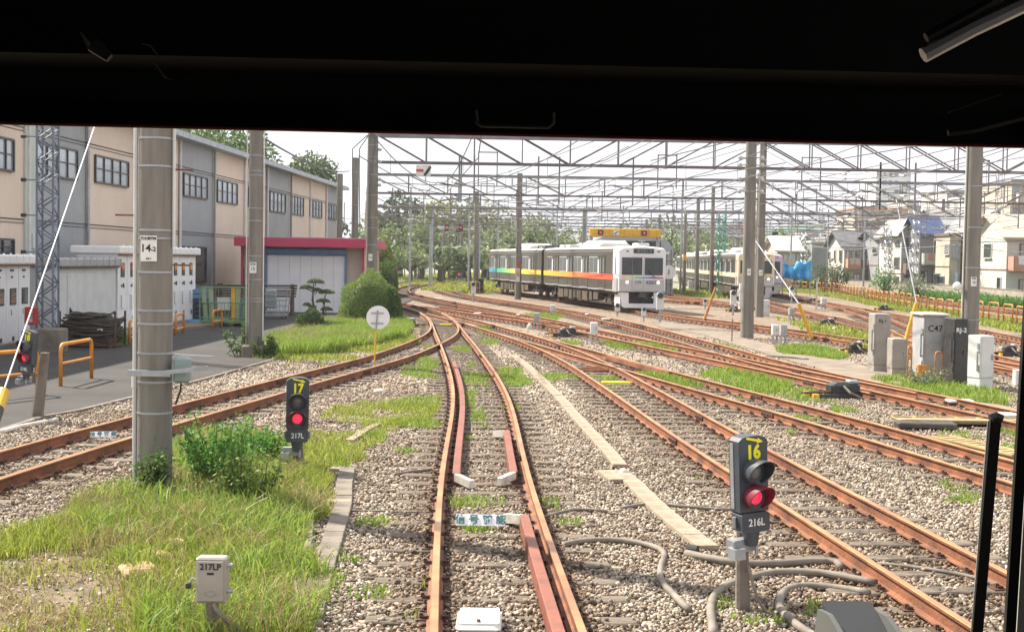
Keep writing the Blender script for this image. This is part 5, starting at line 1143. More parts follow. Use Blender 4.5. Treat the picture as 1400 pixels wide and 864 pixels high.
# ================================================================= HOOPS, STRUTS, STAKES
def hoop(p0, p1, h, label, r=.035, mid=.45, mat='orange_paint', group=None, name='guard_hoop'):
    p0, p1 = Vector(p0), Vector(p1); d = p1 - p0; L = d.length; T = thing(name, label, 'guard hoop', p0, math.atan2(d.y, d.x), group); c = min(.12, L * .35)
    pts = [(0, 0, 0), (0, 0, h - c), (c * .3, 0, h - c * .3), (c, 0, h), (L - c, 0, h), (L - c * .3, 0, h - c * .3), (L, 0, h - c), (L, 0, 0)]
    MB().tube(pts, r, 8).build('bent_tube', mat, T, smooth='all')
    if mid: MB().tube([(0, 0, h * mid), (L, 0, h * mid)], r * .75, 7).build('cross_bar', mat, T)
    return T
hoop(G(83, 530), G(125, 519), .90, 'orange guard hoop on the asphalt right of the leaning signal post', .042, .55)
hoop(G(-30, 550), G(51, 541), .90, 'orange guard hoop at the far left behind the tilted signal', .042, .5)
hoop(G(177, 472), G(196, 468), .75, 'orange guard hoop half hidden behind the nearest thick pole', .045, .3); hoop(G(240, 459), G(251, 456), .72, 'orange guard hoop in front of the end of the white cabinets', .045, .3); hoop(G(291, 450), G(303, 448), .70, 'orange guard hoop in front of the green trolleys', .045, .4)
hoop(G(1240.5, 518), G(1245.5, 518), .80, 'narrow orange hoop between the low grey box and the orange box', .02, 0); hoop(G(1278, 522), G(1286.5, 522), .74, 'narrow orange hoop in front of the C47 cabinet door', .02, 0)
fpx = [(1400, 448.5), (1388, 446), (1360, 441.5), (1340, 438.8), (1320, 436.2), (1297, 433), (1261, 426.4), (1222, 419.2), (1190, 412), (1165, 406.5), (1149, 403), (1128, 400), (1105, 398), (1085, 396.5), (1066, 395)]
FP = resample(catmull([tuple(G(*p)[:2]) for p in fpx], .2), 2.35); cnt = 0
for k in range(len(FP) - 1):
    if cnt >= 72: break
    a = FP[k]; d = (FP[k + 1] - a); d /= np.linalg.norm(d); b = a + d * 1.45
    hoop((a[0], a[1], 0), (b[0], b[1], 0), .98 + .05 * math.sin(k * 7), f'{ordn(cnt)} rusty orange hoop counted from the right end of the long row', .042, .48, 'rusty_orange', 'orange hoops in a row along the track'); cnt += 1
for x0, y0, x1, y1, lab, mt in ((962, 440, 979, 392, 'rusty yellow strut leaning right beside the front train', 'rusty_orange'), (1111, 465, 1092, 415, 'bright yellow sleeve at the foot of a guy wire right of the twin relay box', 'yellow_paint'), (1237, 470, 1253, 414, 'bright yellow strut leaning behind the C47 cabinet', 'yellow_paint'), (991, 406, 991, 383, 'upright yellow tube beside the green lattice mast', 'yellow_paint')):
    a = G(x0, y0); b = R(x1, y1, a.y); T = thing('strut', lab, 'strut', a); q = b - a; MB().cyl((0, 0, 0), q, .075 if mt != 'rusty_orange' else .06, n=10).build('sleeve', mt, T)
    if x0 > 1100: MB().tube([q, q + (Vector((-.55, 6, 2.4)) if x0 < 1200 else Vector((.6, 5, 4)))], .025, 6).build('guy_line', 'galvanised', T)
for px, py, yt, r_, mt, lab in ((1116, 423, 385, .06, 'worn_white', 'thin white marker post right of the yellow guy sleeve'), (1000.5, 467, 436, .02, 'rust', 'thin rusty rod standing left of the thick mast'), (1127, 402, 375, .08, 'rust', 'brown stake left one of a pair before the hoops'), (1137, 402, 376, .08, 'rust', 'brown stake right one of a pair before the hoops'), (981, 404, 390, .1, 'yellow_paint', 'short yellow stake by the rusty strut')):
    b = G(px, py); o = MB().cyl((0, 0, 0), (0, 0, HZ(px, yt, b.y)), r_, n=8).build('stake', mt, None, loc=b); tag(o, lab, 'stake')
for px, py, lab in ((644, 402, 'orange frame beside the dwarf signal at the train tail'), (571, 382, 'low orange frame at the foot of the banded far mast')):
    b = G(px, py); hoop(b, b + Vector((.7, 0, 0)), 1.0, lab, .04, .5)
# ================================================================= TRAINS
def car_section(w_=1.4, zb=1.02, zs=3.28, zt=3.56):
    pts = [(-w_, zb), (w_, zb)]; 
    for a in range(0, 91, 15):
        t = rad(a); pts.append((w_ - .28 + .28 * math.cos(t) , zs + .20 * math.sin(t)))
    pts.append((0, zt))
    for a in range(90, -1, -15):
        t = rad(a); pts.append((-w_ + .28 - .28 * math.cos(t), zs + .20 * math.sin(t)))
    return pts
RZB = 0.165
def seg_mesh(mb, secs):
    n = len(secs[0]); vs = [v for s in secs for v in s]; fs = [(i * n + k, i * n + (k + 1) % n, (i + 1) * n + (k + 1) % n, (i + 1) * n + k) for i in range(len(secs) - 1) for k in range(n)]
    fs += [tuple(range(n - 1, -1, -1)), tuple(range((len(secs) - 1) * n, len(secs) * n))]; return mb.add(vs, fs)
def car(T, loc, rz, L, front=None, stripes=('s_red',) * 4, ndoor=4, roofstuff='ac', numb='1779'):
    """local: x across, y from the front (0) backwards (L), z above the rail top"""
    sec = car_section(); mb = MB(); 
    seg_mesh(mb, [[(x, y, z) for x, z in sec] for y in (.02 if not front else 1.0, L)])
    body = mb.build('car_body', 'steel_train', T, smooth=True); body.location = loc; body.rotation_euler[2] = rz
    def P(mb, name, mat, smooth=False): return mb.build(name, mat, body, smooth=smooth)
    # roof sheet
    mb = MB(); rs = [(x, z + .015) for x, z in sec if z > 3.36]; rs = [(rs[0][0], rs[0][1] - .05)] + rs + [(rs[-1][0], rs[-1][1] - .05)]
    seg_mesh(mb, [[(x, y, z) for x, z in rs] for y in (.9 if front else .05, L - .03)]); P(mb, 'roof', 'train_roof', True)
    y0 = 1.75 if front else 1.0; dy = (L - y0 - 1.6) / ndoor; dc = [y0 + dy * (k + .5) - (.35 if front else 0) for k in range(ndoor)]
    for side in (-1, 1):
        X = side * 1.402
        for k, yc in enumerate(dc):
            mb = MB(); mb.box((X, yc, 2.05), (.02, 1.36, 1.86)); d_ = P(mb, 'door', 'steel_train')
            mb = MB()
            for e in (-.69, 0, .69): mb.box((X + side * .008, yc + e, 2.05), (.02, .035 if e else .025, 1.9))
            mb.box((X + side * .008, yc, 3.0), (.02, 1.4, .04)); P(mb, 'door_gap', 'door_line')
            for e in (-.34, .34): mb = MB(); mb.bevbox((X + side * .012, yc + e, 2.42), (.02, .40, .88), .004); P(mb, 'door_window', 'train_screen'); mb = MB(); mb.box((X + side * .016, yc + e, 2.42), (.02, .06, .78)); P(mb, 'door_sticker', 'train_silver')
            mb = MB(); mb.box((X + side * .03, yc, 1.10), (.08, 1.5, .04)); P(mb, 'door_step', 'train_silver')
        wc = [(a + b) / 2 for a, b in zip(dc[:-1], dc[1:])] + [dc[-1] + dy * .5]
        for k, yc in enumerate(wc):
            ww = dy - 1.36 - .75 if k < len(wc) - 1 else min(1.3, dy - 2)
            mb = MB(); mb.box((X, yc, 2.45), (.03, ww + .1, .96)); P(mb, 'window_frame', 'train_silver')
            mb = MB(); mb.box((X + side * .008, yc - ww * .26, 2.45), (.03, ww * .46, .86)); mb.box((X + side * .008, yc + ww * .26, 2.45), (.03, ww * .46, .86)); P(mb, 'window_pane', 'train_screen')
            mb = MB(); mb.box((X + side * .012, yc - ww / 2 - .24, 2.36), (.02, .26, .8)); P(mb, 'wall_panel', 'train_white')
        ns = len(stripes); ya = .95 if front else .05
        for k, m_ in enumerate(stripes):
            a = ya + (L - .05 - ya) * k / ns; b = ya + (L - .05 - ya) * (k + 1) / ns
            mb = MB(); mb.box((X + side * .018, (a + b) / 2, 1.80), (.012, b - a, .33)); P(mb, 'colour_band', m_)
        mb = MB(); mb.box((X, L / 2, 1.05), (.05, L - 1.2, .07)); mb.box((X, L / 2, 3.24), (.04, L - 1.5, .03)); P(mb, 'beading', 'train_silver')
    # underframe, equipment and bogies
    mb = MB(); mb.box((0, L / 2, .93), (2.5, L - 1.2, .16)); P(mb, 'underframe', 'underframe')
    rr = random.Random(int(L * 10) + len(stripes)); y = 4.6
    while y < L - 4.8:
        l = rr.uniform(.7, 1.5); h = rr.uniform(.42, .62)
        for side in (-1, 1): mb = MB(); mb.bevbox((side * .95, y + l / 2, .85 - h / 2), (.75, l, h), .02); P(mb, 'equipment_box', rr.choice(['underframe', 'equip_brown', 'equip_brown', 'dark_metal']))
        y += l + rr.uniform(.12, .45)
    for yb in (2.6, L - 2.6):
        mb = MB(); mb.box((0, yb, .55), (2.1, .5, .3)); 
        for side in (-1, 1): mb.bevbox((side * 1.0, yb, .50), (.16, 2.9, .26), .03); mb.box((side * 1.06, yb, .62), (.18, .5, .42)); mb.cyl((side * 1.05, yb - 1.05, .43), (side * 1.14, yb - 1.05, .43), .13, n=10); mb.cyl((side * 1.05, yb + 1.05, .43), (side * 1.14, yb + 1.05, .43), .13, n=10)
        bg_ = P(mb, 'bogie_frame', 'underframe')
        for dy_ in (-1.05, 1.05):
            mb = MB()
            for side in (-1, 1): mb.cyl((side * .50, yb + dy_, .43), (side * .63, yb + dy_, .43), .43, n=20)
            mb.cyl((-.5, yb + dy_, .43), (.5, yb + dy_, .43), .07, n=8); P(mb, 'wheelset', 'dark_rust', True)
    # roof units
    def unit(y0, l, h, wd=.95, mat='train_roof'):
        mb = MB(); secu = [(-wd, 3.5), (-wd, 3.5 + h * .5), (-wd * .78, 3.5 + h), (wd * .78, 3.5 + h), (wd, 3.5 + h * .5), (wd, 3.5)]
        k = .92; a = [(x, y0 + .0, z if z < 3.55 else 3.5 + (z - 3.5) * .55) for x, z in secu]; b = [(x, y0 + .45, z) for x, z in secu]; c = [(x, y0 + l - .45, z) for x, z in secu]; d = [(x, y0 + l, z if z < 3.55 else 3.5 + (z - 3.5) * .55) for x, z in secu]
        seg_mesh(mb, [a, b, c, d]); u_ = P(mb, 'cooling_unit', mat, True); mb = MB()
        for q in range(6): mb.box((0, y0 + l * .3 + q * .14, 3.5 + h + .01), (1.3, .05, .03))
        mb.build('grille', 'dark_metal', body)
    unit(L * .30, 4.2, .42); 
    if roofstuff == 'panto':
        mb = MB(); y = 3.0
        for e in (-.6, .6): mb.cyl((e, y, 3.72), (e, y + 1.6, 3.72), .04, n=6); mb.cyl((e, y, 3.5), (e, y, 3.75), .05, n=6); mb.cyl((e, y + 1.6, 3.5), (e, y + 1.6, 3.75), .05, n=6)
        mb.cyl((-.6, y, 3.72), (.6, y, 3.72), .04, n=6); mb.cyl((-.6, y + 1.6, 3.72), (.6, y + 1.6, 3.72), .04, n=6)
        mb.cyl((0, y + .2, 3.75), (0, y + 1.9, 4.35), .045, n=6); mb.cyl((0, y + 1.9, 4.35), (0, y + .5, 5.25), .035, n=6); mb.cyl((-.8, y + .4, 5.27), (.8, y + .4, 5.27), .03, n=6); mb.cyl((-.8, y + .7, 5.27), (.8, y + .7, 5.27), .03, n=6)
        P(mb, 'pantograph', 'dark_metal')
    for y in (1.8, L * .75, L * .85): mb = MB(); mb.bevbox((rr.choice((-.5, .4)), y, 3.62), (.7, 1.1, .2), .04); P(mb, 'roof_box', 'dark_metal' if roofstuff == 'panto' else 'train_roof')
    if front:
        cm, accent = front
        # rounded moulded nose
        secs = []
        for y, kx, kz in ((1.02, 1.0, 1.0), (.60, .998, .998), (.28, .985, .985), (.10, .965, .96), (.0, .93, .935)):
            secs.append([(x * kx, y, (z - 2.2) * kz + 2.2 + (.012 if kz == 1 else 0)) for x, z in car_section(1.41, .98, 3.28, 3.58)])
        mb = MB(); seg_mesh(mb, secs); nose = P(mb, 'nose', cm, True)
        mb = MB(); mb.box((0, -.004, 1.36), (2.54, .02, .66)); mb.box((-1.395, .55, 1.38), (.035, .8, .74)); P(mb, 'lower_front', 'train_silver')
        for x0, x1, nm in ((-1.14, -.16, 'left'), (.02, .0, '')): pass
        for xa, xb in ((-1.15, -.03), (.15, 1.15)):
            mb = MB(); mb.bevbox(((xa + xb) / 2, -.012, 2.42), (xb - xa, .03, .92), .005); P(mb, 'windscreen', 'train_screen')
            mb = MB(); xm, zm, hw, hh = (xa + xb) / 2, 2.42, (xb - xa) / 2, .46; mb.tube([(xm - hw, -.03, zm - hh), (xm + hw, -.03, zm - hh), (xm + hw, -.03, zm + hh), (xm - hw, -.03, zm + hh), (xm - hw, -.03, zm - hh)], .018, 5); P(mb, 'windscreen_rubber', 'black_rubber')
        mb = MB(); mb.box((-.50, -.035, 2.42), (.07, .02, .9)); P(mb, 'door_post', 'dark_metal')
        mb = MB(); mb.tube([(-.57, -.02, 1.12), (-.57, -.02, 2.96), (.08, -.02, 2.96), (.08, -.02, 1.12), (-.57, -.02, 1.12)], .011, 5); P(mb, 'door_outline', 'grey_paint')
        mb = MB(); mb.box((.06, -.008, 3.26), (1.16, .04, .26)); ds = P(mb, 'destination_display', 'train_screen')
        if numb: text('富士見ヶ丘', .17, 'letter_grey', body, (.10, -.032, 3.25), name='display_lettering', sx=1.0)
        for x in (-.86, .92): mb = MB(); mb.bevbox((x, .02, 3.24), (.16, .05, .09), .01); P(mb, 'marker_lamp', 'dark_metal'); mb = MB(); mb.cyl((x + (.0), -.02, 1.54), (x, .02, 1.54), .105, n=16); P(mb, 'headlamp_ring', 'train_silver', True); mb = MB(); mb.cyl((x, -.03, 1.54), (x, 0, 1.54), .08, n=16); P(mb, 'headlamp', 'lamp_warm')
        cols = ['s_amber', 's_yellow', 's_lime', 's_green', 's_teal', 's_blue', 's_navy', 's_purple', 's_crimson'] if accent is None else [accent]
        for k, m_ in enumerate(cols):
            a = -1.18 + 2.38 * k / len(cols); mb = MB(); mb.box((a + 1.19 / len(cols), -.022, 1.80), (2.38 / len(cols), .02, .06)); P(mb, 'front_band', m_)
        if numb: text(numb, .20, 'letter_black', body, (-.24, -.022, 1.52), bold=.003, name='number_lettering', sx=.95); text('KEIO', .25, 'letter_blue', body, (.50, -.022, 1.52), bold=.005, shear=.25, name='logo_lettering', sx=1.05); text('5', .07, 'letter_black', body, (-.24, -.022, 1.34), name='number_lettering')
        mb = MB(); mb.tube([(.25, -.05, 2.35), (.48, -.06, 2.02), (.72, -.05, 1.82)], .018, 5); P(mb, 'wiper', 'black_rubber')
        # skirt and coupler
        mb = MB(); sk = [(-1.22, .98), (-1.10, .22), (-.98, .12), (.98, .12), (1.10, .22), (1.22, .98), (.72, .98), (.72, .36), (-.72, .36), (-.72, .98)]
        vs = [(x, .10, z) for x, z in sk] + [(x, .22, z) for x, z in sk]; n = len(sk)
        mb.add(vs, [(0, 1, 2, 8, 9), (2, 3, 7, 8), (3, 4, 5, 6, 7), (10, 19, 18, 12, 11), (12, 18, 17, 13), (13, 17, 16, 15, 14)] + [(i, i + n, (i + 1) % n + n, (i + 1) % n) for i in range(n)]); mb.box((-1.2, .7, .58), (.04, 1.1, .75)); mb.box((1.2, .7, .58), (.04, 1.1, .75)); P(mb, 'skirt', 'train_white' if numb else 'train_silver')
        mb = MB(); mb.box((0, .6, .66), (1.5, .05, .62)); P(mb, 'coupler_pocket', 'black_paint')
        mb = MB(); mb.bevbox((0, .02, .80), (.34, .5, .26), .03); mb.box((-.2, -.1, .78), (.12, .2, .2)); mb.bevbox((0, .0, 1.0), (.9, .25, .06), .01); mb.cyl((-.5, .1, .7), (.5, .1, .62), .03, n=6); mb.cyl((.45, 0, .6), (.45, .25, .6), .05, n=8); P(mb, 'coupler', 'dark_metal')
        mb = MB(); mb.cyl((.1, .55, 3.55), (.1, .55, 3.85), .03, n=6); mb.cyl((-.1, .55, 3.82), (.3, .55, 3.82), .02, n=6); P(mb, 'whistle', 'train_silver')
        for side in (-1,):
            mb = MB(); mb.box((-1.418, .45, 2.45), (.02, .05, .9)); P(mb, 'edge_line', 'dark_metal')
    # gangway and end coupler
    mb = MB(); mb.box((0, L + .2, 2.2), (1.2, .5, 2.0)); mb.box((0, L + .2, .8), (.3, .7, .2)); P(mb, 'gangway', 'underframe')
    return body
def place(front, back): d = Vector(back) - Vector(front); return math.atan2(-d.x, d.y)
T1 = thing('train', 'silver train with white face numbered 1779 and a rainbow band, stopped in the yard', 'train', (7.15, 72.7, RZB))
o = Vector((7.15, 72.7, 0)); c1 = Vector((3.42, 92.6, 0)); c2 = Vector((-.75, 112.4, 0)); c3 = Vector((-6.6, 131.0, 0))
car(T1, (0, 0, 0), place(o, c1), 19.6, ('train_white', None), ['band_warm'], roofstuff='ac')
a = o.lerp(c1, 1.008); car(T1, (a.x - o.x, a.y - o.y, 0), place(a, c2), 19.4, None, ['band_cool'], roofstuff='panto')
T2 = thing('train', 'silver train with cream upper face, standing behind the two thick masts', 'train', (18.1, 98, RZB))
o2 = Vector((18.1, 98, 0)); prev = o2
for k, q in enumerate(((19.15, 117.4), (20.3, 136.9), (21.6, 156.4), (23.2, 175.8))):
    q = Vector((*q, 0)); car(T2, (prev.x - o2.x, prev.y - o2.y, 0), place(prev, q), 19.2, ('train_cream', 's_amber') if k == 0 else None, ['train_cream'], roofstuff='panto' if k == 1 else 'ac', numb=None); prev = prev.lerp(q, 1.015)
T3 = thing('train', 'silver train with mauve upper face, mostly hidden behind the cream faced train', 'train', (21.75, 113, RZB))
for k in range(2): car(T3, (1.0 * k, 19.6 * k, 0), -.05, 19.2, ('train_mauve', 's_purple') if k == 0 else None, ['s_purple'] * 2, numb=None)

# ================================================================= DEPOT HALL ON THE LEFT
X0, SL = -18.5, .0394
def dpx(px): return -X0 / ((700 - px) / F + SL)          # distance at which the facade is seen in this column
ang = -math.atan(SL); u_ = Vector((SL, 1, 0)).normalized()
Fo = Vector((X0 + SL * 30, 30, 0)); T = thing('depot_hall', 'long depot hall clad in beige and grey panels with teal eave', 'building', Fo, ang)
sl = lambda px: (dpx(px) - 30) * math.sqrt(1 + SL * SL)     # metres along the facade from its origin
ZT = HZ(300, 208.5, dpx(300)); ZB1 = 4.1; ZB2 = HZ(150, 290, dpx(150))
zf = lambda px, y: HZ(px, y, dpx(px))
mb = MB(); mb.box((-9, 40, ZT / 2), (17.9, sl(460) + 1 + 12 - .1 - 0, ZT - .1)) if 0 else None
Lend = sl(461); mb = MB(); mb.box((-9.1, (Lend - 6) / 2, ZT / 2 - .05), (18, Lend + 6, ZT - .1)); mb.build('core', 'grey_wall', T)
segs = [(-40, 33, 'beige_clad'), (42, 115, 'grey_clad'), (116, 242, 'beige_clad'), (243, 288, 'grey_clad'), (289, 361, 'beige_clad'), (362, 393, 'grey_clad'), (393, 443, 'beige_clad'), (443, 461, 'grey_clad')]
for a, b, m_ in segs:
    ya, yb = (sl(a) if a > -30 else -6), sl(b); mb = MB(); mb.box((-.04, (ya + yb) / 2, ZT / 2), (.12, yb - ya - .06, ZT)); mb.build('wall_panel', m_, T)
mb = MB(); mb.box((.02, sl(37.5), ZT / 2), (.16, .9, ZT)); mb.build('corner_column', 'pale_green_paint', T)
mb = MB()
for zj in (zf(150, 204), zf(120, 307)): mb.box((.03, (Lend - 6) / 2, zj), (.04, Lend + 6, .035)); mb.box((.03, (Lend - 6) / 2, zj - .12), (.04, Lend + 6, .02))
mb.build('joint_strip', 'dark_metal', T)
mb = MB(); mb.box((.25, (Lend - 6) / 2, ZT + .10), (.9, Lend + 7, .28)); mb.build('eave', 'eave_teal', T)
mb = MB(); mb.box((.72, (Lend - 6) / 2, ZT + .06), (.12, Lend + 7, .24)); mb.build('gutter', 'galvanised', T)
mb = MB(); mb.add([(-9, -6, ZT + .9), (.2, -6, ZT + .22), (.2, Lend + .5, ZT + .22), (-9, Lend + .5, ZT + .9), (-18.5, -6, ZT + .2), (-18.5, Lend + .5, ZT + .2), (-9, -6, ZT + .1), (-9, Lend + .5, ZT + .1)], [(0, 1, 2, 3), (4, 0, 3, 5), (1, 0, 6), (3, 2, 7)]); mb.build('roof', 'eave_teal', T)
for px, m_ in ((34.5, 'white_trim'), (115.5, 'shutter_blue'), (182, 'white_trim'), (242, 'white_trim'), (289, 'eave_teal'), (331, 'white_trim'), (362, 'white_trim'), (394, 'blue_steel'), (421, 'white_trim'), (443, 'white_trim')):
    y = sl(px); mb = MB(); mb.cyl((.12, y, 0), (.12, y, ZT), .065, n=8); mb.cyl((.12, y, ZT), (.6, y, ZT + .1), .06, n=8); mb.build('downpipe', m_ if m_ != 'shutter_blue' else 'galvanised', T, smooth=True)
def hall_window(pa, pb, yt, yb, panes=4, mat='sky_glass'):
    ya, yb_ = sl(pa), sl(pb); pc = (pa + pb) / 2; z1, z0 = zf(pc, yt), zf(pc, yb); yc, wy = (ya + yb_) / 2, yb_ - ya
    mb = MB(); t = .07
    mb.box((.05, yc, z0), (.12, wy, t)); mb.box((.05, yc, z1), (.12, wy, t)); mb.box((.05, ya, (z0 + z1) / 2), (.12, t, z1 - z0)); mb.box((.05, yb_, (z0 + z1) / 2), (.12, t, z1 - z0))
    for k in range(1, panes): mb.box((.055, ya + wy * k / panes, (z0 + z1) / 2), (.09, t * (1.3 if k == panes // 2 else .9), z1 - z0))
    mb.box((.055, yc, z0 + (z1 - z0) * .52), (.07, wy, .04)); wf = mb.build('window', 'window_frame', T)
    for k in range(panes): mb = MB(); mb.box((.035, ya + wy * (k + .5) / panes, (z0 + z1) / 2), (.03, wy / panes - .02, z1 - z0)); mb.build('pane', mat, wf)
for w_ in ((-30, 15, 187, 231), (46, 102, 200.5, 242), (127, 172, 217.5, 252.5), (248, 280, 240.5, 270), (294, 321, 249, 278), (333.5, 345, 256, 283), (366, 387, 264, 290), (396, 412, 269.5, 294), (421, 437, 275, 297), (443.5, 457, 280, 300)): hall_window(*w_)
hall_window(-30, 15, 327, 350, 3, 'glass'); hall_window(247, 279, 338, 386, 2, 'glass')
mb = MB(); mb.box((.1, sl(41), zf(41, 330)), (.12, .3, .5)); mb.build('switch_box', 'light_grey', T)

# shutter garage
b0, b1 = G(330, 427.5), G(497, 427.5); gy = 66.0; xa, xb = (330 - 700) / F * gy, (496 - 700) / F * gy; zt = HZ(420, 338, gy); zr = HZ(420, 326, gy)
T = thing('garage', 'low beige garage with crimson fascia and a wide white roller shutter', 'building', ((xa + xb) / 2, gy, 0)); hw = (xb - xa) / 2; cx = (xa + xb) / 2
X = lambda px: (px - 700) / F * gy - cx
mb = MB(); mb.box((0, 4.2, zt / 2), (hw * 2 - .1, 8, zt)); mb.build('walls', 'cream', T)
mb = MB(); mb.box((0, 3.9, (zt + zr) / 2), (hw * 2 + .5, 9.4, zr - zt)); mb.build('fascia', 'maroon', T)
mb = MB(); mb.box((0, 4.0, zr + .02), (hw * 2 + .2, 9.0, .05)); mb.build('bounce_cover', 'grey_paint', T)  # grey sheet added on the unseen top, stops red bounce onto the hall
mb = MB(); mb.box(((X(364) + X(470)) / 2, .14, 1.55), (X(470) - X(364), .06, 3.1)); sh = mb.build('shutter', 'shutter_white', T)
mb = MB()
for k in range(1, 7): mb.box((X(364) + (X(470) - X(364)) * k / 7, .105, 1.55), (.025, .015, 3.1))
mb.build('shutter_seams', 'light_grey', sh)
mb = MB(); mb.cyl((X(363), .02, zt - .22), (X(471.5), .02, zt - .22), .20, n=14); mb.build('shutter_drum', 'shutter_blue', T, smooth=True)
for px in (363, 471.5): mb = MB(); mb.box((X(px), .06, 1.6), (.10, .14, 3.2)); mb.build('guide_rail', 'shutter_blue', T)
mb = MB(); mb.box((X(357), .03, 1.8), (.16, .1, 3.6)); mb.build('drain_pipe', 'shutter_blue', T)
for px in (330.5, 495.5): mb = MB(); mb.box((X(px), -.02, zt / 2), (.12, .2, zt)); mb.build('post', 'maroon', T)
mb = MB(); mb.bevbox((X(345), .0, 1.2), (.8, .2, 2.1), .02); mb.build('side_door', 'grey_wall', T)

# white and grey equipment housings along the hall
def housing(pxa, ya_, pxb, yb_, yt, label, mat, roofmat='white_sheet', depth=1.5, doors=(), overhang=.18, plinth=.15, rooft=.28):
    a, b = G(pxa, ya_), G(pxb, yb_); d = b - a; L = d.length; an = math.atan2(-d.x, d.y); T = thing('equipment_housing', label, 'equipment housing', a, an); H = HZ((pxa + pxb) / 2, yt, (a.y + b.y) / 2)
    mb = MB(); mb.box((-depth / 2, L / 2, plinth / 2), (depth + .15, L + .1, plinth)); mb.build('plinth', 'concrete', T)
    mb = MB(); mb.bevbox((-depth / 2, L / 2, (H - rooft + plinth) / 2), (depth, L, H - rooft - plinth), .02); mb.build('body', mat, T)
    mb = MB(); mb.bevbox((-depth / 2, L / 2, H - rooft / 2), (depth + overhang * 2, L + .25, rooft), .04); rf = mb.build('roof', roofmat, T)
    n = max(2, int(L / .55)); mb = MB()
    for k in range(n): mb.sphere((overhang * .6, L * (k + .5) / n, H), .045, 8, 5); mb.box((overhang + .005, L * (k + 1) / n, H - rooft / 2), (.02, .03, rooft * .95))
    mb.build('roof_studs', roofmat, rf)
    mb = MB(); mb.box((overhang * .5, L / 2, H - rooft - .02), (.1, L, .05)); mb.build('drip_edge', 'rust' if roofmat != 'grey_paint' else 'dark_metal', T)
    return T, L, H - rooft, plinth
T_, L, H, p0 = housing(-70, 493, 41, 472, 348, 'white cabinets at the far left with three windowed doors', 'white_sheet', depth=1.6)
for k in range(7):
    y = L - .55 - k * .98; mb = MB(); mb.bevbox((.012, y, (H + p0) / 2), (.03, .9, H - p0 - .1), .01); d_ = mb.build('door', 'white_sheet', T_)
    mb = MB(); mb.box((.035, y, H * .62), (.02, .5, .48)); mb.build('door_window', 'window_frame', d_); mb = MB(); mb.box((.045, y, H * .62), (.02, .42, .40)); mb.build('window_pane', 'glass', d_)
    mb = MB(); mb.tube([(.03, y - .22, H * .46), (.07, y - .22, H * .46), (.07, y - .22, H * .40)], .014, 6); mb.build('handle', 'galvanised', d_); mb = MB(); mb.box((.04, y - .1, H * .93), (.015, .26, .06)); mb.box((.04, y - .1, H * .85), (.015, .12, .05)); mb.box((.04, y, H * .12), (.015, .14, .12)); mb.build('labels', 'letter_black', d_)
T_, L, H, p0 = housing(78, 470, 158, 457, 353, 'plain light grey housing with one closed door between the white cabinets', 'light_grey', 'grey_paint', depth=2.0)
mb = MB(); mb.bevbox((.015, L * .36, (H + p0) / 2 - .1), (.03, L * .42, H - p0 - .3), .01); d_ = mb.build('door', 'light_grey', T_); mb = MB(); mb.box((.05, L * .18, H * .42), (.04, .05, .16)); mb.build('handle', 'letter_black', d_)
T_, L, H, p0 = housing(160, 456.6, 267, 442, 338, 'white cabinets half hidden by the nearest thick pole, gauges in their doors', 'white_sheet', depth=1.5)
for k in range(9):
    y = .4 + k * L / 9.2; mb = MB(); mb.bevbox((.012, y, (H + p0) / 2), (.03, L / 9.2 - .06, H - p0 - .1), .01); d_ = mb.build('door', 'white_sheet', T_)
    mb = MB(); mb.box((.035, y, H * .80), (.02, .34, .50)); mb.build('door_window', 'window_frame', d_); mb = MB(); mb.box((.046, y, H * .80), (.02, .27, .42)); mb.build('window_pane', 'glass', d_)
    if k == 1: mb = MB(); mb.box((.05, y, H * .87), (.02, .26, .16)); mb.build('red_label', 'paper_red', d_)
    mb = MB(); 
    for dy_, dz_ in ((-.1, 0), (.06, .05), (.08, -.03)): mb.cyl((.03, y + dy_, H * .60 + dz_), (.06, y + dy_, H * .60 + dz_), .04, n=8)
    mb.build('knobs', 'letter_black', d_); mb = MB(); mb.tube([(.03, y - .18, H * .48), (.07, y - .18, H * .48), (.07, y - .18, H * .32), (.07, y, H * .31)], .014, 6); mb.build('handle', 'galvanised', d_)
    mb = MB(); mb.box((.04, y + .05, H * .18), (.015, .12, .18)); mb.build('notice', 'house_brown', d_)
o = MB().prism([tuple(G(*p)[:2]) for p in ((150, 466), (275, 450), (330, 443), (330, 436), (262, 441), (150, 455))], 0.01, .14).build('kerb_step', 'concrete'); o['kind'] = 'structure'

# cable heap in a mesh cage
b = G(118, 477); T = thing('cable_heap', 'mesh cage overflowing with coiled black cable in front of the grey housing', 'cable heap', b); W2 = 39 / F * b.y; Hh = 1.05
mb = MB(); mb.box((0, .6, .12), (W2 * 1.9, 1.1, .1)); 
for sx in (-1, 1):
    for sy in (.1, 1.1): mb.box((sx * W2 * .97, sy, .6), (.05, .05, 1.0)); mb.cyl((sx * W2 * .8, sy, .0), (sx * W2 * .8, sy, .14), .08, n=8)
mb.build('cage', 'dark_rust', T)
mb = MB(); rr = random.Random(3)
for k in range(46):
    z = .2 + (k / 46) ** .8 * .82; cx_, cy = rr.uniform(-.18, .18), .6 + rr.uniform(-.1, .1); rx, ry = W2 * rr.uniform(.72, 1.0) * (1.0 if z < .85 else .75), .5 * rr.uniform(.8, 1.1)
    ph = rr.uniform(0, 6); tl = rr.uniform(-.08, .08); e_ = 3.2
    pts = []
    for i in range(25):
        a = i / 24 * 6.283 + ph; c, s_ = math.cos(a), math.sin(a); q = (abs(c) ** e_ + abs(s_) ** e_) ** (-1 / e_); pts.append((cx_ + rx * c * q * .95, cy + ry * s_ * q * .95, z + tl * c + .04 * math.sin(3 * a + k)))
    mb.tube(pts, .026, 5)
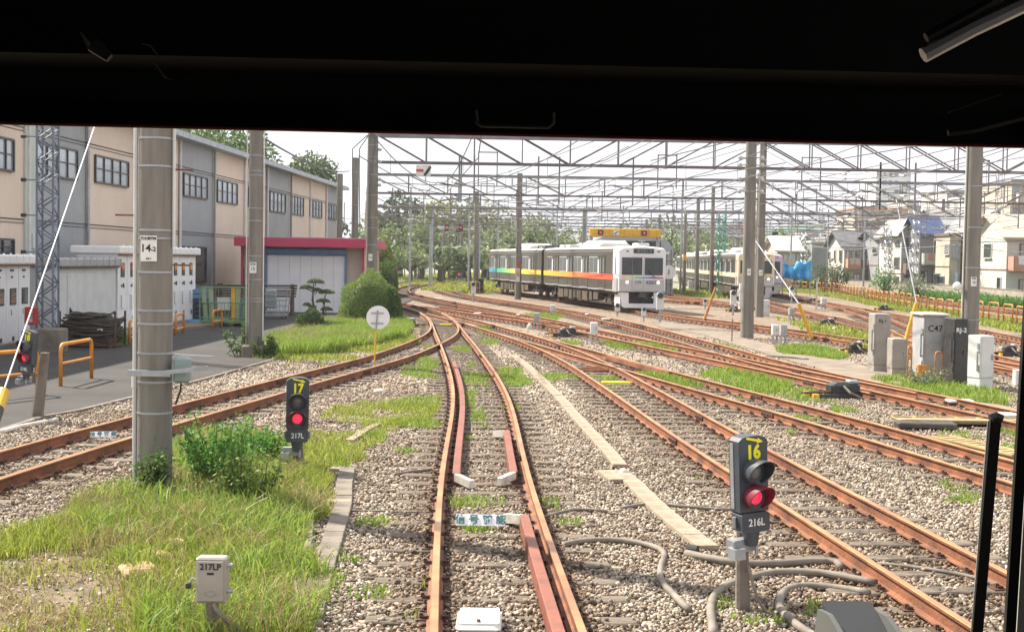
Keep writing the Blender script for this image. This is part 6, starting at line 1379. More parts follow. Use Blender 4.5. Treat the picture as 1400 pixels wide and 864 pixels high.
mb.build('coils', 'cable_dark' if 'cable_dark' in MATS else 'underframe', T); mb = MB(); mb.bevbox((0, .6, .5), (W2 * 1.7, .85, .8), .1); mb.build('inner_bundle', 'underframe', T)
MB().box((W2 * .45, .06, .55), (.16, .02, .09)).build('tag', 'white_paint', T)
# trolleys and crates before the hall
def frame_cart(px, py, w_, d_, h, label, mat, ncross=5, flare=0, name='trolley', rz=0, tipped=False):
    b = G(px, py); T = thing(name, label, 'trolley', b, rz)
    mb = MB(); mb.box((0, d_ / 2, .2), (w_, d_, .08)); mb.build('deck', mat, T)
    for sx in (-1, 1):
        for sy in (0, 1):
            x, y = sx * w_ / 2, sy * d_; mb = MB(); mb.cyl((x, y, .2), (x + flare * sx, y, h), .028, n=6); mb.build('post', mat, T); mb = MB(); mb.cyl((x * .85 - .03, y * .9 + .05, .08), (x * .85 + .03, y * .9 + .05, .08), .08, n=10); mb.build('wheel', 'black_rubber', T)
    for k in range(ncross):
        z = .35 + (h - .35) * k / (ncross - 1); f = flare * (z / h); mb = MB(); x = w_ / 2 + f; mb.tube([(-x, 0, z), (x, 0, z), (x, d_, z), (-x, d_, z), (-x, 0, z)], .018, 5); mb.build('rail', mat, T)
    mb = MB()
    for k in range(1, int(w_ / .14)): x = -w_ / 2 + k * .14; mb.cyl((x, d_, .25), (x, d_, h), .009, n=4); mb.cyl((x, 0, .25), (x, 0, h * .6), .009, n=4)
    mb.build('mesh', mat, T); return T
b = G(272, 443); T = thing('crate_stack', 'stack of navy crates topped with a blue one beside the white cabinets', 'crates', b)
for k in range(7): MB().bevbox((0, .45, .12 + k * .2), (.78, .7, .18), .02).build('crate', 'crate_navy' if k < 5 else 'shutter_blue', T)
o = MB().bevbox((-.1, -.35, .1), (.5, .4, .2), .03).build('blue_tray', 'tarp_blue', None, loc=b); tag(o, 'small bright blue tray on the ground at the foot of the navy crates', 'tray')
T_ = frame_cart(306, 447, 1.9, .8, 1.55, 'green framed trolley with upright pallets in front of the hall', 'cart_green', 3)
for k, (x, m_) in enumerate(((-.78, 'cart_sage'), (-.52, 'cart_sage'), (.35, 'yellow_paint'), (.52, 'cart_sage'), (.82, 'cart_green'))): MB().box((x, .1, .9), (.16, .10, 1.35), ry=.04 * (k - 2)).build('upright_board', m_, T_)
MB().box((-.1, .4, .9), (.5, .1, .5)).build('grey_panel', 'light_grey', T_)
T_ = frame_cart(335, 443, 1.3, .8, 1.5, 'rusty rack of pipes behind the left concrete pole', 'dark_metal', 6); T_ = frame_cart(368, 437, 1.35, .9, 1.35, 'flared grey wire trolley in front of the shutter', 'galvanised', 5, .12)
MB().bevbox((0, .3, .9), (.5, .4, .8), .04).build('steel_drum', 'box_greengrey', T_)
b = G(325, 446); T = thing('leaning_sheet', 'dark grey sheet leaning against the trolleys left of the concrete pole', 'sheet', b); mb = MB(); mb.add([(-.15, -.1, 0), (.95, -.3, 0), (.45, .1, 1.1), (.0, .15, 1.15), (-.15, -.07, 0), (.95, -.27, 0), (.45, .13, 1.1), (.0, .18, 1.15)], [(0, 1, 2, 3), (7, 6, 5, 4), (0, 4, 5, 1), (1, 5, 6, 2), (2, 6, 7, 3), (3, 7, 4, 0)]); mb.build('sheet', 'blue_steel', T)
b = G(340, 436); T = thing('pipe_rack', 'low dark rack of pipes in front of the beige hall wall', 'rack', b + Vector((0, 3, 0))); 
for k in range(5): MB().cyl((-2.4, .1 * k, .9 + .12 * k), (1.6, .1 * k, .95 + .12 * k), .05, n=6).build('pipe', 'dark_rust' if k % 2 else 'dark_metal', T)
for x in (-2, 0, 1.4): MB().box((x, .2, .75), (.1, .6, 1.5)).build('post', 'dark_rust', T)

# ================================================================= SHED WITH YELLOW SIGNAL BEAM
D = 112.0; xa, xb = (800 - 700) / F * D, (919 - 700) / F * D; b = Vector(((xa + xb) / 2, D, 0)); H0, H1 = HZ(900, 341, D), HZ(860, 324, D)
T = thing('train_shed', 'grey clad train shed with rounded gable behind the front train', 'shed', b); hw = (xb - xa) / 2
pr = [(-hw, 0), (hw, 0), (hw, H0), (hw * .9, H0 + (H1 - H0) * .6), (hw * .6, H1), (-hw * .6, H1), (-hw * .9, H0 + (H1 - H0) * .6), (-hw, H0)]
mb = MB(); mb.extr(pr, 0, 30); mb.build('shell', 'shed_wall' if 'shed_wall' in MATS else 'grey_wall', T)
mb = MB(); mb.box((hw * .05, -.05, 2.3), (hw * 1.3, .12, 4.6)); mb.build('door_shade_panel', 'black_paint', T); mb = MB(); mb.box((0, -.1, H0 - .3), (hw * 1.8, .2, .25)); mb.build('lintel', 'white_trim', T)  # doorway is a black panel on the wall, interior shade as colour
mb = MB()
for k in range(1, 4): mb.box((hw * .82, -.02, H0 * k / 4), (hw * .36, .05, .04))
for k in range(1, 4): mb.box((hw * (.65 + .1 * k), -.02, H0 / 2), (.04, .05, H0))
mb.build('panel_joints', 'dark_metal', T); text('1', .7, 'letter_black', T, (hw * .9, -.14, 2.0), name='track_number'); mb = MB(); mb.cyl((hw * .9, -.12, 2.0), (hw * .9, -.08, 2.0), .6, n=20); mb.build('number_disc', 'white_paint', T)
D = 92.0; T = thing('signal_beam', 'yellow beam with two red lamps across the front of the train shed', 'signal beam', ((852 - 700) / F * D, D, 0)); L = 97 / F * D; z0 = HZ(852, 318.5, D); 
mb = MB(); mb.bevbox((0, 0, z0), (L, .5, 11 / F * D), .04); bm = mb.build('beam', 'yellow_paint', T)
for px, nm in ((818.5, 1), (878, 1)): x = (px - 852) / F * D; MB().box((x, -.3, z0), (.36, .2, .33)).build('lamp_case', 'black_paint', T); MB().cyl((x, -.42, z0), (x, -.40, z0), .08, n=12).build('lamp', 'lamp_red', T)
x = (840 - 852) / F * D; MB().box((x, -.3, z0), (.4, .08, .33)).build('arrow_plate', 'white_paint', T); MB().cyl((x - .14, -.36, z0 - .12), (x + .14, -.36, z0 + .12), .03, n=4).build('arrow_bar', 'black_paint', T)
mb = MB()
for k in range(9): mb.box((-L / 2 + L * (k + .5) / 9, -.26, z0), (.02, .02, .5))
mb.build('seams', 'rusty_orange', bm)
for sx in (-1, 1): MB().cyl((sx * L * .47, .1, 0), (sx * L * .47, .1, z0), .12, n=8).build('post', 'galvanised', T)

# ================================================================= HOUSES BEYOND THE RIGHT-HAND TRACKS
def house(px0, px1, yt, D, label, wall='house_white', roof='flat', roofmat='roof_dark', floors=2, depth=8, balc=(), rz=0, name='house', nwin=3, win='dark_glass', yb=None, ridge=1.6, seed=0):
    D = D * 1.32 if D < 150 else D
    xc = (px0 + px1) / 2; x = (xc - 700) / F * D; w_ = (px1 - px0) / F * D; H = HZ(xc, yt, D); T = thing(name, label, 'house' if name == 'house' else 'building', (x, D, 0), rz); r = random.Random(seed + int(px0))
    mb = MB(); mb.box((0, depth / 2, H / 2), (w_, depth, H)); mb.build('walls', wall, T)
    if roof == 'flat': mb = MB(); mb.box((0, depth / 2, H + .1), (w_ + .3, depth + .3, .25)); mb.build('roof', roofmat, T)
    elif roof == 'gable':     # ridge along y
        e = .5; mb = MB(); vs = [(-w_ / 2 - e, -e, H - .2), (0, -e, H + ridge), (w_ / 2 + e, -e, H - .2), (-w_ / 2 - e, depth + e, H - .2), (0, depth + e, H + ridge), (w_ / 2 + e, depth + e, H - .2)]
        vs += [(a, b, c - .18) for a, b, c in vs]; mb.add(vs, [(0, 1, 4, 3), (1, 2, 5, 4), (6, 9, 10, 7), (7, 10, 11, 8), (0, 6, 7, 1), (1, 7, 8, 2), (3, 4, 10, 9), (4, 5, 11, 10), (0, 3, 9, 6), (2, 8, 11, 5)]); mb.build('roof', roofmat, T)
        mb = MB(); mb.extr([(-w_ / 2, H - .1), (w_ / 2, H - .1), (0, H + ridge - .2)], .02, depth - .02); mb.build('gable_wall', wall, T)
    else:     # ridge along x, slope facing the tracks
        e = .5; mb = MB(); vs = [(-w_ / 2 - e, -e, H - .15), (w_ / 2 + e, -e, H - .15), (w_ / 2 + e, depth / 2, H + ridge), (-w_ / 2 - e, depth / 2, H + ridge), (w_ / 2 + e, depth + e, H - .15), (-w_ / 2 - e, depth + e, H - .15)]
        vs += [(a, b, c - .15) for a, b, c in vs]; mb.add(vs, [(0, 1, 2, 3), (3, 2, 4, 5), (6, 9, 8, 7), (9, 11, 10, 8), (0, 6, 7, 1), (5, 4, 10, 11), (0, 3, 9, 6), (3, 5, 11, 9), (1, 7, 8, 2), (2, 8, 10, 4)]); mb.build('roof', roofmat, T)
        mb = MB(); mb.add([(-w_ / 2 + .02, .02, H - .2), (-w_ / 2 + .02, depth - .02, H - .2), (-w_ / 2 + .02, depth / 2, H + ridge - .2), (w_ / 2 - .02, .02, H - .2), (w_ / 2 - .02, depth - .02, H - .2), (w_ / 2 - .02, depth / 2, H + ridge - .2)], [(0, 2, 1), (3, 4, 5), (0, 3, 5, 2), (1, 2, 5, 4)]); mb.build('gable_wall', wall, T)
    fh = H / floors
    for f in range(floors):
        z = fh * f + fh * .52
        for k in range(nwin):
            if r.random() < .12: continue
            ww = min(1.5, w_ / nwin * r.uniform(.45, .66)); hh = fh * r.uniform(.38, .52) if not (f == 0 and r.random() < .4) else fh * .62; xw = -w_ / 2 + w_ * (k + .5) / nwin
            mb = MB(); mb.box((xw, -.03, z), (ww + .12, .10, hh + .12)); mb.box((xw, -.07, z - hh / 2 - .08), (ww + .25, .14, .06)); wf = mb.build('window', r.choice(['white_trim', 'house_brown', 'galvanised']), T)
            for e in (-.25, .25): mb = MB(); mb.box((xw + e * ww, -.07, z), (ww / 2 - .05, .06, hh - .04)); mb.build('pane', win if r.random() < .75 else 'sky_glass', wf)
    if name == 'house' and D < 200:
        for f in range(floors):
            for k in range(3):
                if r.random() < .25: continue
                ww = r.choice([.7, 1.1, 1.6]); hh = r.choice([.6, .9, 1.1]); yw = depth * (k + .5) / 3; z = fh * f + fh * .56
                mb = MB(); mb.box((-w_ / 2 - .03, yw, z), (.10, ww + .14, hh + .14)); mb.box((-w_ / 2 - .1, yw, z - hh / 2 - .06), (.16, ww + .2, .05)); wf = mb.build('window', r.choice(['white_trim', 'house_brown', 'galvanised']), T); mb = MB(); mb.box((-w_ / 2 - .07, yw, z), (.06, ww, hh)); mb.build('pane', 'dark_glass', wf)
        mb = MB(); mb.bevbox((-w_ / 2 - .3, depth * .3, .45), (.4, .9, .7), .03); mb.build('outdoor_unit', 'light_grey', T); mb = MB(); mb.box((-w_ / 2 - .02, depth / 2, fh), (.06, depth, .08)); mb.box((-w_ / 2 - .02, depth / 2, .25), (.05, depth, .5)); mb.build('wall_band', 'house_brown', T)
    for (bx0, bx1, f, m_) in balc:
        z = fh * f; xa_, xb_ = -w_ / 2 + w_ * bx0, -w_ / 2 + w_ * bx1; mb = MB(); mb.box(((xa_ + xb_) / 2, -.6, z), (xb_ - xa_, 1.2, .14)); mb.box(((xa_ + xb_) / 2, -1.17, z + .55), (xb_ - xa_, .06, 1.0)); mb.box((xa_, -.6, z + .55), (.06, 1.2, 1.0)); mb.box((xb_, -.6, z + .55), (.06, 1.2, 1.0)); bb = mb.build('balcony', m_, T)
        mb = MB(); 
        for k in range(int((xb_ - xa_) / .16)): mb.box((xa_ + .08 + k * .16, -1.21, z + .55), (.05, .03, .9))
        mb.build('balcony_bars', m_, bb)
        for k in range(2): MB().box((xa_ + (xb_ - xa_) * (.3 + .4 * k), -1.25, z + .75), (.5, .04, .7)).build('laundry', r.choice(['house_white', 'house_pink', 'light_grey']), bb)
    mb = MB(); mb.cyl((w_ / 2 - .15, -.08, 0), (w_ / 2 - .15, -.08, H), .05, n=6); mb.build('downpipe', 'galvanised', T)
    return T
house(1062, 1092, 341, 150, 'cream low house behind the blue tarpaulin', 'cream', 'slope', 'house_white', 2, 8, nwin=2)
house(1088, 1112, 336, 146, 'white house with a peach base left of the windowless grey house', 'house_white', 'gable', 'light_grey', 2, 8, nwin=2)
house(1108, 1147, 332, 130, 'grey rendered house with nearly no windows', 'house_grey', 'flat', 'light_grey', 2, 10, nwin=1, seed=3)
house(1146, 1163, 322, 140, 'narrow cream house behind the balcony house', 'cream', 'flat', 'cream', 3, 7, nwin=1)
house(1152, 1200, 336, 112, 'balcony house with dark roof and laundry', 'house_white', 'slope', 'roof_dark', 2, 8, balc=((.05, .42, 1, 'house_pink'), (.5, .95, 1, 'house_brown')), nwin=4, ridge=1.7)
house(1199, 1224, 326, 108, 'grey and white house with tall dark columns of glass', 'house_grey', 'slope', 'roof_dark', 2, 8, nwin=3, ridge=1.0)
house(1230, 1256, 318, 101, 'white house with red window and brown balcony', 'house_white', 'gable', 'house_white', 3, 8, balc=((.1, .6, 1, 'house_brown'),), nwin=2, ridge=1.5)
T_ = house(1255, 1285, 318, 98, 'pale house under a steep dark blue solar roof', 'house_grey', 'slope', 'roof_solar', 2, 5, balc=((.1, .9, 1, 'house_white'),), nwin=2, ridge=1.6)
house(1284, 1316, 306, 102, 'slate grey gable house left of the last concrete pole', 'house_grey', 'slope', 'house_grey', 3, 9, nwin=1, ridge=1.7, seed=5)
house(1296, 1311, 322, 92, 'orange and white annex in front of the slate grey gable house', 'cream', 'flat', 'house_brown', 2, 4, nwin=1)
house(1338, 1378, 318, 90, 'cream house with grey gable roof right of the last concrete pole', 'cream', 'gable', 'house_grey', 2, 9, nwin=3, ridge=2.1, balc=((.3, .9, 1, 'house_brown'),))
house(1374, 1420, 322, 78, 'white and peach house with wooden balcony at the right edge', 'house_white', 'slope', 'cream', 2, 8, balc=((.05, .8, 1, 'house_pink'),), nwin=3, ridge=1.8)
house(1164, 1238, 286, 210, 'long cream apartment block with many floors', 'cream', 'flat', 'house_pink', 6, 12, nwin=9, name='apartment_block', balc=[(0, 1, f, 'cream') for f in range(1, 6)])
house(1236, 1296, 276, 230, 'second cream apartment block rising behind the blue solar roof', 'house_white', 'flat', 'cream', 6, 12, nwin=8, name='apartment_block', balc=[(0, 1, f, 'house_white') for f in range(1, 6)])
house(1193, 1240, 232, 420, 'tall pale tower block far behind the houses', 'tower_white', 'flat', 'tower_white', 12, 20, nwin=6, name='tower_block', win='glass')
house(1290, 1330, 262, 190, 'distant white apartment block left of the last concrete pole', 'house_white', 'flat', 'house_white', 6, 12, nwin=5, name='apartment_block')
house(1336, 1384, 268, 170, 'distant white block right of the last concrete pole', 'house_white', 'flat', 'light_grey', 5, 12, nwin=5, name='apartment_block', balc=[(.1, .9, f, 'light_grey') for f in range(1, 5)])
house(1378, 1430, 248, 150, 'pale flats with white balcony fronts at the top right edge', 'cream', 'flat', 'house_grey', 5, 12, nwin=4, name='apartment_block', balc=[(.1, .9, f, 'house_white') for f in range(1, 5)])
for k, (a, b_, yt, D, lab, m_) in enumerate(((1095, 1118, 316, 330, 'small white block on the skyline above the windowless grey house', 'house_white'), (1120, 1140, 318, 350, 'grey white block on the skyline above the windowless grey house', 'tower_white'), (1140, 1166, 312, 300, 'cream block on the skyline left of the long apartments', 'cream'),
      (930, 962, 330, 210, 'grey roofed house beyond the cream faced train, left one', 'house_grey'), (965, 1010, 322, 230, 'cream house beyond the cream faced train, middle one', 'cream'), (760, 792, 330, 200, 'pale house roof peeping over the front train', 'house_white'), (836, 870, 316, 260, 'brown grey block above the yellow signal beam', 'house_pink'), (742, 760, 322, 230, 'blue grey house top among trees behind the train', 'tower_white'), (990, 1035, 308, 320, 'pinkish block behind the two thick masts', 'house_pink'))):
    house(a, b_, yt, D, lab, m_, 'slope' if k in (3, 4, 5) else 'flat', 'roof_dark' if k != 5 else 'house_grey', 3, 9, nwin=4, name='house')
ex = [(1062, 1084, 334), (1086, 1104, 330), (1126, 1148, 326), (1150, 1170, 330), (1186, 1206, 322), (1208, 1226, 318), (1226, 1244, 326), (1268, 1288, 322), (1300, 1322, 300), (1326, 1342, 316), (1356, 1380, 302), (1382, 1404, 312)]
for k, (a, b_, yt) in enumerate(ex):
    house(a, b_, yt, 215 + (k * 37) % 40, f'{["white", "grey", "cream"][k % 3]} house in the packed back row, {ordn(k)} from the left', ['house_white', 'house_grey', 'cream'][k % 3], ['slope', 'gable', 'flat', 'gable'][k % 4], ['roof_dark', 'house_grey', 'light_grey'][k % 3], 3, 8, nwin=3, ridge=1.4, balc=((.1, .8, 1, ['house_brown', 'house_white', 'house_grey'][k % 3]), (.1, .8, 2, 'house_white')) if k % 2 else ())
# blue tarpaulin
mb = MB(); D = 120; n, m = 22, 8; xa, xb = (1070 - 700) / F * D, (1108 - 700) / F * D; z1, z0 = HZ(1090, 357, D), HZ(1090, 381, D); vs = []
for j in range(m + 1):
    for i in range(n + 1):
        u, v_ = i / n, j / m; zt_ = z1 - .55 * math.sin(u * 3.1 + .3) * (1 if u < .45 else .2); vs.append((xa + (xb - xa) * u, D + .22 * math.sin(u * 21) * (.4 + v_) + .1 * math.sin(v_ * 7 + u * 5), zt_ + (z0 - zt_) * v_ + .06 * math.sin(u * 15)))
fs = [(j * (n + 1) + i, j * (n + 1) + i + 1, (j + 1) * (n + 1) + i + 1, (j + 1) * (n + 1) + i) for j in range(m) for i in range(n)]
T = thing('tarpaulin', 'bright blue tarpaulin screen hung in front of the cream house', 'tarpaulin', (0, 0, 0)); mb.add(vs, fs); o = mb.build('sheet', 'tarp_blue', T, smooth='all'); sm_ = o.modifiers.new('t', 'SOLIDIFY'); sm_.thickness = .03
for x in (xa, (xa + xb) / 2, xb): MB().cyl((x, D + .3, 0), (x, D + .3, z1 + .2), .05, n=6).build('pole', 'galvanised', T)
# garden walls
for x0, x1, y0, y1, D0_, D1_, lab, m_ in ((1112, 1152, 400, 402, 122, 112, 'grey garden wall below the windowless house', 'house_grey'), (1152, 1200, 402, 405, 108, 101, 'tan block wall below the balcony house', 'block_wall'), (1200, 1290, 405, 409, 100, 88, 'long pale block wall below the solar roofed house', 'block_wall'), (1290, 1420, 409, 414, 88, 68, 'tan block wall at the right below the cream houses', 'block_wall')):
    D0_ *= 1.34; D1_ *= 1.34; a, b_ = Vector(((x0 - 700) / F * D0_, D0_, 0)), Vector(((x1 - 700) / F * D1_, D1_, 0)); d = b_ - a; T = thing('garden_wall', lab, 'wall', a, math.atan2(d.y, d.x)); L = d.length
    MB().box((L / 2, 0, .6), (L, .18, 1.2)).build('wall', m_, T); MB().box((L / 2, 0, 1.23), (L + .05, .24, .06)).build('coping', 'concrete', T)

# far hill
mb = MB(); vs = []; n = 40
xs = np.linspace(-900, 1500, n)
for i, x in enumerate(xs): h = 10 + 42 * math.exp(-((x - 560) / 260) ** 2) + 12 * math.sin(x / 90) ** 2 + 5 * math.sin(x / 31); vs += [(x, 1900, -3), (x, 2050, h + 6), (x, 2400, -3)]
fs = [(i * 3 + k, (i + 1) * 3 + k, (i + 1) * 3 + k + 1, i * 3 + k + 1) for i in range(n - 1) for k in range(2)]
mb.add(vs, fs); mb.build('hills', 'hill_green', smooth='all')['kind'] = 'structure'

# ================================================================= TREES, HEDGES, PLANTS
def leafquads(Cn, s, flat=0.0):
    n = len(Cn); a = RNG.normal(size=(n, 3)); a /= np.linalg.norm(a, axis=1)[:, None]; b = RNG.normal(size=(n, 3)); b -= a * (a * b).sum(1)[:, None]; b /= np.linalg.norm(b, axis=1)[:, None]
    if flat: a[:, 2] *= (1 - flat); b[:, 2] *= (1 - flat)
    s = s * RNG.uniform(.6, 1.3, (n, 1)); V = np.stack([Cn - a * s, Cn + b * s * .45, Cn + a * s, Cn - b * s * .45], 1).reshape(-1, 3); return V, np.arange(n * 4).reshape(-1, 4)
def clumps(centres, radii, per, squash=.8):
    out = []
    for c, r in zip(centres, radii):
        n = int(per * (r ** 2)); d = RNG.normal(size=(n, 3)); d /= np.linalg.norm(d, axis=1)[:, None]; rr = r * RNG.uniform(.45, 1.08, (n, 1)) ** .6
        p = np.array(c) + d * rr * np.array([1, 1, squash]); out.append(p)
    return np.concatenate(out)
def tree(x, y, H, R_, label, leaf='leaf_mid', trunk_h=None, nclump=18, per=60, ls=.22, name='tree', squash=.8, grp=None, shape=1.0, seed=0):
    T = thing(name, label, 'tree', (x, y, 0), 0, grp); r = np.random.default_rng(seed + int(abs(x * 7 + y * 3))); th = trunk_h or H * .35
    cs = []; rs = []
    for k in range(nclump):
        a = r.uniform(0, 6.28); t = r.uniform(0, 1); z = th + (H - th) * (.12 + .80 * t); rad_ = R_ * shape * math.sqrt(max(.05, 1 - (2 * t - .85) ** 2 * .75)) * r.uniform(.25, .82); cs.append((math.cos(a) * rad_, math.sin(a) * rad_, z)); rs.append(R_ * r.uniform(.26, .45))
    P_ = clumps(cs, rs, per, squash); V, Fq = leafquads(P_, ls); npmesh('crown', V, Fq, leaf, T)
    mb = MB(); mb.tube([(0, 0, 0), (.05, .03, th * .6), (.0, .1, th * 1.1), (.1, 0, H * .75)], [R_ * .09, R_ * .07, R_ * .055, R_ * .02], 8); mb.build('trunk', 'bark', T)
    for c in cs[:7]: mb = MB(); mb.tube([(0, .02, th * r.uniform(.7, 1.1)), (c[0] * .5, c[1] * .5, (th + c[2]) * .5), c], [R_ * .04, R_ * .028, R_ * .012], 6); mb.build('limb', 'bark', T)
    return T
def tpx(px, yt, D, R_, label, **k): x = (px - 700) / F * D; return tree(x, D, HZ(px, yt, D), R_, label, **k)
for a in ((222, 176, 104, 5, 'leafy tree above the hall roof beside the nearest pole'), (258, 170, 112, 6.5, 'large leafy tree above the hall roof between the two left poles, left one'), (296, 174, 118, 6, 'large leafy tree above the hall roof between the two left poles, right one'), (326, 190, 120, 4, 'smaller tree touching the left concrete pole above the hall roof')): tpx(*a, leaf='leaf_mid', nclump=26, per=55, ls=.26)
tpx(424, 220, 150, 5.2, 'round tree above the far end of the hall roof', leaf='leaf_dark', nclump=22, per=50, ls=.3); tpx(402, 232, 150, 3.4, 'small tree above the hall roof left of the round one', leaf='leaf_mid', nclump=12, per=50, ls=.3)
tpx(536, 258, 172, 3.6, 'dark bare topped tree right of the tall mast', leaf='leaf_dark', nclump=12, per=40, ls=.4); 
bgt = [(510, 300, 160, 5, 'leaf_dark'), (545, 292, 178, 6, 'leaf_dark'), (574, 286, 186, 6, 'leaf_mid'), (602, 272, 190, 6.5, 'leaf_yellow'), (632, 276, 186, 6, 'leaf_mid'), (662, 282, 190, 7, 'leaf_yellow'), (694, 290, 184, 6.5, 'leaf_mid'), (722, 296, 180, 6, 'leaf_dark'), (748, 300, 186, 6, 'leaf_mid'), (776, 306, 196, 5, 'leaf_dark'),
       (575, 322, 168, 5, 'leaf_dark'), (618, 318, 174, 5, 'leaf_dark'), (668, 322, 168, 5, 'leaf_mid'), (708, 326, 172, 5, 'leaf_dark'), (532, 326, 160, 4.5, 'leaf_dark'), (890, 292, 190, 5.5, 'leaf_dark'), (912, 300, 185, 5, 'leaf_dark'), (938, 306, 200, 5, 'leaf_mid'), (862, 300, 200, 5, 'leaf_mid'), (1066, 318, 175, 4.5, 'leaf_mid'), (1004, 316, 240, 6, 'leaf_mid'), (1082, 330, 180, 3.5, 'leaf_mid'), (968, 318, 190, 4, 'leaf_dark'), (805, 318, 210, 5, 'leaf_mid'), (640, 340, 158, 4, 'leaf_dark'), (600, 342, 156, 4, 'leaf_dark'), (560, 346, 152, 3.5, 'leaf_dark'), (525, 346, 150, 3.5, 'leaf_mid'), (688, 346, 158, 4, 'leaf_dark')]
side = lambda px: 'behind the masts left of the train' if px < 700 else 'above the train roof' if px < 830 else 'around the grey shed'
cnts = {}
for px, yt, D, R_, lf in sorted(bgt):
    s_ = side(px); cnts[s_] = cnts.get(s_, 0) + 1
    kind = {'leaf_dark': 'dark', 'leaf_mid': 'mid green', 'leaf_yellow': 'yellow green'}[lf]; high = 'tall' if yt < 305 else 'low'
    yt = yt + 8 if yt < 312 else yt
    lf = 'leaf_hazed' if lf != 'leaf_yellow' and (yt < 320 or px % 3) else lf
    tpx(px, yt, D, R_, f'{high} {kind} tree, {ordn(cnts[s_]-1)} from the left {s_}', leaf=lf, nclump=12, per=16, ls=.40, name='background_tree', trunk_h=1.6 if yt > 315 else 2.5, squash=.9, grp='background trees')
# round hedge, block hedge, yellowish shrub
def blob(name, label, base, rx, ry, h, leaf, n, ls, flat_top=False, cat='hedge', inner='leaf_dark', e=2.3):
    T = thing(name, label, cat, base); d = RNG.normal(size=(n, 3)); d[:, 2] = np.abs(d[:, 2]) - .25; 
    q = (np.abs(d[:, 0]) ** e + np.abs(d[:, 1]) ** e + np.abs(d[:, 2]) ** e) ** (-1 / e); d *= q[:, None] * RNG.uniform(.88, 1.03, (n, 1)); 
    wob = 1 + .05 * np.sin(d[:, :1] * 6 + 1) * np.cos(d[:, 1:2] * 5) + .05 * np.sin(d[:, 2:3] * 7 + d[:, :1] * 4)
    p = d * wob * np.array([rx, ry, h]); p[:, 2] = np.maximum(p[:, 2], .03); V, Fq = leafquads(p, ls); npmesh('foliage', V, Fq, leaf, T)
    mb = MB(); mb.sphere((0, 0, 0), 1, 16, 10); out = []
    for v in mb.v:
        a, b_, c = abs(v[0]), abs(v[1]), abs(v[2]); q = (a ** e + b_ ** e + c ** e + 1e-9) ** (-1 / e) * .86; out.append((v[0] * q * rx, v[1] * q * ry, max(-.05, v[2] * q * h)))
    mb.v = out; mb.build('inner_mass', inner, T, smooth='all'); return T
b = G(500, 445); blob('round_hedge', 'large dome shaped clipped hedge behind the tall grass', b + Vector((0, .6, 0)), 40 / F * b.y, 1.2, HZ(498, 374, b.y), 'leaf_ivy2', 22000, .034, e=2.15)
b = G(527, 446); blob('shrub', 'feathery grey green shrub at the right foot of the round hedge', b + Vector((.1, .8, 0)), 17 / F * b.y, .7, HZ(530, 396, b.y), 'leaf_mid', 5000, .06)
b = G(526, 420); blob('block_hedge', 'boxy clipped hedge with light top behind the round hedge', b, 16 / F * b.y, 1.2, HZ(526, 361, b.y), 'leaf_mid', 6000, .07, e=6)
b = G(522, 405); blob('shrub', 'tall yellowish shrub right of the tall mast', b, 22 / F * b.y, 1.6, HZ(522, 328, b.y), 'leaf_yellow', 7000, .09, e=1.9, inner='leaf_mid')
b = G(424, 456); blob('shrub', 'dark low shrub at the foot of the shaped pine', b, 20 / F * b.y, .7, HZ(424, 424, b.y), 'leaf_dark', 5000, .05)
b = G(447, 455); blob('shrub', 'tiny dark shrub between the pine and the round hedge', b, 12 / F * b.y, .5, HZ(447, 440, b.y), 'leaf_dark', 2000, .045)
b = G(160, 474); blob('shrub', 'leafy green weed clump right of the cable cage', b, 11 / F * b.y, .5, .62, 'leaf_ivy', 1400, .06, cat='shrub')
b = G(650, 400); blob('shrub', 'small green bush between the far tracks near the train tail', b, 10 / F * b.y, .9, 1.1, 'leaf_ivy', 1500, .09)
# shaped garden pine
b = G(433, 452); D = b.y; T = thing('shaped_pine', 'small cloud pruned pine with flat tufts in front of the shutter', 'tree', b); zz_ = lambda y: HZ(433, y, D); xx_ = lambda px: (px - 433) / F * D
mb = MB(); mb.tube([(0, 0, 0), (xx_(430), .05, zz_(430)), (xx_(427), 0, zz_(410)), (xx_(428), 0, zz_(388))], [.07, .05, .04, .02], 7); mb.build('trunk', 'bark', T)
mb = MB(); mb.tube([(.1, 0, 0), (xx_(441), .05, zz_(430)), (xx_(444), 0, zz_(405))], [.05, .04, .02], 6); mb.build('trunk', 'bark', T)
for px, y, rx, ry in ((431, 386, 12, 6), (418, 394, 9, 5), (433, 397, 7, 4), (446, 400, 11.5, 5.5), (441, 412, 10, 4.5), (446, 423, 8.5, 4.5), (419, 417, 5.5, 3.5), (427, 420, 5, 3)):
    n = 900; d = RNG.normal(size=(n, 3)); d /= np.linalg.norm(d, axis=1)[:, None]; d[:, 2] = np.abs(d[:, 2]) * 1.0 - .2; p = d * RNG.uniform(.5, 1, (n, 1)) * np.array([rx / F * D, rx / F * D * .7, ry / F * D]); V, Fq = leafquads(p + np.array([xx_(px), 0, zz_(y)]), .045); npmesh('needle_pad', V, Fq, 'leaf_pine', T)
    MB().cyl((xx_(430 if px < 438 else 443), 0, zz_(y + 6)), (xx_(px), 0, zz_(y + 1)), .018, n=5).build('limb', 'bark', T)
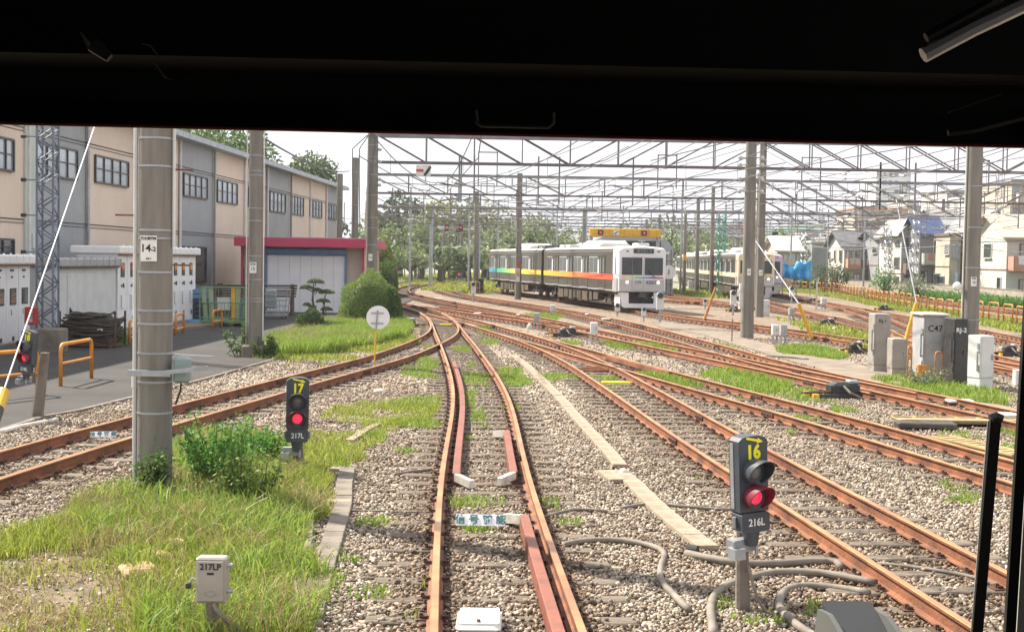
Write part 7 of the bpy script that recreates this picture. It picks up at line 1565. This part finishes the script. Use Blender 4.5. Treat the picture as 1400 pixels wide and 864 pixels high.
# bush and ivy at the nearest pole
def leafy(name, label, base, n, spread, h, ls, leaf, cat='bush', stems=10, tall=False):
    T = thing(name, label, cat, base); r = np.random.default_rng(int(n)); ps = []
    for k in range(stems):
        a = r.uniform(0, 6.28); rr_ = spread * math.sqrt(r.uniform(0, 1)); tip = np.array([math.cos(a) * rr_ * 1.2, math.sin(a) * rr_ * .9, h * r.uniform(.55, 1.0)]); rt = np.array([math.cos(a) * rr_ * .4, math.sin(a) * rr_ * .4, 0]); m = n // stems
        t = r.uniform(.12, 1.0, m)[:, None]; p = rt + (tip - rt) * t + r.normal(size=(m, 3)) * (.055 if tall else spread * .22); p[:, 2] = np.abs(p[:, 2]); ps.append(p)
        MB().tube([tuple(rt), tuple((rt + tip) / 2 + r.normal(size=3) * .02), tuple(tip)], [.012, .009, .004], 5).build('stem', 'bark' if not tall else 'leaf_mid', T)
    V, Fq = leafquads(np.concatenate(ps), ls); npmesh('leaves', V, Fq, leaf, T); return T
leafy('bush', 'dense dark leafed bush in the grass right of the nearest pole', G(342, 692), 2100, .32, .60, .030, 'leaf_ivy2', stems=22)
leafy('tall_weed', 'tall upright bright green weeds right behind the nearest pole', G(296, 664), 2400, .40, .88, .034, 'leaf_ivy', stems=26, tall=True)
leafy('tall_weed', 'bright green weeds left of signal 17 above the dark bush', G(348, 640), 1600, .40, .55, .034, 'leaf_ivy', stems=16, tall=True)
leafy('ivy', 'dark ivy climbing the foot of the nearest pole', G(206, 678) + Vector((0, -.1, 0)), 1500, .17, .62, .030, 'leaf_mid', stems=9, tall=True)
leafy('tall_weed', 'spindly weeds at the foot of the left concrete pole', G(330, 488), 900, .45, .95, .05, 'leaf_mid', stems=8, tall=True)
leafy('tall_weed', 'short weeds right of the left concrete pole', G(366, 490), 900, .4, .6, .05, 'leaf_mid', stems=8, tall=True)
leafy('tall_weed', 'grassy weeds at the foot of the C47 cabinet', G(1262, 528), 900, .5, .42, .03, 'leaf_grey', stems=14, tall=True)
leafy('weed', 'yellowish dried weed tuft among the grass left of the dark bush', G(282, 690), 500, .15, .28, .02, 'grass_dry', stems=10, tall=True)
for px, py, yt, R_, lf, lab in ((1124, 398, 364, 1.6, 'leaf_dark', 'round dark bush left one of a pair right of the tarpaulin'), (1143, 400, 356, 1.8, 'leaf_dark', 'round dark bush right one of a pair right of the tarpaulin'), (1208, 404, 360, 1.5, 'leaf_ivy', 'bright green garden tree before the glass column house'), (1305, 404, 368, 1.9, 'leaf_ivy', 'bright green bush below the slate grey gable house'),
                                (1348, 396, 346, 1.7, 'leaf_dark', 'dark conical tree right behind the last concrete pole'), (1345, 402, 386, .9, 'leaf_mid', 'low round bush right of the last concrete pole'), (1253, 408, 380, 1.6, 'leaf_grey', 'thin silvery shrub in front of the solar roofed house'), (1099, 396, 370, 1.0, 'leaf_mid', 'small reddish green bush below the tarpaulin')):
    D = G(px, py).y; tree((px - 700) / F * D, D, HZ(px, yt, D), R_, lab, lf, trunk_h=.35, nclump=14, per=170, ls=.12, squash=1.0, name='garden_tree')
# ================================================================= AIR
mb = MB(); mb.box((60, 190, 22.5), (760, 500, 51)); hz_ = mb.build('haze', 'cream'); hz_['kind'] = 'stuff'
m = bpy.data.materials.new('haze'); m.use_nodes = True; nt = m.node_tree; nt.nodes.remove(nt.nodes['Principled BSDF'])
pv = nt.nodes.new('ShaderNodeVolumePrincipled'); pv.inputs['Color'].default_value = (0.93, 0.95, 1.0, 1); pv.inputs['Density'].default_value = 0.00030; pv.inputs['Anisotropy'].default_value = 0.3
nt.links.new(pv.outputs[0], nt.nodes['Material Output'].inputs['Volume']); hz_.data.materials.clear(); hz_.data.materials.append(m)
